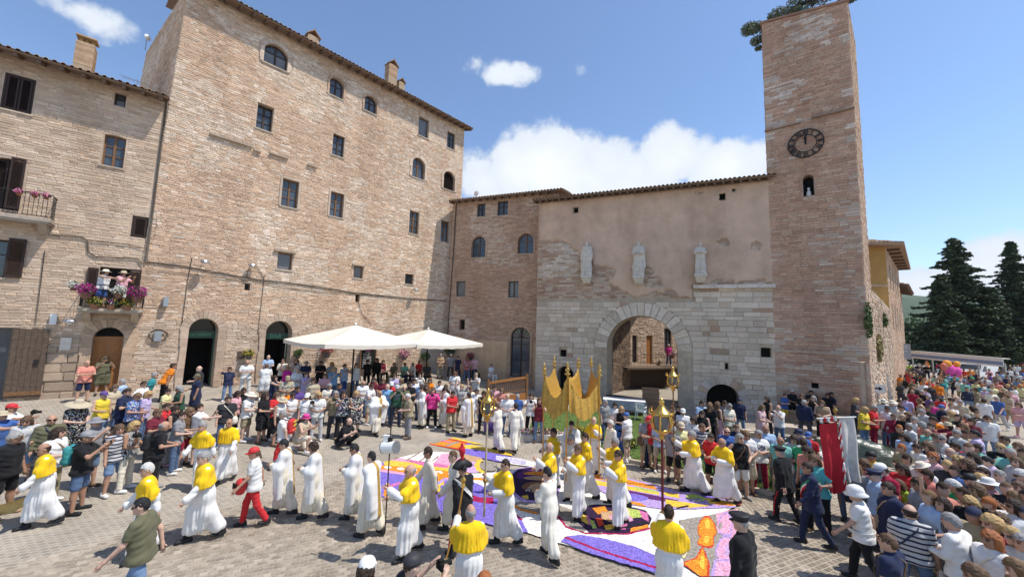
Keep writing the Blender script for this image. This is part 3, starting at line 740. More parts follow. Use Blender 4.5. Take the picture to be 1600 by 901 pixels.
def bri_col(u, z):
    n = noise2(u, z, .3, 5)
    if n > .2 and random.random() < .6: return pick((.52, .43, .35), (.56, .48, .40))
    return pick((.47, .34, .25), (.44, .31, .23), (.50, .375, .285), (.46, .34, .26), (.41, .29, .215))
masonry(BRI, bl0, br_+.6, 3.4, ZR-.05, (.09, .15), (.22, .5), bri_col, grow=.03)
p = MB(); pz = 3.42
for (ua, ub, za, zb) in ((bl0, rd['u0']-.25, -.3, pz), (rd['u1']+.25, br_+.6, -.3, pz)):
    p.add([(ua, -.03, za), (ub, -.03, za), (ub, -.03, zb), (ua, -.03, zb), (ua, 0, zb), (ub, 0, zb), (ua, 0, za), (ub, 0, za)], [(0, 1, 2, 3), (3, 2, 5, 4), (0, 3, 4, 6), (2, 1, 7, 5)])
p.build('render_coat', M['plaster_tan'], BRI.wall)
for o, kw in rw: window(BRI, o, **kw)
window(BRI, rd, 'fan', 2, 3, 'wood_dark', 'glass', sill=False, name='door')
for o in (rw[2][0], rw[3][0]): ring_stones(BRI, o, .14, .05, lambda u, z: pick((.44, .31, .23)), 9, legs=1, lw=.12)
ring_stones(BRI, rd, .22, .05, lambda u, z: pick((.46, .34, .25)), 13, legs=1, lw=.2)
eave_roof(BRI, bl0-.1, br_+1.6, ZR, over=.55, slope=.22, run=5)

# ------------------------------------------------------------------ the Roman gate
AL = 14.6
GATE = Facade('roman_gate', (14.6-AL*math.sin(R(112.5)), 21.3-AL*math.cos(R(112.5)), 0), 112.5, 'white stone Roman gate with great arch, three statues and faded plaster above', 'gate', M['mortar_grey'])
al = GATE.px(838, 520)[0]; ar = GATE.px(1211, 520)[0]
ZA = (GATE.px(842, 313, .4)[1]+GATE.px(1205, 275, .4)[1])/2
ga = addw(GATE, (948, 493, 1059, 650), 9, 2.2, clear=.82); ga['z0'] = -.15
gs = addw(GATE, (1104, 600, 1156, 660), 9, 1.2, clear=.12); gs['z0'] = -.15
gb = addw(GATE, (870, 572, 896, 640), 9, 1.0, clear=.1); gb['z0'] = -.1
holes = [addw(GATE, r, 0, .35, thin=0) for r in ((896, 324, 903.5, 332.5), (1123, 301.5, 1133.5, 312.5), (1144, 295, 1149, 299), (875, 546, 885, 557.5), (1189, 543, 1205, 562), (1133, 567, 1138, 577))]
build_wall(GATE, [(al, -.4), (ar, -.4), (ar, ZA), (al, ZA)])
zL = GATE.px(880, 466)[1]; zLr = GATE.px(1150, 447)[1]; uLr = GATE.px(1083, 455)[0]; uP = GATE.px(890, 420)[0]
def plas(u, z):
    """> 0 where the pink plaster still covers the wall"""
    base = zL+.12 if u < uLr else zLr+.12
    v = (z-base)*1.2
    left = (u-uP)*1.0 + (z-GATE.px(870, 385)[1])*1.1
    v = min(v, max(left, (u-al-.02)*2 if z > GATE.px(860, 375)[1] else -1))
    v += noise2(u, z, .9, 2)*.55+noise2(u, z, 2.7, 4)*.35
    for (cx, cy, r) in ((1005, 425, .55), (945, 425, .6), (1180, 385, .35), (1130, 378, .3), (1090, 300, .05), (1020, 440, .5)):
        a, c = GATE.px(cx, cy); v = min(v, (math.hypot(u-a, (z-c)*1.5)-r)*1.6+noise2(u, z, 3, 7)*.5)
    return v
def gate_col(u, z):
    if random.random() < .06: return pick((.44, .31, .23), (.42, .33, .25))
    return pick((.65, .59, .50), (.68, .62, .53), (.60, .53, .44), (.66, .60, .51), (.56, .49, .41), (.62, .54, .44))
lowtop = lambda u: (zLr if u > uLr else zL)+.001
masonry(GATE, al, ar, -.2, zLr, (.20, .38), (.35, 1.05), gate_col, prot=(.012, .045), gap=.012, ind=300, topf=lowtop, grow=.05, name='block')
def up_col(u, z):
    if u < uP+.6 and z > zL+1.5 and noise2(u, z, .5, 1) > -.1: return pick((.56, .50, .43), (.6, .55, .48), (.48, .38, .3))
    return pick((.45, .33, .25), (.50, .40, .32), (.40, .28, .21), (.54, .46, .38))
masonry(GATE, al, ar, zL+.002, ZA-.05, (.10, .17), (.25, .6), up_col, prot=(.01, .028), maskf=lambda u, z: plas(u, z) < .35 and z > lowtop(u), ind=120, grow=.03)
pb = MB(); st = .11; nx = int((ar-al)/st); nz = int((ZA-zL)/st)+1; on = {}
for i in range(nx):
    for k in range(nz):
        u, z = al+(i+.5)*st, zL+(k+.5)*st
        if z < ZA-.02 and plas(u, z) > 0 and not any(o['u0']-.02 < u < o['u1']+.02 and o['z0']-.02 < z < o['z1']+.02 for o in holes): on[i, k] = 1
vid = {}
def pv(i, k):
    if (i, k) not in vid:
        u, z = al+i*st, zL+k*st; vid[i, k] = len(pb.v)
        pb.v.append((min(ar, u+mnoise.noise(Vector((u*6, z*6, 1)))*.05), -.034-mnoise.noise(Vector((u*.7, z*.7, 3)))*.012, z+mnoise.noise(Vector((u*6, z*6, 9)))*.05)); pb.c.append((1, 1, 1))
    return vid[i, k]
for (i, k) in on: pb.f.append((pv(i, k), pv(i+1, k), pv(i+1, k+1), pv(i, k+1))); pb.m.append(0)
bk = {}
def bv(q):
    if q not in bk:
        x, y, z = pb.v[q]; bk[q] = len(pb.v); pb.v.append((x, .0, z)); pb.c.append((1, 1, 1))
    return bk[q]
for (i, k) in list(on):
    for (di, dk, a, c) in ((0, -1, (i, k), (i+1, k)), (1, 0, (i+1, k), (i+1, k+1)), (0, 1, (i+1, k+1), (i, k+1)), (-1, 0, (i, k+1), (i, k))):
        if (i+di, k+dk) not in on: p, q = pv(*a), pv(*c); pb.f.append((p, bv(p), bv(q), q)); pb.m.append(0)
pb.smooth = True; pb.build('plaster_coat', M['plaster'], GATE.wall)
wc = lambda u, z: pick((.66, .60, .52), (.62, .56, .48), (.69, .63, .55))
ring_stones(GATE, ga, .8, .045, lambda u, z: wc(u, z) if random.random() < .6 else gate_col(u, z), 19)
rs = dict(gs); rs['u0'] -= .0; ring_stones(GATE, gs, .5, .05, lambda u, z: pick((.52, .47, .41), (.48, .36, .27), (.55, .51, .46)), 11)
# big relieving arch line and the moulded ledge on the right
u = uLr
while u < ar-.02:
    w = min(random.uniform(.8, 1.3), ar-u+.08); b = MB(); b.box((u, -.2-random.uniform(0, .05), zLr-.12), (u+w-.015, .02, zLr+.09), 0, pick((.62, .59, .54))); b.build('ledge_block', M['trim'], GATE.wall); u += w
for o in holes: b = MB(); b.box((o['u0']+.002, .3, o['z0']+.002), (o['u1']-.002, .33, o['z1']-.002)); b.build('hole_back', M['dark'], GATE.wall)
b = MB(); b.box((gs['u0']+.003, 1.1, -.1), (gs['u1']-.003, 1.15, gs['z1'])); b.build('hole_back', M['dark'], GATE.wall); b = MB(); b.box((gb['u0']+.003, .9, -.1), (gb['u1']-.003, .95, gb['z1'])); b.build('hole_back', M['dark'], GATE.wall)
eave_roof(GATE, al-.3, ar+.1, ZA, over=.62, slope=.2, run=4, rafters=.45)
# far side and end of the gate block so that it has its thickness
b = MB(); b.box((al+.005, 2.25, ga['z1']+.05), (ar, 2.6, ZA)); b.box((al+.005, 2.25, -.3), (ga['u0']-.005, 2.6, ga['z1']+.05)); b.box((ga['u1']+.005, 2.25, -.3), (ar, 2.6, ga['z1']+.05)); b.build('rear_wall', M['mortar_grey'], GATE.root)
side_wall(GATE, al, 0, 1, 2.6, -.3, ZA, gate_col, 1, hr=(.2, .35), wr=(.4, .8), base=-.2)

# ------------------------------------------------------------------ clock tower
TOW = Facade('clock_tower', (14.62, 21.25, 0), 128, 'tall square stone clock tower with an iron clock face', 'tower', M['mortar_red'])
t0 = TOW.px(1200, 300)[0]; t1 = TOW.px(1342, 300)[0]
tzl, tzr = TOW.px(1188, 38)[1], TOW.px(1337, -2)[1]
ts = addw(TOW, (1254.5, 273, 1272, 306), 9, .6, clear=.05); th_ = addw(TOW, (1268, 598, 1279, 607), 0, .25)
build_wall(TOW, [(t0, -.4), (t1, -.4), (t1, tzr), (t0, tzl)])
zc1 = TOW.px(1265, 188)[1]; zled = TOW.px(1278, 549)[1]
def tow_col(u, z):
    n = noise2(u, z, .45, 12)+.6*noise2(u, z, 1.4, 5)
    if z > zc1-2.2 and n > .05 and random.random() < .72: return pick((.60, .53, .47), (.64, .58, .52), (.55, .48, .42))
    if z < zc1-2.2 and n > .25 and random.random() < .6: return pick((.56, .48, .41), (.52, .44, .37))
    return pick((.50, .335, .25), (.52, .365, .28), (.46, .31, .235), (.51, .37, .285), (.53, .40, .31))
topz = lambda u: tzl+(tzr-tzl)*(u-t0)/(t1-t0)
masonry(TOW, t0, t1, -.3, max(tzl, tzr), (.10, .17), (.25, .62), tow_col, prot=(.01, .035), topf=lambda u: topz(u)+.02, grow=.03)
side_wall(TOW, t1, -math.sin(R(128-90-46)), math.cos(R(128-90-46)), 4.2, -.4, min(tzl, tzr), lambda u, z: pick((.5, .38, .29), (.45, .33, .25), (.56, .47, .38)), -1, base=-.2)
side_wall(TOW, t0, .0, 1, 4.2, -.4, min(tzl, tzr), tow_col, 1, base=12)
b = MB(); b.box((t0-.05, -.14, zc1-.08), ((t0+t1)/2-.3, .02, zc1), 0, (.36, .25, .19)); b.box(((t0+t1)/2+.2, -.17, zc1+.02), (t1+.03, .02, zc1+.12), 0, (.32, .23, .18)); b.build('string_course', M['trim'], TOW.wall)
b = MB(); b.box((t0-.02, -.09, zled-.1), (t1+.04, .02, zled), 0, (.5, .40, .31)); b.build('string_course', M['trim'], TOW.wall)
b = MB(); b.add([(t0-.08, -.1, tzl-.02), (t1+.08, -.1, tzr-.02), (t1+.08, 4.3, tzr-.02), (t0-.08, 4.3, tzl-.02), (t0-.08, -.1, tzl+.1), (t1+.08, -.1, tzr+.1), (t1+.08, 4.3, tzr+.1), (t0-.08, 4.3, tzl+.1)], [(3,2,1,0), (4,5,6,7), (0,1,5,4), (1,2,6,5), (2,3,7,6), (3,0,4,7)], 0, (.36, .22, .16)); b.build('coping', M['trim'], TOW.root)
b = MB(); b.prism(outline(inset(ts, .003)), .5, .53); b.build('hole_back', M['dark'], TOW.wall)
b = MB(); b.box((th_['u0'], .2, th_['z0']), (th_['u1'], .22, th_['z1'])); b.build('hole_back', M['dark'], TOW.wall)
ring_stones(TOW, ts, .16, .03, lambda u, z: pick((.44, .30, .22)), 7, legs=1, lw=.14)
uc, zc = TOW.px(1258.8, 225); ra = TOW.rect(1230.5, 202.5, 1287, 247.5); rad = ((ra[1]-ra[0])+(ra[3]-ra[2]))/4
clk = empty('tower_clock', (uc, -.11, zc), 0, parent=TOW.root)
def ring(mb, r0, r1, y0, y1, n=48):
    vs = []; fs = []
    for k in range(n):
        a = 2*math.pi*k/n; c, s = math.cos(a), math.sin(a); vs += [(r0*c, y0, r0*s), (r1*c, y0, r1*s), (r1*c, y1, r1*s), (r0*c, y1, r0*s)]
    for k in range(n):
        for q in range(4): fs.append((4*k+q, 4*k+(q+1) % 4, 4*((k+1) % n)+(q+1) % 4, 4*((k+1) % n)+q))
    mb.add(vs, fs)
b = MB(); ring(b, rad*.94, rad, -.02, .03); ring(b, rad*.58, rad*.62, -.015, .03)
for k in range(4):
    a = math.pi/4+math.pi*k/2; b.tube([(rad*.97*math.cos(a), .02, rad*.97*math.sin(a)), (rad*.97*math.cos(a), .11, rad*.97*math.sin(a))], .03, 5)
b.build('clock_ring', M['iron'], clk)
for k, s in enumerate(['XII', 'I', 'II', 'III', 'IV', 'V', 'VI', 'VII', 'VIII', 'IX', 'X', 'XI']):
    a = math.pi/2-2*math.pi*k/12; cu = bpy.data.curves.new('numeral', 'FONT'); cu.body = s; cu.size = rad*.42; cu.align_x = 'CENTER'; cu.align_y = 'CENTER'; cu.extrude = .012; cu.offset = .012
    t = link('numeral', text_mesh(cu, M['iron']), clk, (rad*.78*math.cos(a), -.005, rad*.78*math.sin(a))); t.rotation_euler = (R(90), 0, 0); t.rotation_mode = 'XYZ'
    t.rotation_euler = (Matrix.Rotation(-(a-math.pi/2), 3, 'Y') @ Matrix.Rotation(R(90), 3, 'X')).to_euler(); t.scale = (.62 if len(s) > 2 else .8, 1, 1)
for (a, ln, w) in ((R(2), .66, .05), (R(-3), .5, .07)):
    h = MB(); c, s = math.sin(a), math.cos(a); L = rad*ln
    h.add([(-s*w*.5, -.05, c*w*.5), (s*w*.5, -.05, -c*w*.5), (c*L*.75+s*w, -.05, s*L*.75-c*w), (c*L, -.05, s*L), (c*L*.75-s*w, -.05, s*L*.75+c*w), (-c*rad*.15, -.05, -s*rad*.15)], [(0, 5, 1, 2, 3, 4)])
    h.box((-.04, -.05, -.04), (.04, .02, .04)); h.build('clock_hand', M['iron'], clk)
# little white figure in the slit window, bell on the roof
b = MB(); zz = ts['z0']; um = (ts['u0']+ts['u1'])/2; b.lathe([(.10, 0), (.12, .1), (.09, .3), (.03, .36), (.06, .40), (.06, .5), (.0, .52)], 10, (um, .2, zz+.003), 0, (.7, .7, .68)); b.smooth = True
f = b.build('figurine', M['trim'], None, label='small white figurine standing in the slit window of the clock tower', cat='figurine'); f.matrix_world = TOW.root.matrix_world
f.location = TOW.root.location; f.rotation_euler = TOW.root.rotation_euler
ub, zb = TOW.px(1253, 4, -.8)
bell = empty('bell', TOW.world(ub, 0, -.8)+np.array([0, 0, topz(ub)+.02]), TOW.rz, 'green bronze bell hung on the roof of the clock tower', 'bell')
b = MB(); b.lathe([(.42, .22), (.40, .26), (.33, .42), (.28, .66), (.24, .82), (.12, .92), (.0, .94)], 16); b.smooth = True; b.build('bell_body', mat('bronze', (.10, .15, .12), rough=.55, metal=.4), bell)
b = MB(); b.box((-.5, -.06, .1), (-.44, .06, 1.1)); b.box((.44, -.06, .1), (.5, .06, 1.1)); b.box((-.55, -.05, 1.1), (.55, .05, 1.2)); b.box((-.5, -.06, -.1), (-.44, .06, .1)); b.box((.44, -.06, -.1), (.5, .06, .1)); b.build('bell_frame', M['iron'], bell)

# ------------------------------------------------------------------ town wall and ochre house running away on the right
HW = 48.0; pc = TOW.world(t1, 0)
TWALL = Facade('town_wall', (pc[0]+.25, pc[1]+.3, 0), HW, 'high sunlit stone town wall with tufts of weeds beside the clock tower', 'wall', M['mortar_warm'])
wz = TWALL.px(1366, 457)[1]; wl_ = max(10.0, min(22.0, TWALL.px(1392, 520)[0]))
wo1 = addw(TWALL, (1352, 565, 1355, 635), 0, .2); wo1['z0'] = .5
build_wall(TWALL, [(0, -.5), (wl_, -.5), (wl_, wz-.4), (wl_*.35, wz), (2.2, wz), (0, wz-.1)])
masonry(TWALL, 0, wl_, -.3, wz, (.10, .18), (.2, .5), lambda u, z: pick((.54, .44, .34), (.6, .52, .43), (.48, .37, .28), (.5, .42, .34)), prot=(.01, .07), topf=lambda u: wz-.4*max(0, (u-wl_*.35)/(wl_*.65))+random.uniform(-.15, .05), ind=120, minpx=5)
b = MB(); b.box((0, .2, -.5), (wl_, .8, wz-.45)); b.build('wall_core', M['mortar_warm'], TWALL.root)
b = MB(); b.box((wo1['u0'], .15, wo1['z0']), (wo1['u1'], .17, wo1['z1'])); b.build('door', M['wood_dark'], TWALL.root)
oc = TWALL.world(wl_+.1, 0)
OCH = Facade('ochre_house', (oc[0], oc[1], 0), HW, 'ochre plastered house with wide tiled eaves behind the town wall', 'building', M['mortar_warm'])
zo = OCH.px(1394, 402)[1]
och_w = []
for (k, u) in enumerate((2.2, 5.0, 7.8, 10.6)):
    for (za, zb) in ((zo-3.0, zo-1.2), (zo-6.2, zo-4.4)):
        o = dict(u0=u, u1=u+1.0, z0=za, z1=zb, rise=0, depth=.2); OCH.open.append(o); och_w.append(o)
build_wall(OCH, [(0, -1), (14, -1), (14, zo), (0, zo)])
masonry(OCH, 0, 14, -.5, zo-.05, (.14, .22), (.3, .6), lambda u, z: pick((.50, .37, .27), (.46, .33, .24), (.54, .42, .32)), ind=60, grow=.05, minpx=4)
for o in och_w: window(OCH, o, 'shutters', 2, 1, 'wood_dark')
b = MB(); fw_ = (-9.0, 1.2); b.add([(0, 0, -1), (-6.1, 6.7, -1), (-6.1, 6.7, zo), (0, 0, zo)], [(0, 3, 2, 1)]); b.build('end_wall', M['ochre'], OCH.root)
b = MB(); b.tube([(-2.0, 2.08, 2), (-2.0, 2.08, zo-.1)], .1, 8); b.build('pipe', M['cable'], OCH.root)
b = MB(); b.add([(-.02, -.03, zo-3.25), (-6.12, 6.67, zo-3.25), (-6.12, 6.67, zo-3.05), (-.02, -.03, zo-3.05)], [(0, 3, 2, 1)]); b.build('string_course', M['plaster_tan'], OCH.root)
b = MB(); e = .85; ze = zo-.05; zr = zo+2.1
P = [(-.3, -1.05, ze), (15, -e, ze), (15, 10, ze), (-3, 12, ze), (-6.7, 6.1, ze)]
rg = [(3.6, 5.2, zr), (11, 4.8, zr), (-.5, 8.8, zr)]
vs = P+rg+[(x, y, z-.12) for x, y, z in P]
b.add(vs, [(0, 1, 6, 5), (1, 2, 6), (2, 3, 7, 5, 6), (3, 4, 7), (4, 0, 5, 7), (8, 0, 4, 12), (8, 9, 1, 0), (12, 11, 10, 9, 8), (9, 10, 2, 1)], 0, (.36, .24, .16)); orf = b.build('roof', M['tile'], OCH.root)
t = MB()
def tile_rows(p0, p1, q0, q1, n):
    for k in range(n):
        a = Vector(p0).lerp(Vector(p1), (k+.5)/n); c = Vector(q0).lerp(Vector(q1), (k+.5)/n)
        w = (Vector(p1)-Vector(p0)).length/n; d = (Vector(p1)-Vector(p0)).normalized()
        for s in range(8):
            A, B = a.lerp(c, s/8), a.lerp(c, (s+1.15)/8); up = Vector((0, 0, 1)); col = pick((.42, .28, .18), (.5, .37, .25), (.34, .22, .15), (.46, .35, .24))
            t.add([A-d*w*.42+up*.03, A-d*w*.25+up*.14, A+d*w*.25+up*.14, A+d*w*.42+up*.03, B-d*w*.36+up*.0, B-d*w*.2+up*.09, B+d*w*.2+up*.09, B+d*w*.36+up*.0], [(0, 4, 5, 1), (1, 5, 6, 2), (2, 6, 7, 3), (0, 1, 2, 3)], 0, col)
tile_rows(P[4], P[0], rg[2], rg[0], 34); tile_rows(P[0], P[1], rg[0], rg[1], 46)
t.build('tiles', M['tile'], orf, kind='stuff')
b = MB(); b.box((1.2, 2.0, zo+.3), (2.0, 2.8, zo+2.0), 0, (.45, .27, .18)); b.box((1.1, 1.9, zo+2.0), (2.1, 2.9, zo+2.12), 0, (.38, .24, .16)); b.build('chimney', M['trim'], orf)
b = MB()
for k in range(7): y = -.1; b.box((1+k*2, -e+.1, ze-.3), (1.12+k*2, .0, ze-.13), 0, (.16, .1, .07))
b.build('rafters', M['tile'], orf, kind='stuff')
OCH2 = Facade('stone_house', OCH.world(14.2, 0, -.4), HW, 'lower brick house with projecting eaves beyond the ochre house', 'building', M['mortar_red'])
z2 = OCH2.px(1418, 470)[1]
for k in range(2): OCH2.open.append(dict(u0=2+4*k, u1=3+4*k, z0=z2-3, z1=z2-1.2, rise=0, depth=.2))
build_wall(OCH2, [(0, -1), (12, -1), (12, z2), (0, z2)])
masonry(OCH2, 0, 12, -.5, z2, (.2, .3), (.5, 1), bri_col, ind=0)
for o in OCH2.open: window(OCH2, o, 'casement', 2, 2, 'wood_dark')
eave_roof(OCH2, -.2, 12.2, z2, over=1.0, slope=.25, run=5, step=.4)

# ------------------------------------------------------------------ courtyard behind the arch
INN = Facade('courtyard_house', (8.2, 29.6, 0), 66, 'sunlit stone courtyard house with balcony seen through the great arch', 'building', M['mortar_warm'])
iw = addw(INN, (988, 524, 995, 566), 0, .2); idr = addw(INN, (1010, 524, 1019, 569), 0, .2); iw2 = addw(INN, (1038, 513, 1049, 552), 0, .2)
zb_i = INN.px(1000, 571)[1]
build_wall(INN, [(-3, -.4), (12, -.4), (12, 11), (-3, 11)])
masonry(INN, -3, 12, 2, 11, (.11, .18), (.25, .55), lambda u, z: pick((.52, .42, .33), (.58, .49, .40), (.46, .36, .28)), ind=100, grow=.04)
for o, wd in ((iw, 'wood_dark'), (idr, 'wood_orange'), (iw2, 'wood_dark')):
    if wd == 'wood_orange':
        b = MB(); b.box((o['u0'], .1, o['z0']), (o['u1'], .16, o['z1'])); b.build('door', M[wd], INN.root)
    else: window(INN, o, 'casement', 2, 2, wd, sill=False)
bi0, bi1 = INN.px(978, 575, .9)[0], INN.px(1062, 575, .9)[0]
balcony(INN, bi0, bi1, zb_i, 1.1, .95, slabcol=(.2, .15, .11), brackets=False, step=.3)
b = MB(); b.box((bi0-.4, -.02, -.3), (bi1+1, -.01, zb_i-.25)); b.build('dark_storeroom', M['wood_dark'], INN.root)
# passage wall on the left of the courtyard, its shade put into dark stone colours
PASS = Facade('passage_wall', GATE.world(ga['u0']-.1, 0, -2.62), 38, 'stone wall with shade painted into its colour, along the left of the gate passage', 'wall', M['wood_grey'])
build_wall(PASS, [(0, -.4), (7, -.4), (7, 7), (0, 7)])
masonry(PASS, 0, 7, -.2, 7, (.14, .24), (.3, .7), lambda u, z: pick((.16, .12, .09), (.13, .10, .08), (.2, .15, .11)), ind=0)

b = MB(); b.box((ga['u0']-1.0, 2.62, 5.75), (ga['u0']+1.5, 8.2, 6.0), 0, (.2, .14, .1)); f = b.build('added_shade_slab', M['trim'], GATE.root)  # slab with beams added to keep the sun off the passage wall
for k in range(7): b = MB(); b.box((ga['u0']-.9, 2.9+k*.75, 5.55), (ga['u0']+1.45, 3.05+k*.75, 5.748), 0, (.12, .08, .05)); b.build('added_shade_beam', M['trim'], f)
# ------------------------------------------------------------------ foliage
def leaves(b, c, rad, n, size, cols, flat=1.0, droop=0.0):
    for _ in range(n):
        d = RNG.normal(size=3); d /= np.linalg.norm(d); r = RNG.rand()**.45
        p = np.array(c)+d*np.array(rad)*r
        a = RNG.normal(size=3); a /= np.linalg.norm(a); q = np.cross(a, RNG.normal(size=3)); q /= np.linalg.norm(q)
        s = size*RNG.uniform(.6, 1.3); a = a*s; q = q*s*.45; a[2] = a[2]*flat-droop*s
        k = RNG.uniform(.75, 1.25); co = cols[RNG.randint(len(cols))]; co = (co[0]*k, co[1]*k, co[2]*k)
        b.add([p-a, p-q, p+a, p+q], [(0, 1, 2, 3)], 0, co)
DKG = [(.042, .068, .030), (.058, .088, .036), (.034, .054, .026), (.082, .104, .042)]
MDG = [(.06, .10, .03), (.045, .08, .025), (.08, .12, .035)]
OLV = [(.14, .17, .10), (.18, .205, .13), (.10, .13, .07), (.22, .24, .16)]
def at_depth(px, py, Y):
    d = pray(px, py); return CP+d*(Y/d[1])
def conifer(px, pbase, ptop, halfw, Y, label, seed):
    rs = np.random.RandomState(seed)
    base = at_depth(px, pbase, Y); base[2] = gz(base[0], base[1])-.3; H = at_depth(px, ptop, Y)[2]-base[2]
    t = empty('conifer_tree', base, 0, label, 'tree', 'dark conifers beyond the crowd')
    b = MB(); b.tube([(0, 0, 0), (.1, 0, H*.4), (0, .1, H*.75), (0, 0, H*.97)], [H*.02, H*.015, H*.008, .03], 8); b.build('trunk', M['bark'], t)
    f = MB(); W = halfw/600*Y
    nb = 300
    for i in range(nb):
        h = (i+rs.rand())/nb; z = H*(.06+.94*h)
        prof = W*(1-h)**.7*(.7+.3*min(1, h/.12))*rs.uniform(.42, 1.15)+.15
        an = rs.rand()*6.283; L = prof
        tip = np.array([math.cos(an)*L, math.sin(an)*L, z+L*rs.uniform(-.12, .28)])
        st = np.array([0, 0, z])
        nseg = max(2, int(L/.55))
        for k in range(nseg):
            u = (k+.6)/nseg; p = st+(tip-st)*u; p[2] -= .35*u*u*(L/3)
            r = (.30+.6*(1-u)*min(1, L/2.2))
            leaves(f, p, (r, r, r*.45), int(22+8*rs.rand()), .27, DKG, .6, .12)
        leaves(f, tip-np.array([0, 0, .3]), (.28, .28, .10), 7, .26, DKG, .5, .2)
    f.build('crown', M['leaf'], t)
def broadleaf(P, H, W, label, cols, n=26, size=.32, seed=1, name='bushy_tree', cat='tree', group=None, per=60, trunk=True):
    rs = np.random.RandomState(seed); t = empty(name, P, 0, label, cat, group)
    b = MB(); b.tube([(0, 0, -.2), (.05*W, 0, H*.3), (0, .04*W, H*.6)], [H*.03, H*.022, H*.01], 7)
    for k in range(4): a = k*1.6+rs.rand(); b.tube([(0, 0, H*.3), (W*.25*math.cos(a), W*.25*math.sin(a), H*.62)], [H*.015, H*.006], 5)
    b.build('trunk', M['bark'], t)
    f = MB()
    for _ in range(n):
        d = rs.normal(size=3); d /= np.linalg.norm(d); r = rs.rand()**.5
        c = (d[0]*W*.4*r, d[1]*W*.4*r, H*.62+d[2]*H*.32*r)
        q = rs.uniform(.12, .22)*W; leaves(f, c, (q, q, q*.75), per, size, cols)
    f.build('crown', M['leaf'], t); return t
conifer(1506, 575, 374, 68, 58, 'broad dark conifer left of its slimmer neighbour, behind the marquee', 3)
conifer(1598, 578, 379, 42, 60, 'slim dark conifer at the right edge, beyond the crowd', 4)
conifer(1480, 575, 432, 34, 55, 'low dark conifer tucked against the left flank of the broad one', 5)
conifer(1556, 578, 450, 40, 56, 'middle dark conifer filling the gap between two tall ones', 6)
for i, (px, pb_, pt, W, Y, lb) in enumerate(((1436, 560, 498, 12, 95, 'round green tree left of the dark conifers, in the valley'), (1424, 560, 520, 8, 80, 'small green tree nearest the ochre house corner'), (1455, 560, 525, 9, 75, 'bright green bush at the foot of the conifers'))):
    P = at_depth(px, pb_, Y); P[2] = -.5; broadleaf(P, (at_depth(px, pt, Y)[2]+.5), W, lb, MDG, 30, .5, 11+i, group=None)
for i in range(9):
    P = at_depth(1440+i*22, 585, 64+i); P[2] = -.3; broadleaf(P, 2.6+(i % 3)*.5, 5.5, 'low green hedge shrub below the dark conifers', MDG, 14, .3, 40+i, 'hedge_shrub', 'shrub', 'hedge shrubs below the conifers', 60)
# tree growing on the tower
tp = TOW.world((t0+t1)/2, 0, -1.2); tp[2] = topz((t0+t1)/2)+.05
tt = empty('olive_tree', tp, TOW.rz, 'grey-green olive bush growing on top of the clock tower', 'tree')
b = MB(); w2 = (t1-t0)/2
for (x, y, z) in ((-w2-.5, 0, 1.0), (-w2*.5, -.3, 1.2), (w2+.4, .2, 1.1), (.2, .5, 1.8), (-w2-.2, -.4, .1)):
    b.tube([(0, 0, 0), (x*.5, y*.5, z*.55), (x, y, z)], [.09, .06, .02], 6)
b.build('trunk', M['bark'], tt)
f = MB()
for (x, y, z, r, n) in ((-w2-.75, 0, 1.1, .5, 420), (-w2-.35, -.3, .75, .45, 360), (-w2-.35, -.55, -.25, .36, 260), (-w2-.25, -.5, -.75, .22, 110), (-w2*.6, -.3, 1.0, .6, 520), (0, 0, 1.5, .8, 700), (-w2*.2, -.4, .7, .5, 380), (w2*.5, 0, 1.5, .7, 520), (w2+.45, .1, 1.0, .6, 520), (w2+.75, .2, 1.5, .45, 300), (w2+.3, -.1, .45, .26, 150), (-w2*.9, -.2, .35, .4, 260)):
    leaves(f, (x, y, z), (r, r, r*.75), int(n*2.3), .066, OLV)
f.build('crown', M['leaf'], tt)

# ------------------------------------------------------------------ hills on the horizon
def ridge(name, dist, pts, col, label=None):
    b = MB(); prev = None; vs = []; fs = []; n = len(pts)
    for (px, h) in pts:
        d = pray(px, 528); d[2] = 0; d /= np.linalg.norm(d)
        for (k, hh_) in ((1.0, -25), (1.12, h*.45), (1.25, h*.8), (1.4, h), (1.7, h*.9), (2.1, -25)):
            vs.append((d[0]*dist*k, d[1]*dist*k, hh_+(0 if hh_ < 0 else 8*mnoise.noise(Vector((px*.01, k*5, 1))))))
    for i in range(n-1):
        for k in range(5): fs.append((i*6+k, (i+1)*6+k, (i+1)*6+k+1, i*6+k+1))
    b.add(vs, fs); b.smooth = True; b.build(name, col, kind='structure')
M['hill'] = mat('hill', (.075, .105, .05), nscale=.012, namt=.45, rough=1, spec=.05)
ridge('hills', 1500, [(-1500, 160), (-900, 210), (-300, 190), (300, 230), (800, 180), (1150, 190), (1330, 185), (1400, 178), (1440, 170), (1500, 150), (1560, 165), (1650, 190), (1800, 220), (2300, 160), (3500, 200)], M['hill'])
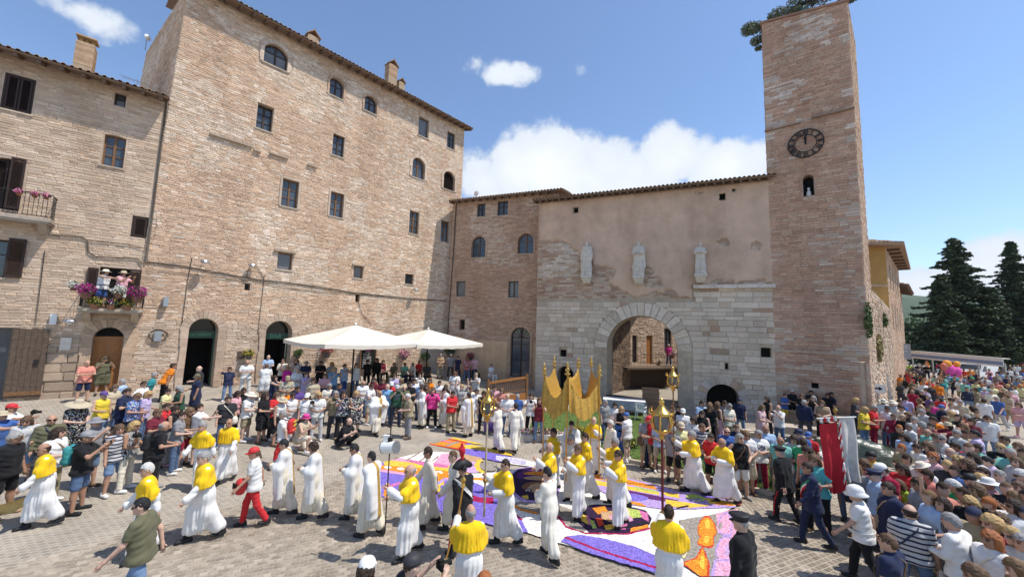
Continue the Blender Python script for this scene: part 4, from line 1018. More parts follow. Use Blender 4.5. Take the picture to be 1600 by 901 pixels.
# ================================================================== people: one continuous surface per body, grown from a field
def axis_grid(lo, hi, res, fine=None, fres=None):
    pts = []; x = lo
    while x < hi+res:
        pts.append(x); x += fres if (fine and fine[0]-1e-6 <= x < fine[1]) else res
    return np.array(pts)
class Field:
    def __init__(s): s.p = []; s.post = []
    def cap(s, a, b, ra, rb=None, k=.03): s.p.append(('c', np.array(a, float), np.array(b, float), ra, ra if rb is None else rb, k)); return s
    def ell(s, c, r, k=.03, rot=None): s.p.append(('e', np.array(c, float), np.array(r, float), rot, 0, k)); return s
    def sub(s, c, r, k=.01, rot=None): s.p.append(('s', np.array(c, float), np.array(r, float), rot, 0, k)); return s
    def mesh(s, res=.018, fine=None, margin=.05):
        lo = np.full(3, 9.); hi = np.full(3, -9.)
        for (t, a, b, ra, rb, k) in s.p:
            if t == 'c': m_ = max(ra, rb); lo = np.minimum(lo, np.minimum(a, b)-m_); hi = np.maximum(hi, np.maximum(a, b)+m_)
            elif t == 'e': m_ = b.max() if ra is not None else b; lo = np.minimum(lo, a-m_); hi = np.maximum(hi, a+m_)
        lo -= margin; hi += margin
        ax = [axis_grid(lo[i], hi[i], res, fine[i] if fine else None, fine[3] if fine else None) for i in range(3)]
        D = np.full([len(a) for a in ax], .5, np.float32)
        for (t, a, b, ra, rb, k) in s.p:
            if t == 'c': m_ = max(ra, rb)+k+2.5*res; l, h = np.minimum(a, b)-m_, np.maximum(a, b)+m_
            else: m_ = (b.max() if ra is not None else b)+k+2.5*res; l, h = a-m_, a+m_
            ix = [slice(np.searchsorted(ax[i], l[i]), np.searchsorted(ax[i], h[i])+1) for i in range(3)]
            X, Y, Z = np.meshgrid(ax[0][ix[0]], ax[1][ix[1]], ax[2][ix[2]], indexing='ij', sparse=True)
            if t == 'c':
                ab = b-a; L2 = max(1e-9, ab@ab)
                tt = np.clip(((X-a[0])*ab[0]+(Y-a[1])*ab[1]+(Z-a[2])*ab[2])/L2, 0, 1)
                d = np.sqrt((X-a[0]-tt*ab[0])**2+(Y-a[1]-tt*ab[1])**2+(Z-a[2]-tt*ab[2])**2)-(ra+(rb-ra)*tt)
            else:
                x, y, z = X-a[0], Y-a[1], Z-a[2]
                if ra is not None: x, y, z = (ra[0][0]*x+ra[1][0]*y+ra[2][0]*z, ra[0][1]*x+ra[1][1]*y+ra[2][1]*z, ra[0][2]*x+ra[1][2]*y+ra[2][2]*z)
                q = np.sqrt((x/b[0])**2+(y/b[1])**2+(z/b[2])**2); d = (q-1)*b.min()*np.where(q > 1, 1.0, 1.0)
            v = D[ix[0], ix[1], ix[2]]
            if t == 's':
                d = -d; h = np.clip(.5-.5*(d-v)/k, 0, 1) if k > 0 else 0; D[ix[0], ix[1], ix[2]] = np.maximum(v, d) if k <= 0 else (d*(1-h)+v*h)+k*h*(1-h)
            else:
                h = np.clip(.5+.5*(v-d)/k, 0, 1); D[ix[0], ix[1], ix[2]] = v*(1-h)+d*h-k*h*(1-h)
        if s.post:
            X, Y, Z = np.meshgrid(*ax, indexing='ij')
            for f in s.post: D = f(D, X, Y, Z)
        return surface_nets(D, ax)
def surface_nets(D, ax):
    I = D < 0; nx, ny, nz = D.shape
    S = np.zeros((nx-1, ny-1, nz-1), np.int8)
    for dx in (0, 1):
        for dy in (0, 1):
            for dz in (0, 1): S += I[dx:nx-1+dx, dy:ny-1+dy, dz:nz-1+dz]
    act = (S > 0) & (S < 8); ids = -np.ones(act.shape, np.int64); cells = np.argwhere(act); ids[act] = np.arange(len(cells))
    acc = np.zeros((len(cells), 3)); cnt = np.zeros(len(cells)); c = cells
    for axis in range(3):
        o = [k for k in range(3) if k != axis]
        for u in (0, 1):
            for v in (0, 1):
                p = c.copy(); p[:, o[0]] += u; p[:, o[1]] += v; q = p.copy(); q[:, axis] += 1
                a = D[p[:, 0], p[:, 1], p[:, 2]]; b = D[q[:, 0], q[:, 1], q[:, 2]]; mk = (a < 0) != (b < 0)
                t = np.where(mk, a/np.where(mk, a-b, 1), 0); w = p.astype(float); w[:, axis] += t
                acc[mk] += w[mk]; cnt[mk] += 1
    w = acc/cnt[:, None]
    V = np.stack([np.interp(w[:, i], np.arange(len(ax[i])), ax[i]) for i in range(3)], 1)
    F = []
    for axis in range(3):
        o = [(axis+1) % 3, (axis+2) % 3]
        sl0 = [slice(None)]*3; sl1 = [slice(None)]*3; sl0[axis] = slice(0, -1); sl1[axis] = slice(1, None)
        ch = I[tuple(sl0)] != I[tuple(sl1)]; e = np.argwhere(ch)
        e = e[(e[:, o[0]] > 0) & (e[:, o[1]] > 0) & (e[:, o[0]] < D.shape[o[0]]-1) & (e[:, o[1]] < D.shape[o[1]]-1)]
        ins = I[e[:, 0], e[:, 1], e[:, 2]]
        def cid(u, v):
            p = e.copy(); p[:, o[0]] += u; p[:, o[1]] += v; return ids[p[:, 0], p[:, 1], p[:, 2]]
        q = np.stack([cid(-1, -1), cid(0, -1), cid(0, 0), cid(-1, 0)], 1); q[~ins] = q[~ins][:, ::-1]; F.append(q)
    F = np.concatenate(F); F = F[(F >= 0).all(1)]
    return V, F
def np_mesh(name, V, F, mats, col=None, smooth=True, mi=None):
    me = bpy.data.meshes.new(name); me.vertices.add(len(V)); me.vertices.foreach_set('co', np.asarray(V, np.float32).ravel())
    F = np.asarray(F); k = F.shape[1]; me.loops.add(len(F)*k); me.polygons.add(len(F)); me.loops.foreach_set('vertex_index', F.ravel().astype(np.int32))
    me.polygons.foreach_set('loop_start', np.arange(0, len(F)*k, k, dtype=np.int32))
    for q in (mats if isinstance(mats, (list, tuple)) else [mats]): me.materials.append(q)
    if mi is not None: me.polygons.foreach_set('material_index', np.asarray(mi, np.int32))
    me.polygons.foreach_set('use_smooth', np.full(len(F), smooth))
    if col is not None:
        at = me.color_attributes.new('col', 'FLOAT_COLOR', 'POINT'); c = np.ones((len(V), 4), np.float32); c[:, :3] = col; at.data.foreach_set('color', c.ravel())
    me.update(calc_edges=True); me.validate(); return me

# materials worn
def cloth_mat(name, kind='plain'):
    mt = bpy.data.materials.new(name); mt.use_nodes = True; nt = mt.node_tree; L = nt.links.new
    bs = nt.nodes['Principled BSDF']; bs.inputs['Roughness'].default_value = .95; bs.inputs['Specular IOR Level'].default_value = .06; bs.inputs['Sheen Weight'].default_value = .08
    oi = N(nt, 'ShaderNodeObjectInfo'); tcn = N(nt, 'ShaderNodeTexCoord')
    ns = N(nt, 'ShaderNodeTexNoise', i_Scale=7.0, i_Detail=4.0); L(tcn.outputs['Object'], ns.inputs['Vector'])
    mp = N(nt, 'ShaderNodeMapRange', n_1=.3, n_2=.7, n_3=.88, n_4=1.06); L(ns.outputs['Fac'], mp.inputs[0])
    sc = N(nt, 'ShaderNodeVectorMath', operation='SCALE'); L(oi.outputs['Color'], sc.inputs[0]); L(mp.outputs[0], sc.inputs['Scale']); out = sc.outputs[0]
    if kind != 'plain':
        mx = N(nt, 'ShaderNodeMixRGB'); L(out, mx.inputs[1])
        if kind == 'stripe':
            sx = N(nt, 'ShaderNodeSeparateXYZ'); L(tcn.outputs['Object'], sx.inputs[0])
            a = N(nt, 'ShaderNodeMath', operation='MULTIPLY', n_1=75.0); L(sx.outputs[2], a.inputs[0]); b = N(nt, 'ShaderNodeMath', operation='SINE'); L(a.outputs[0], b.inputs[0]); g = N(nt, 'ShaderNodeMath', operation='GREATER_THAN', n_1=.45); L(b.outputs[0], g.inputs[0]); fac = g.outputs[0]; mx.inputs[2].default_value = (.03, .03, .06, 1)
        elif kind == 'print':
            vo = N(nt, 'ShaderNodeTexVoronoi', i_Scale=22.0); L(tcn.outputs['Object'], vo.inputs['Vector']); g = N(nt, 'ShaderNodeMath', operation='LESS_THAN', n_1=.42); L(vo.outputs['Distance'], g.inputs[0]); fac = g.outputs[0]
            cm = N(nt, 'ShaderNodeMixRGB', blend_type='MIX'); cm.inputs[0].default_value = .25; cm.inputs[1].default_value = (.55, .5, .45, 1); L(vo.outputs['Color'], cm.inputs[2]); L(cm.outputs[0], mx.inputs[2])
        elif kind == 'zebra':
            wv = N(nt, 'ShaderNodeTexWave', i_Scale=11.0, i_Distortion=6.0, i_Detail=2.0); L(tcn.outputs['Object'], wv.inputs['Vector']); g = N(nt, 'ShaderNodeMath', operation='GREATER_THAN', n_1=.5); L(wv.outputs['Fac'], g.inputs[0]); fac = g.outputs[0]; mx.inputs[2].default_value = (.03, .025, .02, 1)
        elif kind == 'chest':
            sx = N(nt, 'ShaderNodeSeparateXYZ'); L(tcn.outputs['Object'], sx.inputs[0])
            def rng(o, lo, hi):
                a = N(nt, 'ShaderNodeMath', operation='GREATER_THAN', n_1=lo); L(o, a.inputs[0]); b = N(nt, 'ShaderNodeMath', operation='LESS_THAN', n_1=hi); L(o, b.inputs[0]); c = N(nt, 'ShaderNodeMath', operation='MULTIPLY'); L(a.outputs[0], c.inputs[0]); L(b.outputs[0], c.inputs[1]); return c.outputs[0]
            def mul(a, b): c = N(nt, 'ShaderNodeMath', operation='MULTIPLY'); L(a, c.inputs[0]); L(b, c.inputs[1]); return c.outputs[0]
            n2 = N(nt, 'ShaderNodeTexNoise', i_Scale=24.0, i_Detail=2.0); L(tcn.outputs['Object'], n2.inputs['Vector']); g = N(nt, 'ShaderNodeMath', operation='GREATER_THAN', n_1=.48); L(n2.outputs['Fac'], g.inputs[0])
            fac = mul(mul(rng(sx.outputs[0], -.10, .10), rng(sx.outputs[2], 1.18, 1.34)), mul(rng(sx.outputs[1], -1, -.04), g.outputs[0])); mx.inputs[2].default_value = (.10, .09, .16, 1)
        L(fac, mx.inputs[0]); out = mx.outputs[0]
    L(out, bs.inputs['Base Color'])
    mpz = N(nt, 'ShaderNodeMapping'); mpz.inputs['Scale'].default_value = (1, 1, .3); L(tcn.outputs['Object'], mpz.inputs['Vector']); w = N(nt, 'ShaderNodeTexNoise', i_Scale=19.0, i_Detail=3.0, i_Distortion=.5); L(mpz.outputs[0], w.inputs['Vector']); bp = N(nt, 'ShaderNodeBump', i_Strength=.4, i_Distance=.016); L(w.outputs['Fac'], bp.inputs['Height']); L(bp.outputs[0], bs.inputs['Normal'])
    return mt
for _k in ('plain', 'stripe', 'print', 'zebra', 'chest'): M['cloth_'+_k] = cloth_mat('cloth_'+_k, _k)
def skin_mat():
    mt = bpy.data.materials.new('skin'); mt.use_nodes = True; nt = mt.node_tree; L = nt.links.new
    bs = nt.nodes['Principled BSDF']; bs.inputs['Roughness'].default_value = .55; bs.inputs['Specular IOR Level'].default_value = .3
    oi = N(nt, 'ShaderNodeObjectInfo'); at = N(nt, 'ShaderNodeAttribute', attribute_name='col'); v = N(nt, 'ShaderNodeVectorMath', operation='MULTIPLY'); L(oi.outputs['Color'], v.inputs[0]); L(at.outputs['Color'], v.inputs[1]); L(v.outputs[0], bs.inputs['Base Color'])
    return mt
M['skin'] = skin_mat()
M['hair'] = mat('hair', src='obj', nscale=30, namt=.4, rough=.6, bump=.5, bscale=70)
M['worn'] = mat('worn', src='obj', nscale=20, namt=.15, rough=.6)
M['straw'] = mat('straw', src='obj', nscale=40, namt=.25, rough=.9, bump=.4, bscale=120)
M['lens'] = mat('lens', (.012, .012, .015), rough=.15, spec=.6)

# ------------------------------------------------------------------ skeleton and poses (person faces -Y, feet on z = 0)
def dirv(f, o, s):
    f, o = R(f), R(o); return np.array([s*math.sin(o), -math.sin(f)*math.cos(o), -math.cos(f)*math.cos(o)])
ARMS = {'hang': ((3, 9), (14, 5)), 'cross': ((18, 14), (82, -62)), 'phone': ((48, 16), (140, -24)), 'reach': ((78, 10), (96, -8)), 'up': ((158, 20), (172, -6)),
        'hip': ((-14, 38), (28, -48)), 'hold': ((14, 12), (84, -34)), 'shade': ((72, 48), (146, -52)), 'fold': ((20, 14), (100, -44)), 'pole': ((52, 12), (128, -18)), 'polelow': ((24, 10), (86, -22)),
        'swingf': ((26, 8), (48, 2)), 'swingb': ((-24, 8), (-4, 4)), 'behind': ((120, 50), (200, -60)), 'out': ((55, 30), (78, 10)), 'down': ((8, 14), (30, 0)), 'knee': ((38, 6), (60, -6))}
LEGS = {'stand': ((0, 5, 0, 3), (0, 5, 0, 3)), 'relax': ((6, 6, -4, 3), (-2, 5, -2, 4)), 'walk': ((17, 2, 6, 1), (-11, 2, -30, 1)), 'step': ((-9, 3, -24, 2), (14, 3, 4, 2)),
        'sit': ((84, 8, 2, 4), (82, 10, -4, 4)), 'squat': ((112, 14, -52, 6), (104, 16, -48, 6)), 'kneel': ((96, 6, -6, 4), (14, 8, -92, 2))}
POSE = {  # arm at -x, arm at +x, legs, lean, head yaw, head pitch
    'stand': ('hang', 'hang', 'relax', 0, 0, 6), 'standl': ('hang', 'hang', 'stand', 2, 30, 8), 'standr': ('hang', 'hang', 'stand', 2, -30, 8), 'cross': ('cross', 'cross', 'relax', -2, 10, 4), 'phone': ('phone', 'phone', 'stand', 0, 0, 2), 'film': ('reach', 'phone', 'relax', 0, 8, 0),
    'reach': ('reach', 'reach', 'stand', 4, 0, 0), 'up': ('up', 'up', 'stand', -2, 0, -6), 'up1': ('up', 'hang', 'stand', 0, 0, -2), 'hip': ('hip', 'hip', 'relax', 0, -8, 2), 'hip1': ('hip', 'hold', 'relax', 0, 12, 2), 'hold': ('hold', 'hold', 'stand', 3, 0, 14),
    'shade': ('shade', 'hang', 'relax', 0, 0, -4), 'ear': ('hang', 'phone', 'relax', 0, -20, 4), 'walk': ('swingb', 'swingf', 'walk', 5, 0, 4), 'step': ('swingf', 'swingb', 'step', 5, 0, 4), 'fold': ('fold', 'fold', 'stand', 2, 0, 10), 'walkfold': ('fold', 'fold', 'walk', 4, 0, 14),
    'pole': ('polelow', 'pole', 'step', 2, 0, 2), 'pole2': ('pole', 'polelow', 'walk', 3, 0, 4), 'sit': ('hold', 'knee', 'sit', 6, 0, 4), 'squat': ('phone', 'phone', 'squat', 22, 0, -2), 'kneel': ('phone', 'phone', 'kneel', 14, 0, 2), 'behind': ('behind', 'hang', 'relax', 0, 0, 2),
    'lean': ('hang', 'down', 'relax', 22, 0, -8), 'look': ('hang', 'hold', 'stand', 4, -24, 20), 'bag': ('hold', 'hang', 'relax', 0, 22, 4), 'out': ('out', 'out', 'stand', 8, 0, 12)}
HEADR = (.077, .097, .118)
def skeleton(pose):
    A, B, lg, lean, hy, hp = POSE[pose]; J = {}
    thl, shl = .43, .42
    L = LEGS[lg]; low = []
    for s, (tf, to, sf, so) in zip((-1, 1), L):
        hip = np.array([s*.095, 0, 0.0]); kn = hip+dirv(tf, to, s)*thl; an = kn+dirv(sf, so, s)*shl
        low.append(an[2]); J['hip', s], J['knee', s], J['ank', s] = hip, kn, an
    pz = -min(low)+.085
    if lg == 'kneel': pz = max(pz, -min(J['knee', -1][2], J['knee', 1][2])+.06)
    for k in list(J): J[k] = J[k]+np.array([0, 0, pz])
    J['pel'] = np.array([0, 0, pz+.03])
    cl, sl = math.cos(R(lean)), math.sin(R(lean)); rot = np.array([[1, 0, 0], [0, cl, -sl], [0, sl, cl]]); rot = np.array([[1, 0, 0], [0, cl, -sl], [0, sl, cl]]) if True else rot
    T = lambda v: J['pel']+rot@np.array(v, float)
    J['rot'] = rot; J['T'] = T
    J['waist'] = T((0, .0, .14)); J['chest'] = T((0, .005, .34)); J['neck'] = T((0, .015, .53)); J['nb'] = T((0, .01, .47))
    for s, nm in ((-1, A), (1, B)):
        (uf, uo), (ff, fo) = ARMS[nm]; sh = T((s*.178, .01, .45)); el = sh+rot@(dirv(uf, uo, s)*.285); fd = rot@dirv(ff, fo, s); wr = el+fd*.25
        J['sh', s], J['el', s], J['wr', s], J['fd', s] = sh, el, wr, fd
    cy, sy, cp, sp = math.cos(R(hy)), math.sin(R(hy)), math.cos(R(hp-lean*.6)), math.sin(R(hp-lean*.6))
    hr = np.array([[cy, -sy, 0], [sy, cy, 0], [0, 0, 1]])@np.array([[1, 0, 0], [0, cp, -sp], [0, sp, cp]])
    J['hr'] = rot@hr if abs(lean) < 12 else rot@hr
    J['head'] = J['neck']+J['hr']@np.array([0, -.02, .125])
    J['top'] = J['head'][2]+.118
    return J
SK = {k: skeleton(k) for k in POSE}
def hand_tubes(J, s):
    """five fingers rooted in the palm, each bent, the thumb leaving its side"""
    V = []; F = []; w = J['wr', s]; d = J['fd', s]/np.linalg.norm(J['fd', s]); a = np.cross(d, np.array([1.0*s, .3, .2])); a /= np.linalg.norm(a); n = np.cross(d, a)
    for k, (off, ln, cu) in enumerate(((-.030, .068, .5), (-.010, .078, .45), (.010, .074, .5), (.029, .058, .6), (.036, .05, .2))):
        base = w+d*(.085 if k < 4 else .03)+a*(off if k < 4 else .034); dd = d if k < 4 else (d*.6+a*.8)/1.0
        p0, p1 = base, base+dd*ln*.5; p2 = p1+(dd*math.cos(cu)-n*s*math.sin(cu))*ln*.5
        o = len(V); x = np.cross(dd, n); x /= np.linalg.norm(x)
        for p, r in ((p0, .0095), (p1, .0088), (p2, .006)):
            for q in range(5): an = 2*math.pi*q/5; V.append(p+(x*math.cos(an)+n*math.sin(an))*r)
        for i in range(2):
            for q in range(5): F.append((o+i*5+q, o+i*5+(q+1) % 5, o+(i+1)*5+(q+1) % 5, o+(i+1)*5+q))
        F.append((o+10, o+11, o+12, o+13))
    return V, F
def body_field(J):
    f = Field(); h = J['head']; hr = J['hr']; H = lambda x, y, z: h+hr@np.array([x, y, z]); T = J['T']
    f.cap(T((-.07, 0, .0)), T((.07, 0, .0)), .115, k=.05).cap(T((-.05, 0, .14)), T((.05, 0, .14)), .098, k=.06).cap(T((-.075, .0, .33)), T((.075, .0, .33)), .108, k=.06).cap(T((-.13, .01, .44)), T((.13, .01, .44)), .058, k=.06)
    f.cap(T((0, .015, .45)), J['head']+hr@np.array([0, .01, -.05]), .058, .052, k=.04)
    for s in (-1, 1):
        f.cap(J['hip', s], J['knee', s], .088, .056, k=.04).cap(J['knee', s], J['ank', s], .056, .036, k=.03)
        m_ = J['knee', s]*.7+J['ank', s]*.3; f.ell(m_+np.array([0, .018, 0]), (.05, .052, .1), k=.03)
        a = J['ank', s]; f.cap(a+np.array([0, .03, -.045]), a+np.array([s*.02, -.14, -.055]), .034, .030, k=.03)
        f.cap(J['sh', s], J['el', s], .052, .040, k=.04).cap(J['el', s], J['wr', s], .040, .027, k=.02)
        f.cap(J['wr', s], J['wr', s]+J['fd', s]*.085, .028, .033, k=.02)
    f.ell(h, HEADR, k=.02, rot=hr).ell(H(0, -.028, -.062), (.056, .062, .062), k=.03, rot=hr)
    f.cap(H(0, -.092, .012), H(0, -.112, -.022), .010, .015, k=.014)
    for s in (-1, 1):
        f.ell(H(s*.078, .008, -.008), (.012, .022, .033), k=.008, rot=hr); f.cap(H(s*.018, -.092, .03), H(s*.05, -.078, .032), .009, k=.012)
    f.cap(H(-.018, -.088, -.062), H(.018, -.088, -.062), .009, k=.01).ell(H(0, -.082, -.098), (.022, .018, .018), k=.015, rot=hr)
    for s in (-1, 1): f.sub(H(s*.032, -.1, .006), (.02, .016, .012), k=.008, rot=hr)
    return f
BODY = {}
def body_mesh(pose):
    if pose in BODY: return BODY[pose]
    J = SK[pose]; h = J['head']; fine = [(h[i]-.12, h[i]+.12) for i in range(2)]+[(h[2]-.15, h[2]+.14), .0095]
    V, F = body_field(J).mesh(.019, fine)
    col = np.ones((len(V), 3)); P = (V-h)@J['hr']
    eye = (np.abs(np.abs(P[:, 0])-.032) < .017) & (P[:, 1] < -.06) & (np.abs(P[:, 2]-.004) < .011); col[eye] = (.14, .12, .11)
    br = (np.abs(np.abs(P[:, 0])-.034) < .022) & (P[:, 1] < -.06) & (np.abs(P[:, 2]-.03) < .009); col[br] = (.3, .24, .2)
    lip = (np.abs(P[:, 0]) < .024) & (P[:, 1] < -.07) & (np.abs(P[:, 2]+.062) < .009); col[lip] = (.85, .5, .48)
    V = list(V); F = [tuple(q) for q in F]; n0 = len(V)
    for s in (-1, 1):
        v, q = hand_tubes(J, s); o = len(V); V += v; F += [tuple(i+o for i in t) for t in q]
    col = np.concatenate([col, np.ones((len(V)-n0, 3))])
    BODY[pose] = np_mesh('person', np.array(V), np.array(F), M['skin'], col); return BODY[pose]
def folds(amp, n, zlo=.1, zhi=1.0, seed=0.0, c=(0, 0)):
    def f(D, X, Y, Z):
        th = np.arctan2(Y-c[1], X-c[0]); w = np.clip((zhi-Z)/(zhi-zlo), 0, 1)**.7
        return D-amp*w*(np.sin(n*th+1.7*np.sin(2*th+seed)+seed*3)+.5*np.sin((n*2+1)*th+2.0*Z*3+seed))
    return f
def pleats(amp, n, zlo, zhi, seed=0.0):
    def f(D, X, Y, Z):
        th = np.arctan2(Y, X)+.15*np.sin(3*Z+seed)+.12*np.sin(2*np.arctan2(Y, X)+seed); w = np.clip((zhi-Z)/(zhi-zlo), 0, 1)**.55
        return D+amp*w*(.62-np.abs(np.sin(n*.5*th+seed)))*1.3-amp*.5*w*np.sin(5*th+2.2*seed)
    return f
def cutz(z, above=True): return lambda D, X, Y, Z: np.maximum(D, (z-Z) if above else (Z-z))
def wrinkle(amp=.006): return lambda D, X, Y, Z: D-amp*(np.sin(X*31+Z*23)*np.sin(Y*27-Z*37+1.3)+.6*np.sin(Z*61+X*19))
GARM = {}
def garment(pose, kind):
    A, B, lg, lean, hy, hp = POSE[pose]
    key = (kind, lg) if kind in ('trousers', 'shorts', 'skirt', 'longskirt') else (kind, pose)
    if key in GARM: return GARM[key]
    J = SK[pose]; T = J['T']; f = Field(); pz = J['pel'][2]; mats = [M['cloth_plain']]; nm = kind; mi = None
    mid = lambda a, b, t: a+(b-a)*t
    def torso(g=.022, low=-.06):
        f.cap(T((-.072, 0, low)), T((.072, 0, low)), .128+g, k=.05).cap(T((-.06, 0, .14)), T((.06, 0, .14)), .106+g, k=.06).cap(T((-.075, 0, .33)), T((.075, 0, .33)), .110+g, k=.06).cap(T((-.13, .01, .43)), T((.13, .01, .43)), .058+g, k=.06)
        for s in (-1, 1): f.cap(T((s*.066, 0, low)), T((s*.062, 0, .16)), .120+g*.8, .102+g, k=.04).cap(T((s*.062, 0, .16)), T((s*.07, 0, .33)), .102+g, .102+g, k=.04)
        f.cap(T((0, .015, .44)), T((0, .012, .49)), .066+g*.5, k=.03)
    if kind in ('shirt', 'polo', 'longshirt', 'tank', 'dress', 'jacket'):
        torso(.03 if kind == 'jacket' else .022, -.10 if kind != 'jacket' else -.16)
        for s in (-1, 1):
            if kind in ('shirt', 'polo', 'dress'): f.cap(J['sh', s], mid(J['sh', s], J['el', s], .62), .066, .062, k=.04)
            if kind in ('longshirt', 'jacket'): f.cap(J['sh', s], J['el', s], .068, .056, k=.04).cap(J['el', s], mid(J['el', s], J['wr', s], .97), .056, .043, k=.02)
        if kind == 'dress':
            for s in (-1, 1): f.cap(mid(J['hip', s], J['pel'], .2), mid(J['hip', s], J['knee', s], .9), .12, .135, k=.12)
            f.post.append(folds(.012, 7, pz-.5, pz+.1))
        f.post.append(wrinkle())
        if kind == 'polo': f.cap(T((0, .012, .47)), T((0, .012, .51)), .072, k=.01)
        if kind != 'dress' and lg not in ('sit', 'squat', 'kneel'): f.post.append(cutz(pz-(.14 if kind != 'jacket' else .22)))
    elif kind in ('trousers', 'shorts'):
        f.cap(J['pel']+np.array([-.07, 0, -.03]), J['pel']+np.array([.07, 0, -.03]), .118, k=.03)
        for s in (-1, 1):
            if kind == 'trousers': f.cap(J['hip', s]+np.array([0, 0, -.06]), J['knee', s], .092, .070, k=.02).cap(J['knee', s], mid(J['knee', s], J['ank', s], .93), .072, .062, k=.03)
            else: f.cap(J['hip', s]+np.array([0, 0, -.06]), mid(J['hip', s], J['knee', s], .86), .096, .09, k=.02)
        f.post.append(wrinkle(.003))
    elif kind in ('skirt', 'longskirt'):
        f.cap(J['pel']+np.array([-.07, 0, .02]), J['pel']+np.array([.07, 0, .02]), .125, k=.05); t = .75 if kind == 'skirt' else 1.0
        for s in (-1, 1):
            e = mid(J['hip', s], J['knee', s], .9) if kind == 'skirt' else mid(J['knee', s], J['ank', s], .7); f.cap(J['hip', s], e, .12, .14 if kind == 'skirt' else .16, k=.14)
        f.post += [folds(.014, 8, pz-.6, pz)]
    elif kind in ('alb', 'robe'):
        torso(.004, -.05)
        for s in (-1, 1):
            kn = mid(J['hip', s], J['knee', s], .85)*np.array([.85, .97, 1]); e = mid(J['knee', s], J['ank', s], .72); e = e*np.array([.95, .95, 1])+np.array([0, .01, 0])
            f.cap(J['hip', s]+np.array([-s*.03, 0, .1]), kn, .115, .112, k=.09).cap(kn, e, .112, .114, k=.10)
            f.cap(J['sh', s], J['el', s], .060, .062, k=.05).cap(J['el', s], mid(J['el', s], J['wr', s], .96), .062, .066, k=.03).cap(J['el', s]+np.array([0, 0, -.02]), mid(J['el', s], J['wr', s], .92)+np.array([0, 0, -.06]), .038, .048, k=.04)
        f.cap(np.array([0, .0, pz-.05]), np.array([0, .0, .30]), .12, .135, k=.10)
        f.post += [pleats(.024, 15, .12, pz+.14, .4), cutz(.13)]
        if kind == 'alb': f.post.append(lambda D, X, Y, Z: D+.018*np.exp(-((Z-pz-.10)/.03)**2))
    elif kind == 'cape':
        for s in (-1, 1):
            f.cap(T((s*.05, .005, .455)), T((s*.12, .005, .41)), .075, .078, k=.06).cap(T((s*.11, .005, .40)), T((s*.13, -.0, .15)), .092, .128, k=.09)
            up = mid(J['sh', s], J['el', s], .72); f.cap(J['sh', s]+np.array([0, 0, -.02]), up, .066, .084, k=.06).cap(up, up+np.array([0, .0, -.09]), .082, .09, k=.06)
        f.cap(T((0, -.02, .36)), T((0, -.035, .14)), .102, .125, k=.10).cap(T((0, .03, .36)), T((0, .04, .13)), .102, .125, k=.10)
        f.cap(T((0, .012, .45)), T((0, .012, .50)), .070, .060, k=.03)
        f.post += [pleats(.015, 19, pz+.13, pz+.48, 1.1)]
        inv = J['rot'].T; P0 = J['pel']
        f.post.append(lambda D, X, Y, Z: np.maximum(D, .135-(inv[2, 0]*(X-P0[0])+inv[2, 1]*(Y-P0[1])+inv[2, 2]*(Z-P0[2]))))
    elif kind == 'cope':
        for s in (-1, 1):
            f.cap(T((s*.06, .01, .455)), J['sh', s]+np.array([0, 0, -.02]), .068, .075, k=.06)
            w = mid(J['el', s], J['wr', s], .5); f.cap(J['sh', s], J['el', s], .078, .085, k=.08).cap(J['el', s], w, .082, .072, k=.06)
            f.cap(J['el', s]+np.array([0, .02, -.02]), np.array([J['el', s][0]*.75, J['el', s][1]+.04, pz-.50]), .085, .085, k=.12)
            f.cap(w, np.array([w[0]*.9, w[1]+.08, pz-.30]), .055, .05, k=.12)
        f.cap(T((0, .04, .36)), np.array([0, .09, pz-.54]), .13, .17, k=.14).cap(T((0, -.02, .36)), np.array([0, -.01, pz-.30]), .125, .14, k=.12).cap(T((0, .03, .45)), T((0, .02, .505)), .075, .062, k=.03)
        f.post += [pleats(.022, 11, pz-.5, pz+.42, 2.2), cutz(pz-.52)]; mats = [M['cloth_plain'], M['gold_cloth']]
    V, F = f.mesh(.0195 if kind not in ('cape', 'cope', 'alb', 'robe') else .0185)
    if kind == 'cope':
        c = V[F].mean(1); x = c[:, 0]; mi = ((np.abs(x) < .05) & (c[:, 2] < 9)).astype(int)
    me = np_mesh(nm, V, F, mats, None, True, mi); GARM[key] = me; return me
M['gold_cloth'] = mat('gold_cloth', (.52, .33, .09), nscale=40, namt=.45, rough=.55, metal=.25, bump=.5, bscale=90)
M['gold_silk'] = mat('gold_silk', (.55, .325, .065), nscale=14, namt=.3, rough=.45, metal=.25, bump=.25, bscale=24)
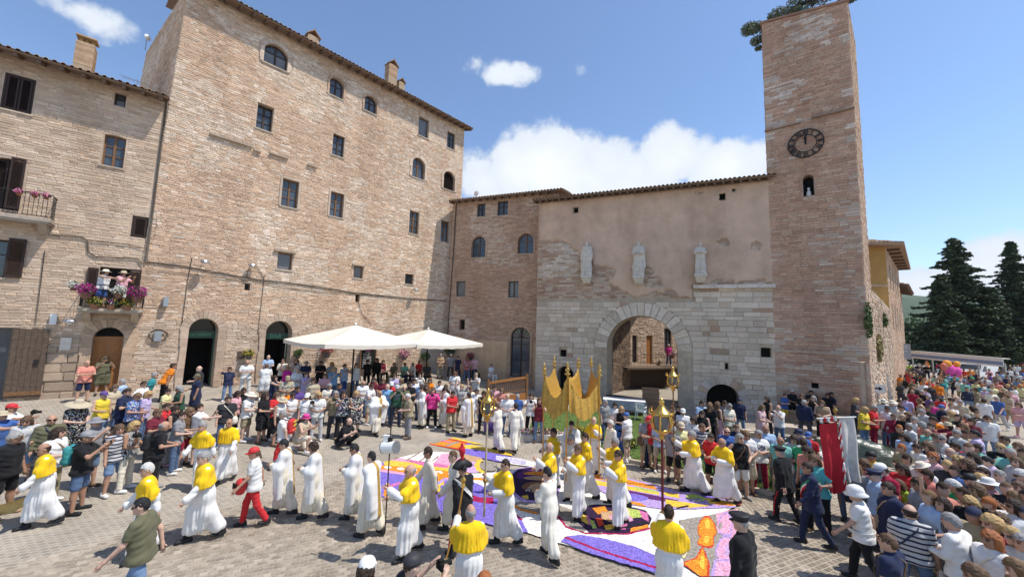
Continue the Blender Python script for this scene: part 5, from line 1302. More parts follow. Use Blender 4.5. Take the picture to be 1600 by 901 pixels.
# hats and hair in the head's own axes
HAIRM = {}
def hair_mesh(kind):
    if kind in HAIRM: return HAIRM[kind]
    f = Field(); rx, ry, rz = HEADR
    def face(zc=.045, yc=-.045): return lambda D, X, Y, Z: np.maximum(D, np.minimum(np.minimum(zc-Z, 9), -(Y-yc)-.0) if False else np.minimum(zc-Z, yc-Y))
    g = (.008 if kind == 'crop' else .013) if kind in ('short', 'crop') else .02
    if kind == 'bald': g = .007
    f.ell((0, .004, .006), (rx+g, ry+g, rz+g), k=.01)
    if kind in ('long', 'bob'):
        L = -.24 if kind == 'long' else -.11
        for s in (-1, 1): f.cap((s*.068, .03, .0), (s*.082, .03, L), .036, .034, k=.04)
        f.cap((0, .075, 0), (0, .085, L), .055, .06, k=.05)
    if kind == 'bun': f.ell((0, .115, .04), (.045, .04, .045), k=.02)
    if kind == 'tail': f.cap((0, .10, .02), (0, .14, -.16), .032, .02, k=.02)
    amp = {'curly': .018, 'long': .006, 'bob': .007}.get(kind, .004)
    f.post.append(lambda D, X, Y, Z: D-amp*(np.sin(X*70+2)*np.sin(Y*66)*np.sin(Z*74+1)+.5*np.sin(X*120)*np.sin(Z*110)))
    if kind == 'bald': f.post.append(lambda D, X, Y, Z: np.maximum(D, np.maximum(Z-.045+.0*Y, -.012-Y)))
    else:
        f.post.append(face(.052 if kind != 'crop' else .06))
        if kind in ('short', 'crop', 'bun', 'tail'): f.post.append(lambda D, X, Y, Z: np.maximum(D, np.minimum(.004-Z, (.035 if kind != 'crop' else .05)-Y)))
    f.post.append(lambda D, X, Y, Z: np.maximum(D, -(np.sqrt((X/rx)**2+(Y/ry)**2+(Z/rz)**2)-.97)*.07))
    if kind in ('short', 'crop', 'bald', 'curly', 'bun', 'tail'): f.post.append(lambda D, X, Y, Z: np.where(Y < .16, np.maximum(D, -.07-Z+np.where(Y > .1, 9*0, 0)-(.5 if kind == 'tail' else 0)*(Y > .085)), D))
    V, F = f.mesh(.011); HAIRM[kind] = np_mesh('hair', V, F, M['hair']); return HAIRM[kind]
HATM = {}
def hat_mesh(kind):
    if kind in HATM: return HATM[kind]
    b = MB(); b.smooth = True; n = 20; m_ = 'worn'
    dome = [(.092, .02), (.094, .05), (.088, .09), (.066, .122), (.03, .138), (.0, .141)]
    if kind == 'cap':
        b.lathe(dome, n, sq=1.16); vs = []; fs = []
        for k in range(9): a = math.pi*(1.18+.64*k/8); vs += [(.09*math.cos(a), .105*math.sin(a), .035), (.105*math.cos(a)*.9, .10*math.sin(a)-.075*max(0, -math.sin(a)), .022), (.09*math.cos(a), .105*math.sin(a), .027), (.105*math.cos(a)*.9, .10*math.sin(a)-.075*max(0, -math.sin(a)), .015)]
        for k in range(8): o = 4*k; fs += [(o, o+1, o+5, o+4), (o+2, o+6, o+7, o+3), (o+1, o+3, o+7, o+5)]
        b.add(vs, fs)
    elif kind in ('sunhat', 'straw', 'bucket', 'bighat'):
        R_, dz = {'sunhat': (.175, -.015), 'straw': (.17, .0), 'bucket': (.135, -.035), 'bighat': (.27, -.07)}[kind]; m_ = 'straw' if kind != 'bucket' else 'worn'
        b.lathe([(.09, .015), (R_*.6, .022+dz*.3), (R_, .03+dz), (R_*.99, .038+dz), (R_*.6, .032+dz*.3), (.095, .035), (.092, .08), (.078, .118), (.045, .128), (0, .13)], n, sq=1.1)
    elif kind == 'helmet':
        m_ = 'worn'; b.lathe([(.10, .0), (.15, -.02), (.155, -.012), (.112, .03), (.112, .07), (.098, .12), (.06, .152), (.02, .165), (0, .175)], n, sq=1.15)
    elif kind == 'peaked':
        b.lathe([(.09, .03), (.092, .06), (.128, .10), (.132, .112), (.08, .128), (0, .13)], n, sq=1.1); vs = []; fs = []
        for k in range(9): a = math.pi*(1.2+.6*k/8); vs += [(.09*math.cos(a), .10*math.sin(a), .038), (.09*math.cos(a), .10*math.sin(a)-.055*max(0, -math.sin(a)), .012)]
        for k in range(8): o = 2*k; fs += [(o, o+1, o+3, o+2)]
        b.add(vs, fs)
    elif kind == 'bicorne':
        prof = [(-.20, .03), (-.14, .0), (0, .02), (.14, .0), (.20, .03), (.16, .09), (.07, .155), (0, .17), (-.07, .155), (-.16, .09)]
        b.prism(prof, -.075, .085)
    HATM[kind] = b.mesh('hat', M[m_]); return HATM[kind]
def misc():
    b = MB(); b.smooth = True
    V, F = Field().cap((0, .05, .035), (0, -.13, .032), .046, .042, k=.03).cap((0, .03, .06), (0, .03, .10), .046, .05, k=.03).mesh(.012)
    keep = Field(); keep.cap((0, .05, .035), (0, -.13, .032), .046, .042, k=.03).cap((0, .03, .06), (0, .03, .095), .044, .046, k=.03); keep.post.append(cutz(.0)); V, F = keep.mesh(.012)
    HATM['shoe'] = np_mesh('shoe', V, F, M['worn'])
    g = MB()
    for s in (-1, 1): g.add([(s*.008, -.103, -.014), (s*.062, -.088, -.014), (s*.062, -.088, .020), (s*.008, -.103, .020), (s*.008, -.097, -.014), (s*.062, -.082, -.014), (s*.062, -.082, .020), (s*.008, -.097, .020)], [(0,1,2,3), (7,6,5,4), (0,4,5,1), (3,2,6,7), (1,5,6,2), (0,3,7,4)]); g.box((s*.06, -.085, .008), (s*.084, .0, .015))
    g.box((-.01, -.104, .008), (.01, -.098, .016)); HATM['glasses'] = g.mesh('glasses', M['lens'])
misc()
def mat_from(J):
    m_ = Matrix([list(J['hr'][i])+[J['head'][i]] for i in range(3)]+[[0, 0, 0, 1]]); return m_

C_ = dict(white=(.74, .73, .71), cream=(.72, .66, .54), black=(.018, .018, .02), navy=(.025, .032, .07), darkgrey=(.06, .062, .068), grey=(.26, .26, .27), palegrey=(.48, .48, .48), blue=(.06, .13, .36), lightblue=(.36, .48, .66), skyblue=(.22, .40, .62), teal=(.04, .26, .28), green=(.05, .36, .14), darkgreen=(.03, .08, .05), lime=(.34, .55, .06),
          olive=(.13, .125, .075), khaki=(.32, .27, .17), beige=(.50, .42, .30), tan=(.40, .28, .17), brown=(.12, .07, .04), red=(.55, .035, .04), crimson=(.30, .02, .05), maroon=(.16, .025, .04), pink=(.66, .36, .40), hotpink=(.68, .06, .28), magenta=(.50, .03, .22), purple=(.12, .07, .24), lilac=(.50, .42, .62), orange=(.75, .22, .02), yellow=(.72, .54, .06), gold=(.84, .53, .02),
          paleyellow=(.68, .64, .34), jeans=(.09, .14, .24), denim=(.16, .24, .38), coral=(.66, .26, .20), aqua=(.12, .45, .45), mint=(.2, .5, .42), charcoal=(.035, .035, .04), blond=(.46, .30, .13), ginger=(.32, .11, .035), darkbrown=(.035, .02, .013), greyhair=(.30, .29, .28), whitehair=(.6, .58, .55), lightbrown=(.17, .10, .05))
SKINS = [(.50, .30, .21), (.44, .25, .17), (.54, .34, .25), (.36, .20, .13), (.58, .38, .29)]
def tint(o, c): o.color = (*C_[c], 1)
PEOPLE = []
rp = random.Random(11)
def person(px, py, pose='stand', face=0, top=('shirt', 'white'), bot=('trousers', 'jeans'), hair=('short', 'darkbrown'), hat=None, glasses=False, h=1.70, pat='plain', shoe=None, robe=None, label=None, group=None, stout=None, skin=None, at=None, zoff=0.0):
    """a person whose crown the photograph shows at (px, py); face: 0 towards the viewer, 90 to the picture's right"""
    J = SK[pose]; k = h/SK['stand']['top']; top_z = J['top']*k+(.03 if hat else .012)
    P = np.array(at, float) if at is not None else ground_at(px, py, top_z+zoff)
    P = np.array([P[0], P[1], (gz(P[0], P[1])+zoff) if at is None else at[2]])
    ang = math.atan2(-P[0], P[1])*.8+R(face)
    if at is None: hx, hy_ = J['head'][0]*k, J['head'][1]*k; P[0] -= hx*math.cos(ang)-hy_*math.sin(ang); P[1] -= hx*math.sin(ang)+hy_*math.cos(ang)
    r = link('person', body_mesh(pose), None, P, ang); sx = stout or rp.uniform(.98, 1.14); r.scale = (k*sx, k*sx*.99, k)
    r.color = (*(skin or rp.choice(SKINS)), 1); r['label'] = label or ''; r['category'] = 'person'
    if group: r['group'] = group
    def put(nm, me, col, mt=None):
        o = link(nm, me, r); o.color = (*(C_[col] if isinstance(col, str) else col), 1)
        if mt is not None: o.material_slots[0].link = 'OBJECT'; o.material_slots[0].material = mt
        return o
    if robe: 
        for (kd, c) in robe: put({'alb': 'alb', 'robe': 'robe', 'cape': 'shoulder_cape', 'cope': 'cope'}[kd], garment(pose, kd), c)
    if bot: put(bot[0] if bot[0] != 'longskirt' else 'skirt', garment(pose, bot[0]), bot[1])
    if top: put({'tank': 'vest', 'polo': 'polo_shirt', 'longshirt': 'long_shirt'}.get(top[0], top[0]), garment(pose, top[0]), top[1], M['cloth_'+pat] if pat != 'plain' else None)
    hm = mat_from(J)
    if hair: o = put('hair', hair_mesh(hair[0]), hair[1]); o.matrix_local = hm @ Matrix.Diagonal((.95, .95, .86, 1)) if hat else hm
    if hat: o = put('hat', hat_mesh(hat[0]), hat[1]); o.matrix_local = hm
    if glasses: o = link('glasses', HATM['glasses'], r); o.matrix_local = hm
    sc = shoe or rp.choice(['black', 'brown', 'white', 'charcoal', 'white', 'tan'])
    for s in (-1, 1):
        a = J['ank', s]; o = put('shoe', HATM['shoe'], sc); sh = a-J['knee', s]; pit = math.atan2(sh[1], -sh[2])
        lift = a[2]-.085; o.matrix_local = Matrix.Translation(Vector(a)) @ Matrix.Rotation(-min(.9, max(0, lift*2.5)) if lift > .02 else 0, 4, 'X') @ Matrix.Rotation(R(8)*s, 4, 'Z') @ Matrix.Translation((0, 0, -.085)) @ Matrix.Scale(1.0, 4)
    r['_k'] = k; PEOPLE.append((r, dict(px=px, py=py, pose=pose, top=top, bot=bot, hair=hair, hat=hat, glasses=glasses, robe=robe, pat=pat)))
    return r
def hand_world(r, pose, s, ext=.08):
    J = SK[pose]; k = r.scale; v = J['wr', s]+J['fd', s]*ext; v = Vector((v[0]*k[0], v[1]*k[1], v[2]*k[2])); v.rotate(Matrix.Rotation(r.rotation_euler.z, 3, 'Z')); return r.location+v
def part_world(r, pose, key, off=(0, 0, 0)):
    J = SK[pose]; k = r.scale; v = np.array(J[key])+np.array(off); v = Vector((v[0]*k[0], v[1]*k[1], v[2]*k[2])); v.rotate(Matrix.Rotation(r.rotation_euler.z, 3, 'Z')); return r.location+v
# ================================================================== things on the square
def T(name, label, cat, loc=(0, 0, 0), rz=0, group=None): return empty(name, loc, rz, label, cat, group)
def part(par, name, m, fn, **kw):
    b = MB(); fn(b); return b.build(name, M[m] if isinstance(m, str) else m, par, **kw)
def G(px, py, h=0.0): return Vector(ground_at(px, py, h))
def A(px, py, Y): return Vector(CP+pray(px, py)*(Y/pray(px, py)[1]))
# ------------------------------------------------------------------ setts: real stones near the viewer, on the paving's own bond
_ca, _sa = math.cos(R(24)), math.sin(R(24)); sett_list = []
def in_view(x, y):
    px, py, d = project((x, y, 0)); return -25 < px < 1625 and py < 925 and d > .5
for j in range(-190, 190):
    for i in range(-160, 160):
        u, v = (i+(.5 if j % 2 else 0))*.145+.0725, j*.108+.054
        x, y = u*_ca-v*_sa, u*_sa+v*_ca
        x, y = u*math.cos(R(24))-v*math.sin(R(24)), u*math.sin(R(24))+v*math.cos(R(24))
        if 3.5 < y < 12.5 and -17 < x < 17 and x*NWALL[0]+y*NWALL[1] < 11.5 and in_view(x, y): sett_list.append((x, y))
sett_list.sort(key=lambda p: p[0]**2+p[1]**2)
SETTU = []
for _ in range(6):
    b = MB(); j = lambda a: random.uniform(-a, a); w, l, h = .0465, .065, .011
    tp = [(sx*(l-.008)+j(.004), sy*(w-.008)+j(.004), h+j(.003)) for sx, sy in ((-1, -1), (1, -1), (1, 1), (-1, 1))]
    b.add([(-l, -w, 0), (l, -w, 0), (l, w, 0), (-l, w, 0)]+tp, [(4, 5, 6, 7), (0, 1, 5, 4), (1, 2, 6, 5), (2, 3, 7, 6), (3, 0, 4, 7)]); SETTU.append(b.mesh('sett', M['stone_one']))
def sett_col(x, y):
    n = .5+.5*mnoise.noise(Vector((x*.5, y*.5, 3)))+.35*mnoise.noise(Vector((x*1.7, y*1.7, 8))); k = random.uniform(.76, 1.2)*(.80+.36*n); c = random.choice([(.345, .29, .23), (.315, .265, .21), (.37, .315, .25), (.295, .25, .2), (.355, .30, .24)]); return tuple(v*k for v in c)
sb = MB()
for q, (x, y) in enumerate(sett_list):
    c = sett_col(x, y)
    if q < 300: o = link('sett', random.choice(SETTU), ground, (x, y, -.012), R(24)); o.color = (*c, 1)
    else:
        w, l = .0465, .065; h = .011; rx, ry = math.cos(R(24)), math.sin(R(24)); P = lambda a, e, z: (x+a*rx-e*ry, y+a*ry+e*rx, z-.012); j = lambda: random.uniform(-.004, .004)
        sb.add([P(-l, -w, 0), P(l, -w, 0), P(l, w, 0), P(-l, w, 0), P(-l+.008+j(), -w+.008+j(), h+j()*.7), P(l-.008+j(), -w+.008+j(), h+j()*.7), P(l-.008+j(), w-.008+j(), h+j()*.7), P(-l+.008+j(), w-.008+j(), h+j()*.7)], [(4,5,6,7), (0,1,5,4), (1,2,6,5), (2,3,7,6), (3,0,4,7)], 0, c)
sb.build('setts', M['stone'], ground, kind='stuff')

# ------------------------------------------------------------------ flower carpets (petals strewn on the paving)
def petal_material():
    mt = bpy.data.materials.new('petals'); mt.use_nodes = True; nt = mt.node_tree; L = nt.links.new; bs = nt.nodes['Principled BSDF']; bs.inputs['Roughness'].default_value = .9; bs.inputs['Specular IOR Level'].default_value = .1
    at = N(nt, 'ShaderNodeAttribute', attribute_name='col'); tcn = N(nt, 'ShaderNodeTexCoord'); vo = N(nt, 'ShaderNodeTexVoronoi', i_Scale=38.0); L(tcn.outputs['Object'], vo.inputs['Vector'])
    hs = N(nt, 'ShaderNodeHueSaturation'); L(at.outputs['Color'], hs.inputs['Color']); sx = N(nt, 'ShaderNodeSeparateXYZ'); L(vo.outputs['Color'], sx.inputs[0])
    m1 = N(nt, 'ShaderNodeMapRange', n_3=.62, n_4=1.3); L(sx.outputs[0], m1.inputs[0]); L(m1.outputs[0], hs.inputs['Value']); m2 = N(nt, 'ShaderNodeMapRange', n_3=.485, n_4=.515); L(sx.outputs[1], m2.inputs[0]); L(m2.outputs[0], hs.inputs['Hue'])
    L(hs.outputs[0], bs.inputs['Base Color']); bp = N(nt, 'ShaderNodeBump', i_Strength=.9, i_Distance=.012); L(vo.outputs['Distance'], bp.inputs['Height']); L(bp.outputs[0], bs.inputs['Normal']); return mt
M['petals'] = petal_material()
PC = dict(white=(.74, .71, .66), violet=(.20, .15, .52), lav=(.42, .30, .58), orange=(.72, .26, .03), yellow=(.75, .50, .07), pale=(.70, .60, .30), pink=(.68, .34, .48), rose=(.58, .16, .34), crimson=(.34, .02, .08), dark=(.035, .018, .05), plum=(.11, .03, .14), brown=(.22, .10, .05), tan=(.50, .32, .18), lime=(.40, .48, .12), red=(.55, .06, .03), grey=(.30, .27, .23), black=(.02, .02, .025), lilac=(.55, .36, .58))
def chaikin(p, n=2):
    for _ in range(n): p = [q for i in range(len(p)) for a, c in [(p[i], p[(i+1) % len(p)])] for q in ((a[0]*.75+c[0]*.25, a[1]*.75+c[1]*.25), (a[0]*.25+c[0]*.75, a[1]*.25+c[1]*.75))]
    return p
def stroke(pts, w):
    """a ribbon w metres wide along points of the square"""
    g = [G(*p) for p in pts]; L_ = []; R_ = []
    for i, p in enumerate(g):
        d = g[min(i+1, len(g)-1)]-g[max(i-1, 0)]; n = Vector((-d.y, d.x, 0)).normalized()*w/2; L_.append(p+n); R_.append(p-n)
    return L_+R_[::-1]
CZ = [0]
def carpet(label, items):
    root = None
    for k, it in enumerate(items):
        col, pts = it[0], it[1]; mode = it[2] if len(it) > 2 else 's'
        g = stroke(pts, it[3]) if mode == 'w' else [G(*p) for p in (chaikin(pts) if mode == 's' else pts)]
        if root is None: c0 = sum(g, Vector())/len(g); c0.z = 0; root = T('flower_carpet', label, 'flower carpet', c0)
        out = []
        for i in range(len(g)):   # ragged petal edges
            a, c = g[i], g[(i+1) % len(g)]; n = max(1, int((c-a).length/.07)); dd = (c-a); nn = Vector((-dd.y, dd.x, 0)); nn = nn.normalized() if nn.length > 1e-6 else nn
            for s in range(n): out.append(a.lerp(c, s/n)+nn*random.uniform(-.012, .012))
        CZ[0] += 1; z = .008+.0005*CZ[0]; out = [Vector((p.x-c0.x, p.y-c0.y, z)) for p in out]
        tri = tessellate_polygon([out]); b = MB(); fs = []
        for t in tri:
            A_, B_, C__ = [out[q] for q in t]; fs.append(t if (B_-A_).cross(C__-A_).z > 0 else t[::-1])
        n = len(out); b.add(out, fs, 0, PC[col]); low = [Vector((p.x, p.y, max(.001, z-.006))) for p in out]
        b.add(out+low, [(i, i+n, (i+1) % n+n, (i+1) % n) for i in range(n)], 0, PC[col])
        b.build('petal_patch', M['petals'], root)
    return root
carpet('long flower carpet wing of pink, orange and violet bands with a white fan, at left', [
 ('pink', [(557, 704), (600, 709), (660, 714), (720, 716), (735, 728), (700, 734), (600, 722), (540, 712)], 'l'),
 ('yellow', [(517, 723), (534, 708), (556, 707), (600, 717), (640, 722), (690, 727), (735, 730), (735, 742), (690, 735), (640, 730), (590, 725), (545, 722), (528, 727)], 'l'),
 ('violet', [(533, 713), (560, 715), (600, 722), (600, 727), (558, 720), (533, 716)], 'l'),
 ('white', [(530, 719), (558, 721), (560, 726), (526, 725)], 'l'),
 ('white', [(645, 693), (664, 704), (706, 707), (712, 712), (690, 724), (641, 719), (611, 711)], 'l'),
 ('pink', [(690, 709), (712, 708), (716, 716), (700, 727), (678, 723)], 'l'),
 ('rose', [(640, 718), (668, 722), (700, 727), (700, 731), (660, 727), (638, 721)], 'l'),
 ('brown', [(617, 716), (628, 710)], 'w', .05), ('brown', [(634, 720), (656, 706)], 'w', .05), ('brown', [(655, 721), (667, 713)], 'w', .04), ('brown', [(676, 720), (686, 712)], 'w', .04), ('brown', [(590, 715), (608, 706)], 'w', .05), ('brown', [(567, 711), (590, 700)], 'w', .05),
 ('orange', [(592, 726), (640, 730), (735, 741), (735, 752), (640, 740), (592, 733)], 'l')]
 + [('white', [(x-8, 729.5+(x-600)*.1), (x, 726.5+(x-600)*.1), (x+8, 730+(x-600)*.1), (x, 733+(x-600)*.1)]) for x in range(606, 735, 20)]
 + [('pink', [(592, 733), (640, 740), (735, 751), (735, 756), (640, 744), (592, 737)], 'l'), ('violet', [(592, 737), (640, 744), (735, 755), (735, 800), (690, 800), (592, 775)], 'l'),
    ('orange', [(600, 765), (606, 752), (614, 768), (640, 775), (640, 783), (598, 778)]), ('yellow', [(602, 750), (612, 765), (630, 772), (628, 775), (606, 768)]), ('rose', [(598, 762), (625, 753), (625, 757), (600, 766)], 'l'),
    ('orange', [(682, 738), (696, 742), (694, 758), (683, 764), (664, 760)], 'l'), ('yellow', [(684, 752), (694, 755), (690, 770), (664, 768)], 'l'), ('lav', [(682, 758), (696, 748)], 'w', .12)])
carpet('orange and violet striped flower carpet panel nearest the cream-robed line', [
 ('red', [(658, 691), (681, 679), (735, 692), (717, 703)], 'l'), ('orange', [(663, 690.5), (682, 681.5), (728, 693), (714, 700.5)], 'l'), ('violet', [(670, 687), (680, 682.5), (690, 684), (680, 689)], 'l'),
 ('grey', [(676, 692), (697, 685)], 'w', .16), ('grey', [(697, 697), (716, 690)], 'w', .16), ('rose', [(684, 686), (706, 691)], 'w', .12), ('yellow', [(683, 678), (690, 676.5), (757, 695), (742, 694)], 'l'), ('violet', [(720, 697), (732, 692.5), (736, 694), (726, 700)], 'l')])
carpet('blue-violet striped flower swath with white rays in the middle of the square', [
 ('yellow', [(720, 695), (740, 696), (800, 708), (800, 713), (740, 703), (722, 701)], 'l'), ('violet', [(722, 701), (745, 703), (812, 717), (830, 726), (800, 724), (770, 720), (722, 709)], 'l'),
 ('white', [(775, 712), (812, 717), (850, 726), (848, 732), (800, 726), (775, 719)], 'l')]
 + [('violet', [(770, 711+k*2.3), (822, 721.5+k*1.3)], 'w', .035) for k in range(5)]
 + [('tan', [(722, 709), (752, 716), (756, 722), (730, 722)], 'l'), ('lilac', [(727, 722), (748, 722), (745, 732), (752, 738), (735, 741), (722, 735)]), ('yellow', [(750, 719), (745, 727), (748, 735), (757, 740)], 'w', .16)])
carpet('great white flower carpet with violet leaves and two dark painted faces, under the gold canopy', [
 ('white', [(735, 741), (775, 739), (850, 727), (905, 733), (978, 786), (1040, 796), (1148, 793), (1120, 806), (1063, 815), (1075, 870), (1112, 905), (1040, 905), (1000, 888), (876, 850), (870, 849), (824, 834), (800, 797), (770, 775), (734, 753)], 'l'),
 ('orange', [(735, 747), (756, 748), (756, 752), (735, 751)], 'l'), ('lav', [(752, 747), (772, 744), (772, 758)], 'l'),
 ('violet', [(688, 760), (734, 752), (753, 760), (771, 775), (800, 797), (815, 813), (825, 834), (799, 829), (740, 815), (690, 803)], 'l'),
 ('crimson', [(738, 775), (752, 779), (771, 778), (771, 789), (752, 787), (738, 784)], 'l'), ('crimson', [(795, 801), (806, 806), (815, 814)], 'w', .08),
 ('grey', [(757, 722), (778, 722), (776, 737), (757, 737), (748, 730)]), ('grey', [(798, 786), (842, 783), (872, 790), (900, 800), (905, 815), (920, 834), (895, 828), (872, 812), (840, 804), (815, 800)]),
 ('orange', [(796, 787), (812, 797), (840, 804)], 'w', .10), ('crimson', [(872, 808), (885, 825), (915, 835), (980, 836), (1020, 826)], 'w', .06),
 ('lav', [(795, 760), (800, 735), (830, 729), (868, 735), (878, 760), (868, 783), (830, 789), (805, 781)]), ('dark', [(797, 757), (803, 736), (832, 730), (866, 736), (875, 760), (864, 779), (832, 785), (808, 777)]),
 ('plum', [(803, 750), (812, 736), (850, 733), (870, 748), (870, 757), (840, 748)]), ('orange', [(812, 742), (830, 737), (862, 739), (866, 746), (840, 744)]), ('tan', [(815, 748), (840, 744), (866, 750), (850, 752), (825, 751)]),
 ('brown', [(812, 764), (822, 755), (848, 753), (866, 760), (860, 772), (835, 774)]), ('tan', [(822, 763), (835, 756), (854, 758), (860, 766), (845, 771), (828, 770)]), ('black', [(817, 768), (825, 764), (834, 768), (825, 771.5)]), ('white', [(820, 768), (825, 765.7), (830, 768), (825, 770)]), ('black', [(823.3, 768), (825, 766.3), (826.7, 768), (825, 769.5)]), ('yellow', [(815, 777), (824, 775), (826, 781), (818, 781)], 'l'),
 ('dark', [(900, 796), (930, 790), (975, 791), (1010, 800), (1018, 812), (1012, 826), (980, 835), (920, 834), (901, 816)], 'l'),
 ('yellow', [(906, 804), (916, 808), (920, 822), (908, 816)], 'l'), ('rose', [(916, 807), (924, 815), (932, 826), (920, 822)], 'l'), ('lime', [(920, 814), (928, 816), (933, 828), (926, 828)], 'l'), ('orange', [(925, 796), (945, 793), (950, 800), (935, 806)], 'l'), ('tan', [(938, 802), (962, 800), (975, 810), (955, 818), (940, 812)], 'l'), ('pink', [(950, 808), (985, 806), (990, 816), (960, 820)], 'l'), ('yellow', [(944, 824), (962, 820), (958, 830), (946, 830)], 'l'), ('red', [(930, 812), (940, 812), (944, 822), (936, 826)], 'l'), ('rose', [(962, 822), (982, 818), (978, 830), (964, 830)], 'l'),
 ('lime', [(980, 796), (998, 799), (1004, 810), (988, 812), (978, 804)], 'l'), ('rose', [(998, 799), (1012, 804), (1014, 818), (1004, 812)], 'l'), ('pale', [(972, 795), (982, 796), (984, 806), (972, 806)], 'l'), ('orange', [(985, 828), (1012, 822), (1014, 826), (985, 834)], 'l'), ('black', [(968, 828), (1014, 819)], 'w', .07),
 ('violet', [(876, 848.6), (886, 840.5), (910, 838.5), (944, 844.5), (991, 856.6), (1027, 872), (1060, 890), (1062, 908), (1027, 899), (980, 885), (920, 867)], 'l'), ('crimson', [(882, 842), (930, 861), (980, 877), (1060, 900)], 'w', .07)])
carpet('narrow rainbow flower carpet with lime and violet swirls, along the lawn side', [
 ('lav', [(925, 740), (976, 748), (1031, 761), (1061, 771), (1087, 771), (1119, 779), (1152, 788), (1149, 795), (1063, 798), (1037, 798), (978, 789), (930, 765)], 'l'),
 ('orange', [(926, 742), (974, 750), (1022, 761), (1028, 768), (974, 758), (928, 750)], 'l'), ('yellow', [(930, 752), (974, 760), (1030, 771), (1030, 776), (974, 766), (932, 760)], 'l'), ('lime', [(990, 762), (1025, 769), (1030, 773), (995, 767)], 'l'), ('plum', [(976, 767), (1060, 784), (1060, 789), (976, 777)], 'l'),
 ('violet', [(978, 772), (1005, 776), (1018, 783), (990, 787), (976, 781)]), ('orange', [(976, 784), (1000, 788), (1010, 794), (985, 790)], 'l'), ('yellow', [(1035, 771), (1060, 774), (1062, 781), (1040, 777)], 'l'), ('lime', [(1068, 776), (1084, 773), (1104, 780), (1100, 787), (1078, 784)]), ('violet', [(1085, 771), (1118, 779), (1122, 784), (1108, 783), (1092, 775)]), ('yellow', [(1100, 780), (1124, 783), (1149, 789), (1149, 793), (1110, 790)], 'l'), ('yellow', [(1040, 783), (1075, 788), (1110, 793), (1080, 796), (1040, 794)], 'l'), ('orange', [(1118, 787), (1146, 791), (1146, 793), (1118, 791)], 'l'), ('violet', [(1080, 784), (1094, 782), (1098, 787)], 'w', .06), ('red', [(1150, 786), (1158, 785), (1160, 789), (1152, 792)], 'l'), ('black', [(1058, 797), (1076, 793)], 'w', .06)])
def bell_shape(cx, cy, s): return [(cx-14*s, cy+2*s), (cx-10*s, cy-16*s), (cx+2*s, cy-25*s), (cx+12*s, cy-12*s), (cx+15*s, cy+3*s), (cx+9*s, cy+10*s), (cx+12*s, cy+22*s), (cx-2*s, cy+24*s), (cx-15*s, cy+17*s), (cx-8*s, cy+8*s)]
carpet('flower carpet of orange and pink bell shapes on grey, beside the officer in black', [
 ('grey', [(1062, 816), (1119, 806), (1152, 797), (1156, 905), (1110, 905), (1062, 880)], 'l'), ('pink', [(1119, 806), (1152, 798), (1154, 850), (1135, 842), (1122, 836)], 'l'),
 ('red', bell_shape(1104, 834, 1.12)), ('orange', bell_shape(1104, 834, 1.0)), ('yellow', [(1100, 818), (1108, 813), (1111, 828), (1104, 832)]), ('yellow', [(1100, 842), (1108, 840), (1108, 852), (1100, 852)]),
 ('red', [(1064, 884), (1086, 876), (1098, 857), (1109, 884), (1109, 905), (1095, 905)], 'l'), ('orange', [(1068, 884), (1088, 877), (1098, 861), (1106, 885), (1105, 905), (1095, 905)], 'l'), ('yellow', [(1092, 885), (1098, 868), (1102, 886), (1098, 896)]),
 ('lav', bell_shape(1134, 868, 1.25)), ('pink', bell_shape(1134, 868, 1.08)), ('lav', bell_shape(1134, 822, .85)), ('pink', bell_shape(1134, 822, .7)), ('lilac', [(1130, 858), (1140, 852), (1144, 870), (1134, 876)]), ('grey', [(1112, 884), (1120, 878), (1120, 894), (1113, 896)]), ('grey', [(1122, 824), (1128, 818), (1128, 830), (1124, 832)]), ('lav', [(1110, 905), (1116, 878), (1150, 878), (1154, 905)], 'l'), ('pink', [(1116, 905), (1120, 882), (1147, 882), (1150, 905)], 'l'), ('pale', [(1064, 866), (1072, 858), (1074, 872), (1066, 878)]), ('grey', [(1066, 868), (1071, 863), (1071, 871), (1067, 874)])])

# ------------------------------------------------------------------ lawn and kerb before the gate
lp = [(822, 684), (838, 640), (1005, 646), (1090, 672), (1200, 690), (1224, 740), (1222, 778), (1150, 760), (1080, 741), (985, 722), (905, 700)]
lg = [G(*p) for p in lp]; b = MB(); tri = tessellate_polygon([lg]); out = [Vector((p.x, p.y, gz(p.x, p.y)+.03)) for p in lg]
b.add(out, [t if (out[t[1]]-out[t[0]]).cross(out[t[2]]-out[t[0]]).z > 0 else t[::-1] for t in tri]); M['lawn'] = mat('lawn', (.10, .15, .035), nscale=4, namt=.4, rough=1, bump=.8, bscale=60)
lawn = b.build('lawn', M['lawn'], kind='structure')
gb_ = MB(); nn = 0
while nn < 9000:
    w = RNG.dirichlet(np.ones(3)); t = tri[RNG.randint(len(tri))]; p = out[t[0]]*w[0]+out[t[1]]*w[1]+out[t[2]]*w[2]; a = RNG.rand()*6.28; h = RNG.uniform(.05, .11); s = .012; dx, dy = math.cos(a)*s, math.sin(a)*s
    c = [(.10, .17, .035), (.13, .19, .05), (.08, .13, .03), (.20, .20, .08)][RNG.randint(4)]; gb_.add([p+Vector((dx, dy, -.01)), p+Vector((-dx, -dy, -.01)), p+Vector((RNG.uniform(-.04, .04), RNG.uniform(-.04, .04), h))], [(0, 1, 2)], 0, c); nn += 1
gb_.build('grass', M['leaf'], None, kind='stuff', label='short green grass of the lawn before the gate', cat='grass')
kr = [lg[-5], lg[-4], lg[-3], lg[-2], lg[-1], lg[0]]; kr = [lg[6], lg[7], lg[8], lg[9], lg[10], lg[0]]; kerb = T('kerb', 'pale stone kerb edging the lawn', 'kerb', (0, 0, 0)); kerb['kind'] = 'structure'
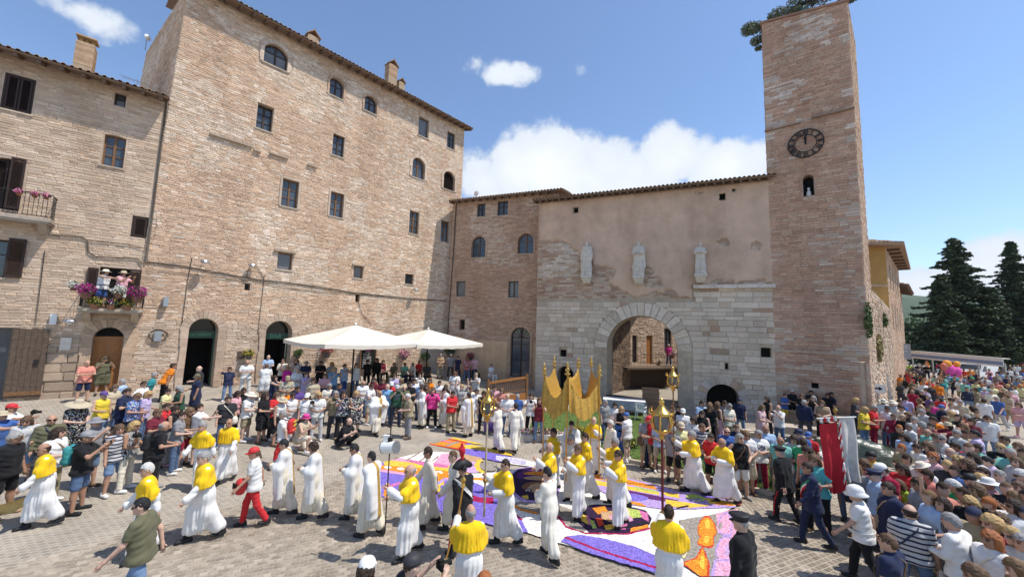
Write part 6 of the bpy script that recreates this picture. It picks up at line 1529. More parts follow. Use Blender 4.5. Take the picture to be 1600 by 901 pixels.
for a, c in zip(kr[:-1], kr[1:]):
    n = max(1, int((c-a).length/.9))
    for k in range(n):
        p, q = a.lerp(c, k/n), a.lerp(c, (k+.985)/n); d = (q-p).normalized(); nrm = Vector((-d.y, d.x, 0))*.075; bb = MB(); z0, z1 = -.05, .11+random.uniform(-.008, .008)
        bb.add([p-nrm+Vector((0, 0, z0)), q-nrm+Vector((0, 0, z0)), q+nrm+Vector((0, 0, z0)), p+nrm+Vector((0, 0, z0)), p-nrm*.9+Vector((0, 0, z1)), q-nrm*.9+Vector((0, 0, z1)), q+nrm*.9+Vector((0, 0, z1)), p+nrm*.9+Vector((0, 0, z1))], [(4,5,6,7), (0,1,5,4), (1,2,6,5), (2,3,7,6), (3,0,4,7)], 0, pick((.46, .42, .36), (.42, .38, .32))); bb.build('kerb_stone', M['trim'], kerb)
# stone steps and slabs by the tower
st = T('stone_steps', 'broken pale stone steps and slabs between tower foot and lawn', 'steps', G(1250, 690))
for (px, py, w, d, h, r) in ((1222, 672, 1.3, .8, .22, .3), (1250, 676, 1.5, .9, .3, .35), (1215, 690, 1.1, .6, .12, .2), (1285, 668, 1.2, .8, .36, .4), (1180, 692, .5, .3, .45, .1), (1168, 690, .45, .3, .5, -.1), (1300, 690, 1.2, .7, .15, .35)):
    p = G(px, py)-st.location; bb = MB(); bb.box((-w/2, -d/2, -.1), (w/2, d/2, h), 0, pick((.46, .42, .36), (.50, .46, .40))); o = bb.build('slab', M['trim'], st); o.location = p; o.rotation_euler = (0, 0, -r)
# low stone bench along the tower
bb = MB(); bb.box((t0+.3, -.75, -.2), (t1+.2, -.02, .55), 0, (.45, .33, .22)); bb.box((t0+.25, -.8, .552), (t1+.25, -.02, .63), 0, (.5, .36, .22)); f = bb.build('stone_bench', M['trim'], label='long tan stone ledge at the foot of the clock tower', cat='bench'); f.location = TOW.root.location; f.rotation_euler = TOW.root.rotation_euler
# ------------------------------------------------------------------ green tarpaulin over a heap
def tarp(px, py, w, d, h, label, seed, r=0.4):
    c = G(px, py); n = 34; vs = []; fs = []
    for i in range(n+1):
        for k in range(n+1):
            x, y = (i/n-.5)*w, (k/n-.5)*d; e = max(abs(i/n-.5), abs(k/n-.5))*2
            z = h*(max(0, 1-e**3))*(.75+.5*mnoise.noise(Vector((x*.9+seed, y*.9, 0))))+.10*abs(mnoise.noise(Vector((x*3.1, y*3.1, seed))))+.05*mnoise.noise(Vector((x*7, y*7, seed)))
            vs.append((x, y, max(.015, z)))
    for i in range(n):
        for k in range(n): fs.append((i*(n+1)+k, (i+1)*(n+1)+k, (i+1)*(n+1)+k+1, i*(n+1)+k+1))
    b = MB(); b.add(vs, fs); b.smooth = True; return b.build('tarpaulin', M['tarp'], None, loc=c, rz=-r, label=label, cat='tarpaulin')
M['tarp'] = mat('tarp', (.028, .045, .03), rough=.32, nscale=3, namt=.3, bump=.6, bscale=14, spec=.5)
tarp(1272, 716, 2.2, 1.6, .75, 'dark green tarpaulin heap behind the carried red banner', 1); tarp(1365, 715, 3.6, 2.0, .7, 'crumpled dark green tarpaulin before the man in a red T-shirt', 4)

# ------------------------------------------------------------------ parasols and the cafe terrace
M['canvas'] = mat('canvas', (.70, .64, .54), nscale=3, namt=.06, rough=.9)
def parasol(px, Y, a, z_e, z_t, label):
    c = A(px, 560, Y); z0 = gz(c.x, c.y); t = T('parasol', label, 'parasol', (c.x, c.y, z0), math.pi/2-R(42), 'white parasols on the cafe terrace'); e = z_e-z0; p = z_t-z0
    n = 12; b = MB(); vs = [(0, 0, p)]; fs = []
    cs = [(-a, -a), (a, -a), (a, a), (-a, a)]
    for r_ in range(1, n+1):
        f_ = r_/n
        for s in range(4):
            for q in range(n):
                u = q/n; x = cs[s][0]*(1-u)+cs[(s+1) % 4][0]*u; y = cs[s][1]*(1-u)+cs[(s+1) % 4][1]*u
                sag = -.10*math.sin(math.pi*f_)*(1-abs(2*u-1)**2)-.09*f_*f_*math.sin(math.pi*u); vs.append((x*f_, y*f_, p+(e-p)*f_**.92+sag))
    m_ = 4*n
    for q in range(m_): fs.append((0, 1+q, 1+(q+1) % m_))
    for r_ in range(n-1):
        for q in range(m_): fs.append((1+r_*m_+q, 1+(r_+1)*m_+q, 1+(r_+1)*m_+(q+1) % m_, 1+r_*m_+(q+1) % m_))
    b.add(vs, fs); b.smooth = True; can = b.build('canopy', M['canvas'], t)
    vb = MB()
    last = vs[1+(n-1)*m_:]
    for q in range(m_): A_, B_ = last[q], last[(q+1) % m_]; vb.add([A_, B_, (B_[0], B_[1], B_[2]-.2+.03*((q+1) % 2)), (A_[0], A_[1], A_[2]-.2+.03*(q % 2))], [(0, 1, 2, 3)])
    vb.build('valance', M['canvas'], can)
    part(t, 'pole', 'iron', lambda b: b.tube([(0, 0, 0), (0, 0, p-.02)], .045, 8)); part(t, 'finial', 'white', lambda b: b.lathe([(.05, 0), (.07, .05), (.03, .12), (0, .13)], 8, (0, 0, p)))
    for s in range(4): part(t, 'rib', 'iron', lambda b: b.tube([(0, 0, p-.1), (cs[s][0]*.97, cs[s][1]*.97, e-.02)], .018, 5))
    part(t, 'base', 'iron', lambda b: b.box((-.4, -.4, 0), (.4, .4, .1)))
parasol(552, 20.3, 2.55, 3.52, 4.36, 'large square white parasol nearer the bar doors'); parasol(667, 23.4, 2.35, 3.44, 4.20, 'white parasol beside the corner drainpipe, partly behind the larger')
def cafe_table(P, label):
    t = T('cafe_table', label, 'table', P, 0, 'cafe tables under the parasols'); part(t, 'tabletop', 'steel', lambda b: b.lathe([(.36, .70), (.37, .71), (.37, .73), (.35, .735)], 20)); part(t, 'stem', 'iron', lambda b: b.tube([(0, 0, .03), (0, 0, .70)], .03, 8)); part(t, 'foot', 'iron', lambda b: b.lathe([(.24, 0), (.22, .025), (.05, .05)], 14)); return t
def cafe_chair(P, rz, label, m='iron'):
    t = T('cafe_chair', label, 'chair', P, rz, 'cafe chairs on the terrace'); part(t, 'seat', m, lambda b: b.box((-.2, -.2, .43), (.2, .2, .46))); part(t, 'backrest', m, lambda b: [b.tube([(-.19, .2, .46), (-.19, .24, .85), (.19, .24, .85), (.19, .2, .46)], .015, 5)]+[b.box((-.18, .225, z), (.18, .24, z+.05)) for z in (.56, .66, .76)])
    for sx in (-1, 1):
        for sy in (-1, 1): part(t, 'leg', m, lambda b: b.tube([(sx*.18, sy*.18, .43), (sx*.2, sy*.2, 0)], .014, 5))
for i, (px, py, lb) in enumerate(((610, 596, 'round cafe table at the seated group under both parasols'), (646, 594, 'round cafe table before the person in red, parasol shade'), (735, 592, 'round cafe table left of the ramp balustrade'), (790, 590, 'round cafe table by the brick house door'))):
    P = G(px, py); cafe_table(P, lb)
    for k in range(2): a = i+k*2.6; cafe_chair(P+Vector((math.cos(a)*.62, math.sin(a)*.62, 0)), a-math.pi/2, 'dark metal cafe chair at a round terrace table')
# long orange bench-table and grey parasol sheet behind it
P = G(728, 590); t = T('orange_bench', 'long orange plank bench behind the standing crowd', 'bench', P, R(-14)); part(t, 'plank', mat('orange_plank', (.6, .3, .05), rough=.5), lambda b: b.box((-1.2, -.15, .40), (1.2, .15, .45)))
for s in (-1, 1): part(t, 'trestle', 'iron', lambda b: b.box((s*1.0-.03, -.14, 0), (s*1.0+.03, .14, .40)))
# wooden ramp balustrade by the brick house
pa, pb2 = A(763, 600, 22.6), A(823, 600, 23.8); za = gz(pa.x, pa.y); d = pb2-pa; ang = math.atan2(d.y, d.x); ln = Vector((d.x, d.y)).length
t = T('ramp_balustrade', 'brown wooden ramp balustrade rising to the arched door', 'balustrade', (pa.x, pa.y, za), ang)
part(t, 'handrail', 'wood_orange', lambda b: b.prism([(0, .95), (ln, 1.2), (ln, 1.32), (0, 1.07)], -.06, .06)); part(t, 'lower_rail', 'wood', lambda b: b.prism([(0, .28), (ln, .5), (ln, .58), (0, .36)], -.04, .04)); part(t, 'side_board', 'wood_orange', lambda b: b.prism([(0, -.1), (ln, -.1), (ln, .36), (0, .16)], -.05, .05))
for k in range(22): x = ln*(k+.5)/22; part(t, 'baluster', 'wood', lambda b: b.box((x-.02, -.02, .3+.22*x/ln), (x+.02, .02, .97+.25*x/ln)))
for x in (0, ln): part(t, 'post', 'wood', lambda b: b.box((x-.07, -.07, -.1), (x+.07, .07, 1.2+.25*x/ln)))
# ------------------------------------------------------------------ flowers and plants on walls
FLW = dict(magenta=[(.42, .03, .22), (.5, .05, .30), (.34, .02, .18)], white=[(.72, .70, .66), (.66, .64, .58)], yellow=[(.62, .45, .04), (.5, .4, .05)], pink=[(.62, .16, .30), (.7, .3, .42)], red=[(.4, .03, .06), (.5, .1, .14)], mixed=[(.6, .1, .3), (.65, .5, .08), (.4, .15, .4), (.66, .62, .55)])
def bush(name, P, r, cols, n, label, cat, size=.045, pot=None, green=.4, rad=None, group=None):
    t = T(name, label, cat, P, 0, group); f = MB(); rad = rad or (r, r*.8, r*.8)
    leaves(f, (0, 0, 0), tuple(v*.95 for v in rad), int(n*green), size*1.15, MDG); f.build('foliage', M['leaf'], t); f = MB()
    leaves(f, (0, -.03, .02), rad, int(n*(1-green)), size, cols); f.build('blossom', M['leaf'], t)
    if pot: f = MB(); f.lathe([(r*.35, -r*1.05), (r*.55, -r*.35), (r*.58, -r*.33)], 10, (0, 0, 0), 0, pot); f.build('pot', M['paint'], t)
    return t
ua, ub, zs, dp = BAL1
W_ = lambda u, z, o: HOUSE.world(u, z, o)
L_ = ub-ua
bush('flower_basket', W_(ua+.12*L_, zs+.75, dp+.1), .36, FLW['magenta'], 620, 'magenta petunias on the left part of the flower balcony rail', 'flowers', pot=(.2, .1, .06)); bush('flower_basket', W_(ub-.10*L_, zs+.72, dp+.1), .40, FLW['magenta'], 680, 'magenta petunias on the right end of the flower balcony', 'flowers', pot=(.2, .1, .06))
bush('flower_basket', W_(ua+.6*L_, zs+.78, dp+.12), .30, FLW['white'], 480, 'white petunias hung in the middle of the flower balcony rail', 'flowers', pot=(.2, .1, .06)); bush('flower_basket', W_(ua-.18, zs+.92, dp-.1), .22, FLW['white'], 260, 'small white flower clump at the left tip of the balcony', 'flowers', pot=(.2, .1, .06))
for u, c, lb in ((.25, 'yellow', 'green plant box with yellow flowers along the flower balcony floor'), (.75, 'yellow', 'yellow flowering box low on the balcony beside the magenta end'), (.5, 'mixed', 'low mixed flower box between two yellow ones on the balcony')): bush('flower_box', W_(ua+u*L_, zs+.26, dp-.02), .3, FLW[c], 360, lb, 'flowers', pot=(.3, .14, .08), green=.7, rad=(.34, .16, .2))
u2a, u2b, z2b, d2b = BAL2
for k, c in ((.55, 'pink'), (.75, 'pink'), (.9, 'pink')): bush('flower_pot', W_(u2b-(1-k)*2.0, z2b+.95, d2b), .15, FLW[c], 150, {.55: 'leftmost pink flower pot on the upper balcony rail', .75: 'middle pink flower pot on the upper balcony rail', .9: 'pink flower pot nearest the corner of the upper balcony rail'}[k], 'flowers', pot=(.3, .1, .05))
def wall_plant(F, px, py, r, cols, label, green=.5, o=.35): u, z = F.px(px, py, o); return bush('hanging_plant', F.world(u, z, o), r, cols, int(420*max(.5, r/.4)), label, 'plant', pot=(.12, .1, .09), green=green, size=.055)
wall_plant(BIG, 511, 546, .45, FLW['red'], 'dark red trailing plant on the wall behind the larger parasol', .3); wall_plant(BIG, 632, 552, .42, FLW['pink'], 'pink and white flower basket on the shaded cafe wall', .3); wall_plant(BRI, 735, 556, .35, FLW['red'], 'red flower basket on the rendered wall near the pink shirt', .4)
wall_plant(BIG, 665, 556, .40, MDG, 'green bushy plant on the shaded cafe wall', 1); wall_plant(BRI, 703, 546, .5, DKG, 'big dark green plant in the corner under the parasol', 1); wall_plant(BIG, 466, 551, .3, MDG, 'small green plant right of the second bar door', .9); wall_plant(BIG, 389, 552, .3, FLW['yellow'], 'yellow-green plant pot between the two bar doors', .5)
wall_plant(BIG, 574, 543, .34, FLW['magenta'], 'magenta flowers over the dark menu board', .2)
u, z = BIG.px(575, 560, .25); t = T('menu_board', 'dark chalk menu board under magenta flowers on the cafe wall', 'menu board', BIG.world(u, z-.9, .25), BIG.rz); part(t, 'board', 'dark', lambda b: b.box((-.5, -.03, .2), (.5, .03, 1.5))); part(t, 'board_frame', 'wood', lambda b: [b.box((-.56, -.05, .14), (-.5, .05, 1.56)), b.box((.5, -.05, .14), (.56, .05, 1.56)), b.box((-.5, -.05, 1.5), (.5, .05, 1.56)), b.box((-.5, -.05, .14), (.5, .05, .2))])
part(t, 'chalk_lines', 'white', lambda b: [b.box((-.38, -.036, .35+k*.11), (-.38+random.uniform(.4, .75), -.031, .375+k*.11)) for k in range(9)], kind='stuff')
# flower bed box by the lawn
P = G(846, 687); t = T('planter', 'long white planter box of mixed flowers at the lawn edge', 'planter', P, R(4)); part(t, 'trough', mat('pale_concrete', (.5, .47, .42), rough=.9, bump=.3), lambda b: [b.box((-.95, -.3, 0), (.95, .3, .26))]); f = MB(); leaves(f, (0, 0, .32), (.92, .28, .16), 900, .05, MDG+FLW['mixed']); f.build('flowers', M['leaf'], t, kind='stuff')
P = G(905, 676); bush('flower_clump', P+Vector((0, 0, .12)), .5, FLW['yellow'], 500, 'low yellow flowering clump on the lawn under the canopy', 'flowers', green=.6, rad=(.6, .3, .14)); P = G(985, 700); bush('flower_clump', P+Vector((0, 0, .2)), .4, FLW['yellow'], 320, 'small flowering clump on the lawn beside the person in a blue cap', 'flowers', green=.75, rad=(.4, .35, .22))
# weeds on the town wall
for (px, py, r, lb) in ((1358, 500, .7, 'green ivy hanging high on the town wall beside the tower'), (1375, 545, .6, 'dry weed tuft half way up the town wall'), (1383, 500, .35, 'small weed tuft near the top of the town wall')):
    u, z = TWALL.px(px, py, .15); t = T('wall_weeds', lb, 'plant', TWALL.world(u, z, .12), TWALL.rz); f = MB(); leaves(f, (0, 0, 0), (r*.8, .15, r*1.3), int(500*r), .10, MDG if py < 530 else [(.30, .25, .10), (.22, .2, .08)], 1, .3); f.build('foliage', M['leaf'], t)

# ------------------------------------------------------------------ statues on the gate
def statue(px, ytop, ybot, label, pose, extra):
    o = .36; u, zt = GATE.px(px, ytop, o); _, zb = GATE.px(px, ybot, o); J = SK[pose]; H = zt-zb; k = H/J['top']
    t = T('statue', label, 'statue', GATE.world(u, zb, o), GATE.rz, 'statues on the gate'); f = body_field(J)
    for s in (-1, 1): f.cap(J['hip', s]+np.array([0, 0, .1]), J['hip', s]*np.array([1, 1, .45]), .13, .15, k=.1).cap(J['hip', s]*np.array([1, 1, .45]), np.array([s*.10, .0, .07]), .15, .16, k=.1); f.cap(J['sh', s], J['el', s], .075, .075, k=.04).cap(J['el', s], J['wr', s]*.9+J['el', s]*.1, .07, .06, k=.03)
    for s in (-1, 1): f.cap(J['T']((s*.06, 0, .05)), J['T']((s*.08, 0, .4)), .135, .125, k=.06)
    if extra == 'cloak': f.cap(J['sh', 1], np.array([.25, .06, .5]), .09, .10, k=.06)
    f.post.append(folds(.022, 9, .1, 1.4, seed=px*.1)); V, F = f.mesh(.02); me = np_mesh('figure', V*k, F, M['marble']); link('figure', me, t)
    part(t, 'plinth', 'marble', lambda b: b.box((-.34, -.26, -.14), (.34, .3, 0))); part(t, 'corbel', 'marble', lambda b: [b.add([(-.32, -.26, -.142), (.32, -.26, -.142), (.32, .31, -.142), (-.32, .31, -.142), (-.2, -.0, -.5), (.2, -.0, -.5), (.2, .31, -.5), (-.2, .31, -.5)], [(0, 4, 5, 1), (1, 5, 6, 2), (2, 6, 7, 3), (3, 7, 4, 0), (4, 7, 6, 5), (0, 1, 2, 3)])])
M['marble'] = mat('marble', (.63, .57, .49), nscale=5, namt=.25, rough=.85, bump=.35, bscale=30)
statue(917, 377, 431, 'worn stone statue of a standing robed figure, nearest the brick house', 'stand', ''); statue(997.5, 377, 431, 'stone statue with a cloak standing above the great arch', 'hold', 'cloak'); statue(1093.5, 379, 428, 'stone statue holding something to its chest, above the small arch', 'fold', '')

# ------------------------------------------------------------------ cables, pipes, lamps on the facades
def cable(F, pts, label, r=.014, o=.06): gutter = MB(); gutter.tube([F.world(*F.px(x, y, o), o) for x, y in pts], r, 6); gutter.smooth = True; return gutter.build('cable', M['cable'], label=label, cat='cable')
cable(BIG, [(228, 409), (290, 416), (330, 424), (400, 436), (470, 444), (560, 458), (640, 466), (697, 470)], 'long sagging cable bundle across the whole palazzo front', .032); cable(BIG, [(228, 420), (330, 432), (398, 440), (470, 452), (600, 463)], 'second thinner cable just below the palazzo bundle'); cable(BIG, [(300, 402), (293, 440), (285, 500), (281, 545)], 'vertical cable left of the first bar door'); cable(BIG, [(413, 430), (410, 460), (403, 520)], 'vertical cable between the two bar doors'); cable(BIG, [(412, 436), (405, 420), (396, 412), (388, 420), (386, 432)], 'looped cable round the lamp above the small grille'); cable(BIG, [(560, 472), (566, 490), (580, 505)], 'short cable behind the larger parasol')
cable(HOUSE, [(75, 366), (130, 371), (137, 376), (138, 394), (150, 401), (215, 404), (222, 412)], 'grey cable bundle stepping down the town house front', .03); cable(HOUSE, [(70, 392), (60, 470), (56, 505)], 'thin vertical cable beside the open shutter on the town house'); cable(HOUSE, [(140, 376), (200, 382), (226, 388)], 'upper horizontal cable near the louvred shutter')
u, z = BIG.px(247, 524, .1); b = MB()
for k in range(3): b.tube([BIG.world(u+math.cos(a*.35)*(.3+.03*k), z+math.sin(a*.35)*(.24+.02*k), .08+.02*k) for a in range(19)], .012, 5)
b.build('cable_coil', M['cable'], label='coil of spare cable hung on the wall left of the first bar door', cat='cable')
def pipe(F, pts, label, r=.04, o=.07): b = MB(); b.tube([F.world(*F.px(x, y, o), o) for x, y in pts], r, 8); b.smooth = True; return b.build('drainpipe', M['cable'], label=label, cat='drainpipe')
pipe(HOUSE, [(261, 156), (251, 230), (240, 320), (228, 410)], 'brown drainpipe at the seam of town house and palazzo'); pipe(BRI, [(713, 317), (708, 400), (702, 480), (699, 530)], 'dark drainpipe in the corner of palazzo and brick house')
def wall_lamp(F, px, py, label, o=.45):
    u, z = F.px(px, py, o); t = T('wall_lamp', label, 'lamp', F.world(u, z, 0), F.rz, 'wall lamps'); part(t, 'arm', 'iron', lambda b: b.tube([(0, 0, .05), (0, -o, .1)], .02, 6)); part(t, 'lamp_shade', 'steel', lambda b: b.lathe([(.05, .14), (.16, .08), (.2, .0), (.19, -.02)], 12, (0, -o, 0))); part(t, 'bulb', 'white', lambda b: b.lathe([(.02, -.02), (.09, -.04), (.08, -.10), (0, -.13)], 10, (0, -o, 0)))
wall_lamp(BIG, 320, 409, 'grey wall lamp above the first bar door', .5); wall_lamp(BIG, 394, 415, 'grey wall lamp above the small grille between the bar doors', .3); wall_lamp(BIG, 650, 453, 'small wall lamp near the palazzo corner above the parasols', .5); wall_lamp(HOUSE, 109, 502, 'grey floodlamp under the flower balcony of the town house', .6)
def box_on(F, r, dpt, m, name, label, cat): u0, u1, z0, z1 = F.rect(*r); b = MB(); b.box((u0, -dpt, z0), (u1, -.05, z1)); b.box((u0+.02, -dpt-.012, z0+.02), (u1-.02, -dpt+.002, z1-.02)); o = b.build(name, M[m], label=label, cat=cat); o.location = F.root.location; o.rotation_euler = F.root.rotation_euler
box_on(BIG, (240, 517, 252, 533), .16, 'steel', 'meter_box', 'grey metal meter box left of the first bar door', 'box'); box_on(BIG, (371, 548, 382, 560), .1, 'wood_grey', 'wall_plaque', 'small dark plaque between the bar doors', 'plaque'); box_on(HOUSE, (79, 490, 90, 507), .14, 'white', 'wall_sign', 'small white rounded box sign on the town house wall', 'sign'); box_on(HOUSE, (94, 527, 112, 547), .06, 'marble', 'wall_plaque', 'carved stone tablet beside the wooden house door', 'plaque'); box_on(BIG, (254, 464, 262, 479), .3, 'steel', 'satellite_box', 'round grey loudspeaker box on the palazzo edge', 'box')
def dish(P, r, rz, label): t = T('satellite_dish', label, 'satellite dish', P, rz); part(t, 'mast', 'steel', lambda b: b.tube([(0, 0, 0), (0, 0, .6)], .02, 6)); part(t, 'reflector', 'white', lambda b: b.add([(r*math.cos(a)*q, -.05-.12*(1-q*q), .75+r*math.sin(a)*q) for q in (.05, .5, 1) for a in [2*math.pi*k/16 for k in range(16)]], [(i*16+k, i*16+(k+1) % 16, (i+1)*16+(k+1) % 16, (i+1)*16+k) for i in range(2) for k in range(16)]+[tuple(range(16))]))
dish(BRI.world(*BRI.px(745, 303, -1.0), -1.0)-np.array([0, 0, .7]), .26, BRI.rz-.3, 'white satellite dish on the brick house roof'); dish(BIG.world(*BIG.px(229, 63, -4.0), -4.0)-np.array([0, 0, .6]), .17, BIG.rz+.6, 'satellite dish on the side of the palazzo roof')
b = MB(); q = HOUSE.world(*HOUSE.px(215, 128, -1.0), -1.0); b.tube([q+np.array([0, 0, -1.2]), q+np.array([0, 0, .1])], .015, 5); b.tube([q+np.array([-.7, -.1, .2]), q+np.array([.5, .1, -.1])], .012, 5)
for k in range(7): c = q+np.array([-.65+k*.18, -.1+k*.03, .19-k*.045]); b.tube([c+np.array([-.05, .22, 0]), c+np.array([.05, -.22, 0])], .008, 4)
b.build('aerial', M['steel'], label='thin television aerial on the town house roof', cat='aerial')

# ------------------------------------------------------------------ clutter under the arch
def plastic_chair(P, rz, label, fallen=False):
    t = T('plastic_chair', label, 'chair', P, rz, 'white plastic chairs'); 
    if fallen: t.rotation_euler = (R(85), 0, rz); t.location.z += .25
    part(t, 'seat', 'white', lambda b: b.box((-.23, -.22, .42), (.23, .22, .45))); part(t, 'backrest', 'white', lambda b: [b.box((-.22, .2, .45), (.22, .23, .52)), b.box((-.22, .24, .8), (.22, .27, .88))]+[b.add([(x-.025, .21, .52), (x+.025, .21, .52), (x+.025, .25, .8), (x-.025, .25, .8), (x-.025, .23, .52), (x+.025, .23, .52), (x+.025, .27, .8), (x-.025, .27, .8)], [(0,1,2,3), (7,6,5,4), (0,3,7,4), (1,5,6,2)]) for x in (-.18, -.09, 0, .09, .18)])
    for sx in (-1, 1):
        for sy in (-1, 1): part(t, 'leg', 'white', lambda b: b.tube([(sx*.19, sy*.18, .42), (sx*.24, sy*.24, 0)], .024, 5))
        part(t, 'armrest', 'white', lambda b: b.tube([(sx*.23, .22, .66), (sx*.25, -.18, .66), (sx*.24, -.22, .43)], .022, 5))
plastic_chair(G(1001, 656), 2.6, 'white plastic chair standing upright before the arch'); plastic_chair(G(1029, 656), .5, 'white plastic chair tipped over before the arch', True)
def crate_stack(px, py, n, label, cols, w=.75):
    for k in range(n):
        P = G(px, py); c = random.choice(cols); b = MB(); h = .26; b.box((-w/2, -.22, 0), (w/2, .22, h), 0, c); b.box((-w/2-.01, -.232, h-.03), (w/2+.01, .232, h), 0, tuple(v*.9 for v in c)); b.box((-w/2+.05, -.228, .1), (w/2-.05, -.219, .16), 0, tuple(v*.7 for v in c))
        b.build('crate', M['paint'], None, loc=P+Vector((random.uniform(-.05, .05), random.uniform(-.04, .04), k*h+.002)), rz=-.3+random.uniform(-.1, .1), label=label % ['lowest', 'second lowest', 'third', 'fourth', 'topmost'][k if k < n-1 else 4], cat='crate', group='crates under the arch')
crate_stack(1016, 640, 5, 'brown cardboard crate under the arch, %s of its stack', [(.30, .18, .10), (.26, .15, .09), (.34, .21, .12)], .9); crate_stack(962, 640, 3, 'pale box beside the left arch pier, %s of its pile', [(.5, .48, .46), (.42, .40, .42), (.36, .2, .2)], 1.1)
P = G(975, 646); t = T('trestle_table', 'cluttered trestle table with pale cloth in the arch shade', 'table', P, -.25); part(t, 'tabletop', 'white', lambda b: b.box((-1.1, -.4, .7), (1.1, .4, .75))); part(t, 'cloth', mat('grey_cloth', (.35, .35, .4), rough=.9), lambda b: b.box((-1.12, -.42, .3), (1.12, -.405, .76)))
for s in (-1, 1): part(t, 'trestle', 'wood', lambda b: b.box((s*.9-.04, -.35, 0), (s*.9+.04, .35, .698)))

# ------------------------------------------------------------------ far right: stalls, van, signs, barriers
q0, q1 = A(1424, 553, 44), A(1568, 566, 36); d = q1-q0; ln = Vector((d.x, d.y)).length; zt = (q0.z+q1.z)/2
t = T('market_awning', 'long white and blue market awning over the far road', 'awning', (q0.x, q0.y, gz(q0.x, q0.y)), math.atan2(d.y, d.x)); h = zt-gz(q0.x, q0.y)
dz = (q1.z-q0.z)
part(t, 'fascia', 'white', lambda b: b.prism([(0, q0.z-zt+h-.42), (ln, q1.z-zt+h-.42), (ln, q1.z-zt+h+.4), (0, q0.z-zt+h+.4)], -.05, 0)); part(t, 'fascia_stripe', mat('pale_blue', (.22, .30, .48), rough=.6), lambda b: b.prism([(0, q0.z-zt+h-.26), (ln, q1.z-zt+h-.26), (ln, q1.z-zt+h+.05), (0, q0.z-zt+h+.05)], -.058, -.052)); part(t, 'roof', 'canvas', lambda b: b.prism([(0, q0.z-zt+h+.3), (ln, q1.z-zt+h+.3), (ln, q1.z-zt+h+.38), (0, q0.z-zt+h+.38)], .002, .7))
for k in range(5): x = ln*k/4; part(t, 'post', 'steel', lambda b: b.box((x-.05, .0+.06, -.2), (x+.05, .16, q0.z-zt+h-.1+(q1.z-q0.z)*k/4)))
# white van
P = G(1527, 596); t = T('van', 'white van parked behind the crowd under the awning', 'van', P, R(200))
def vb(b): b.prism([(-2.2, .35), (2.2, .35), (2.3, .9), (1.5, 1.15), (.9, 1.95), (-2.1, 2.0), (-2.25, 1.8)], -.9, .9)
part(t, 'body', 'white', vb)
part(t, 'windscreen', 'glass', lambda b: b.add([(1.46, -.8, 1.2), (1.46, .8, 1.2), (.96, .75, 1.88), (.96, -.75, 1.88)], [(0, 1, 2, 3)])); o = t.children[-1]
for s in (-1, 1):
    part(t, 'side_window', 'glass', lambda b: b.add([(1.3, s*.905, 1.2), (.3, s*.905, 1.2), (.3, s*.905, 1.8), (.85, s*.905, 1.8)], [(0, 1, 2, 3)])); part(t, 'headlight', 'steel', lambda b: b.box((2.2, s*.55, .72), (2.31, s*.85, .9)))
    for x in (-1.4, 1.4):
        b = MB(); b.lathe([(.0, -.1), (.33, -.1), (.35, -.06), (.35, .06), (.33, .1), (0, .1)], 16); w = b.build('wheel', M['dark'], t, loc=(x, s*.85, .35)); w.rotation_euler = (R(90), 0, 0); b = MB(); b.lathe([(0, -.115), (.2, -.11), (.2, .11), (0, .115)], 12); b.build('rim', M['steel'], w)
part(t, 'bumper', 'iron', lambda b: b.box((2.2, -.88, .3), (2.4, .88, .5)))
def signpost(px, py, Y, H, label, name, build): P = A(px, py, Y); P.z = gz(P.x, P.y); t = T(name, label, 'sign', P, math.atan2(-P.x, P.y)*.8); part(t, 'post', 'steel', lambda b: b.tube([(0, 0, 0), (0, 0, H)], .035, 8)); build(t, H); return t
def info(t, H):
    part(t, 'panel', mat('grey_panel', (.34, .36, .38), rough=.5), lambda b: b.box((-.65, -.06, H-1.5), (.65, -.035, H)))
    part(t, 'text_lines', 'white', lambda b: [b.box((-.55, -.066, H-1.4+k*.16), (-.55+random.uniform(.7, 1.05), -.061, H-1.34+k*.16)) for k in range(8)], kind='stuff')
signpost(1410, 570, 38, 4.0, 'grey road direction panel on a post beside the town wall', 'direction_sign', info)
def arrow(t, H):
    part(t, 'panel', 'white', lambda b: b.box((-.3, -.06, H-.42), (.3, -.036, H))); part(t, 'arrow', 'dark', lambda b: b.add([(-.2, -.066, H-.25), (.05, -.066, H-.25), (.05, -.066, H-.31), (.2, -.066, H-.21), (.05, -.066, H-.11), (.05, -.066, H-.17), (-.2, -.066, H-.17)], [(0, 1, 2, 3, 4, 5, 6)]))
signpost(1373, 640, 20.3, 2.1, 'white one-way sign with black arrow pointing right, beside the wall', 'arrow_sign', arrow)
P = A(1392, 600, 24.5); P.z = gz(P.x, P.y)
for k in range(7): b = MB(); x = k*.12; b.tube([(x-.1, 0, 0), (x-.1, .25, 2.3)], .018, 5); b.tube([(x+.25, -.05, 0), (x+.25, .2, 2.3)], .018, 5); [b.tube([(x-.1+.35*q/4, -.02+.0*q, .12), (x-.1+.35*q/4, .22, 2.2)], .01, 4) for q in range(1, 4)]; b.build('crowd_barrier', M['steel'], None, loc=P+Vector((k*.02, k*.16, 0)), rz=.5, label='galvanised crowd barrier stood on end against the town wall', cat='barrier', group='barriers stacked by the town wall')
P = A(1488, 600, 33.0); t = T('balloon_bunch', 'bunch of hot pink and orange foil balloons above the far crowd', 'balloons', (P.x, P.y, gz(P.x, P.y)))
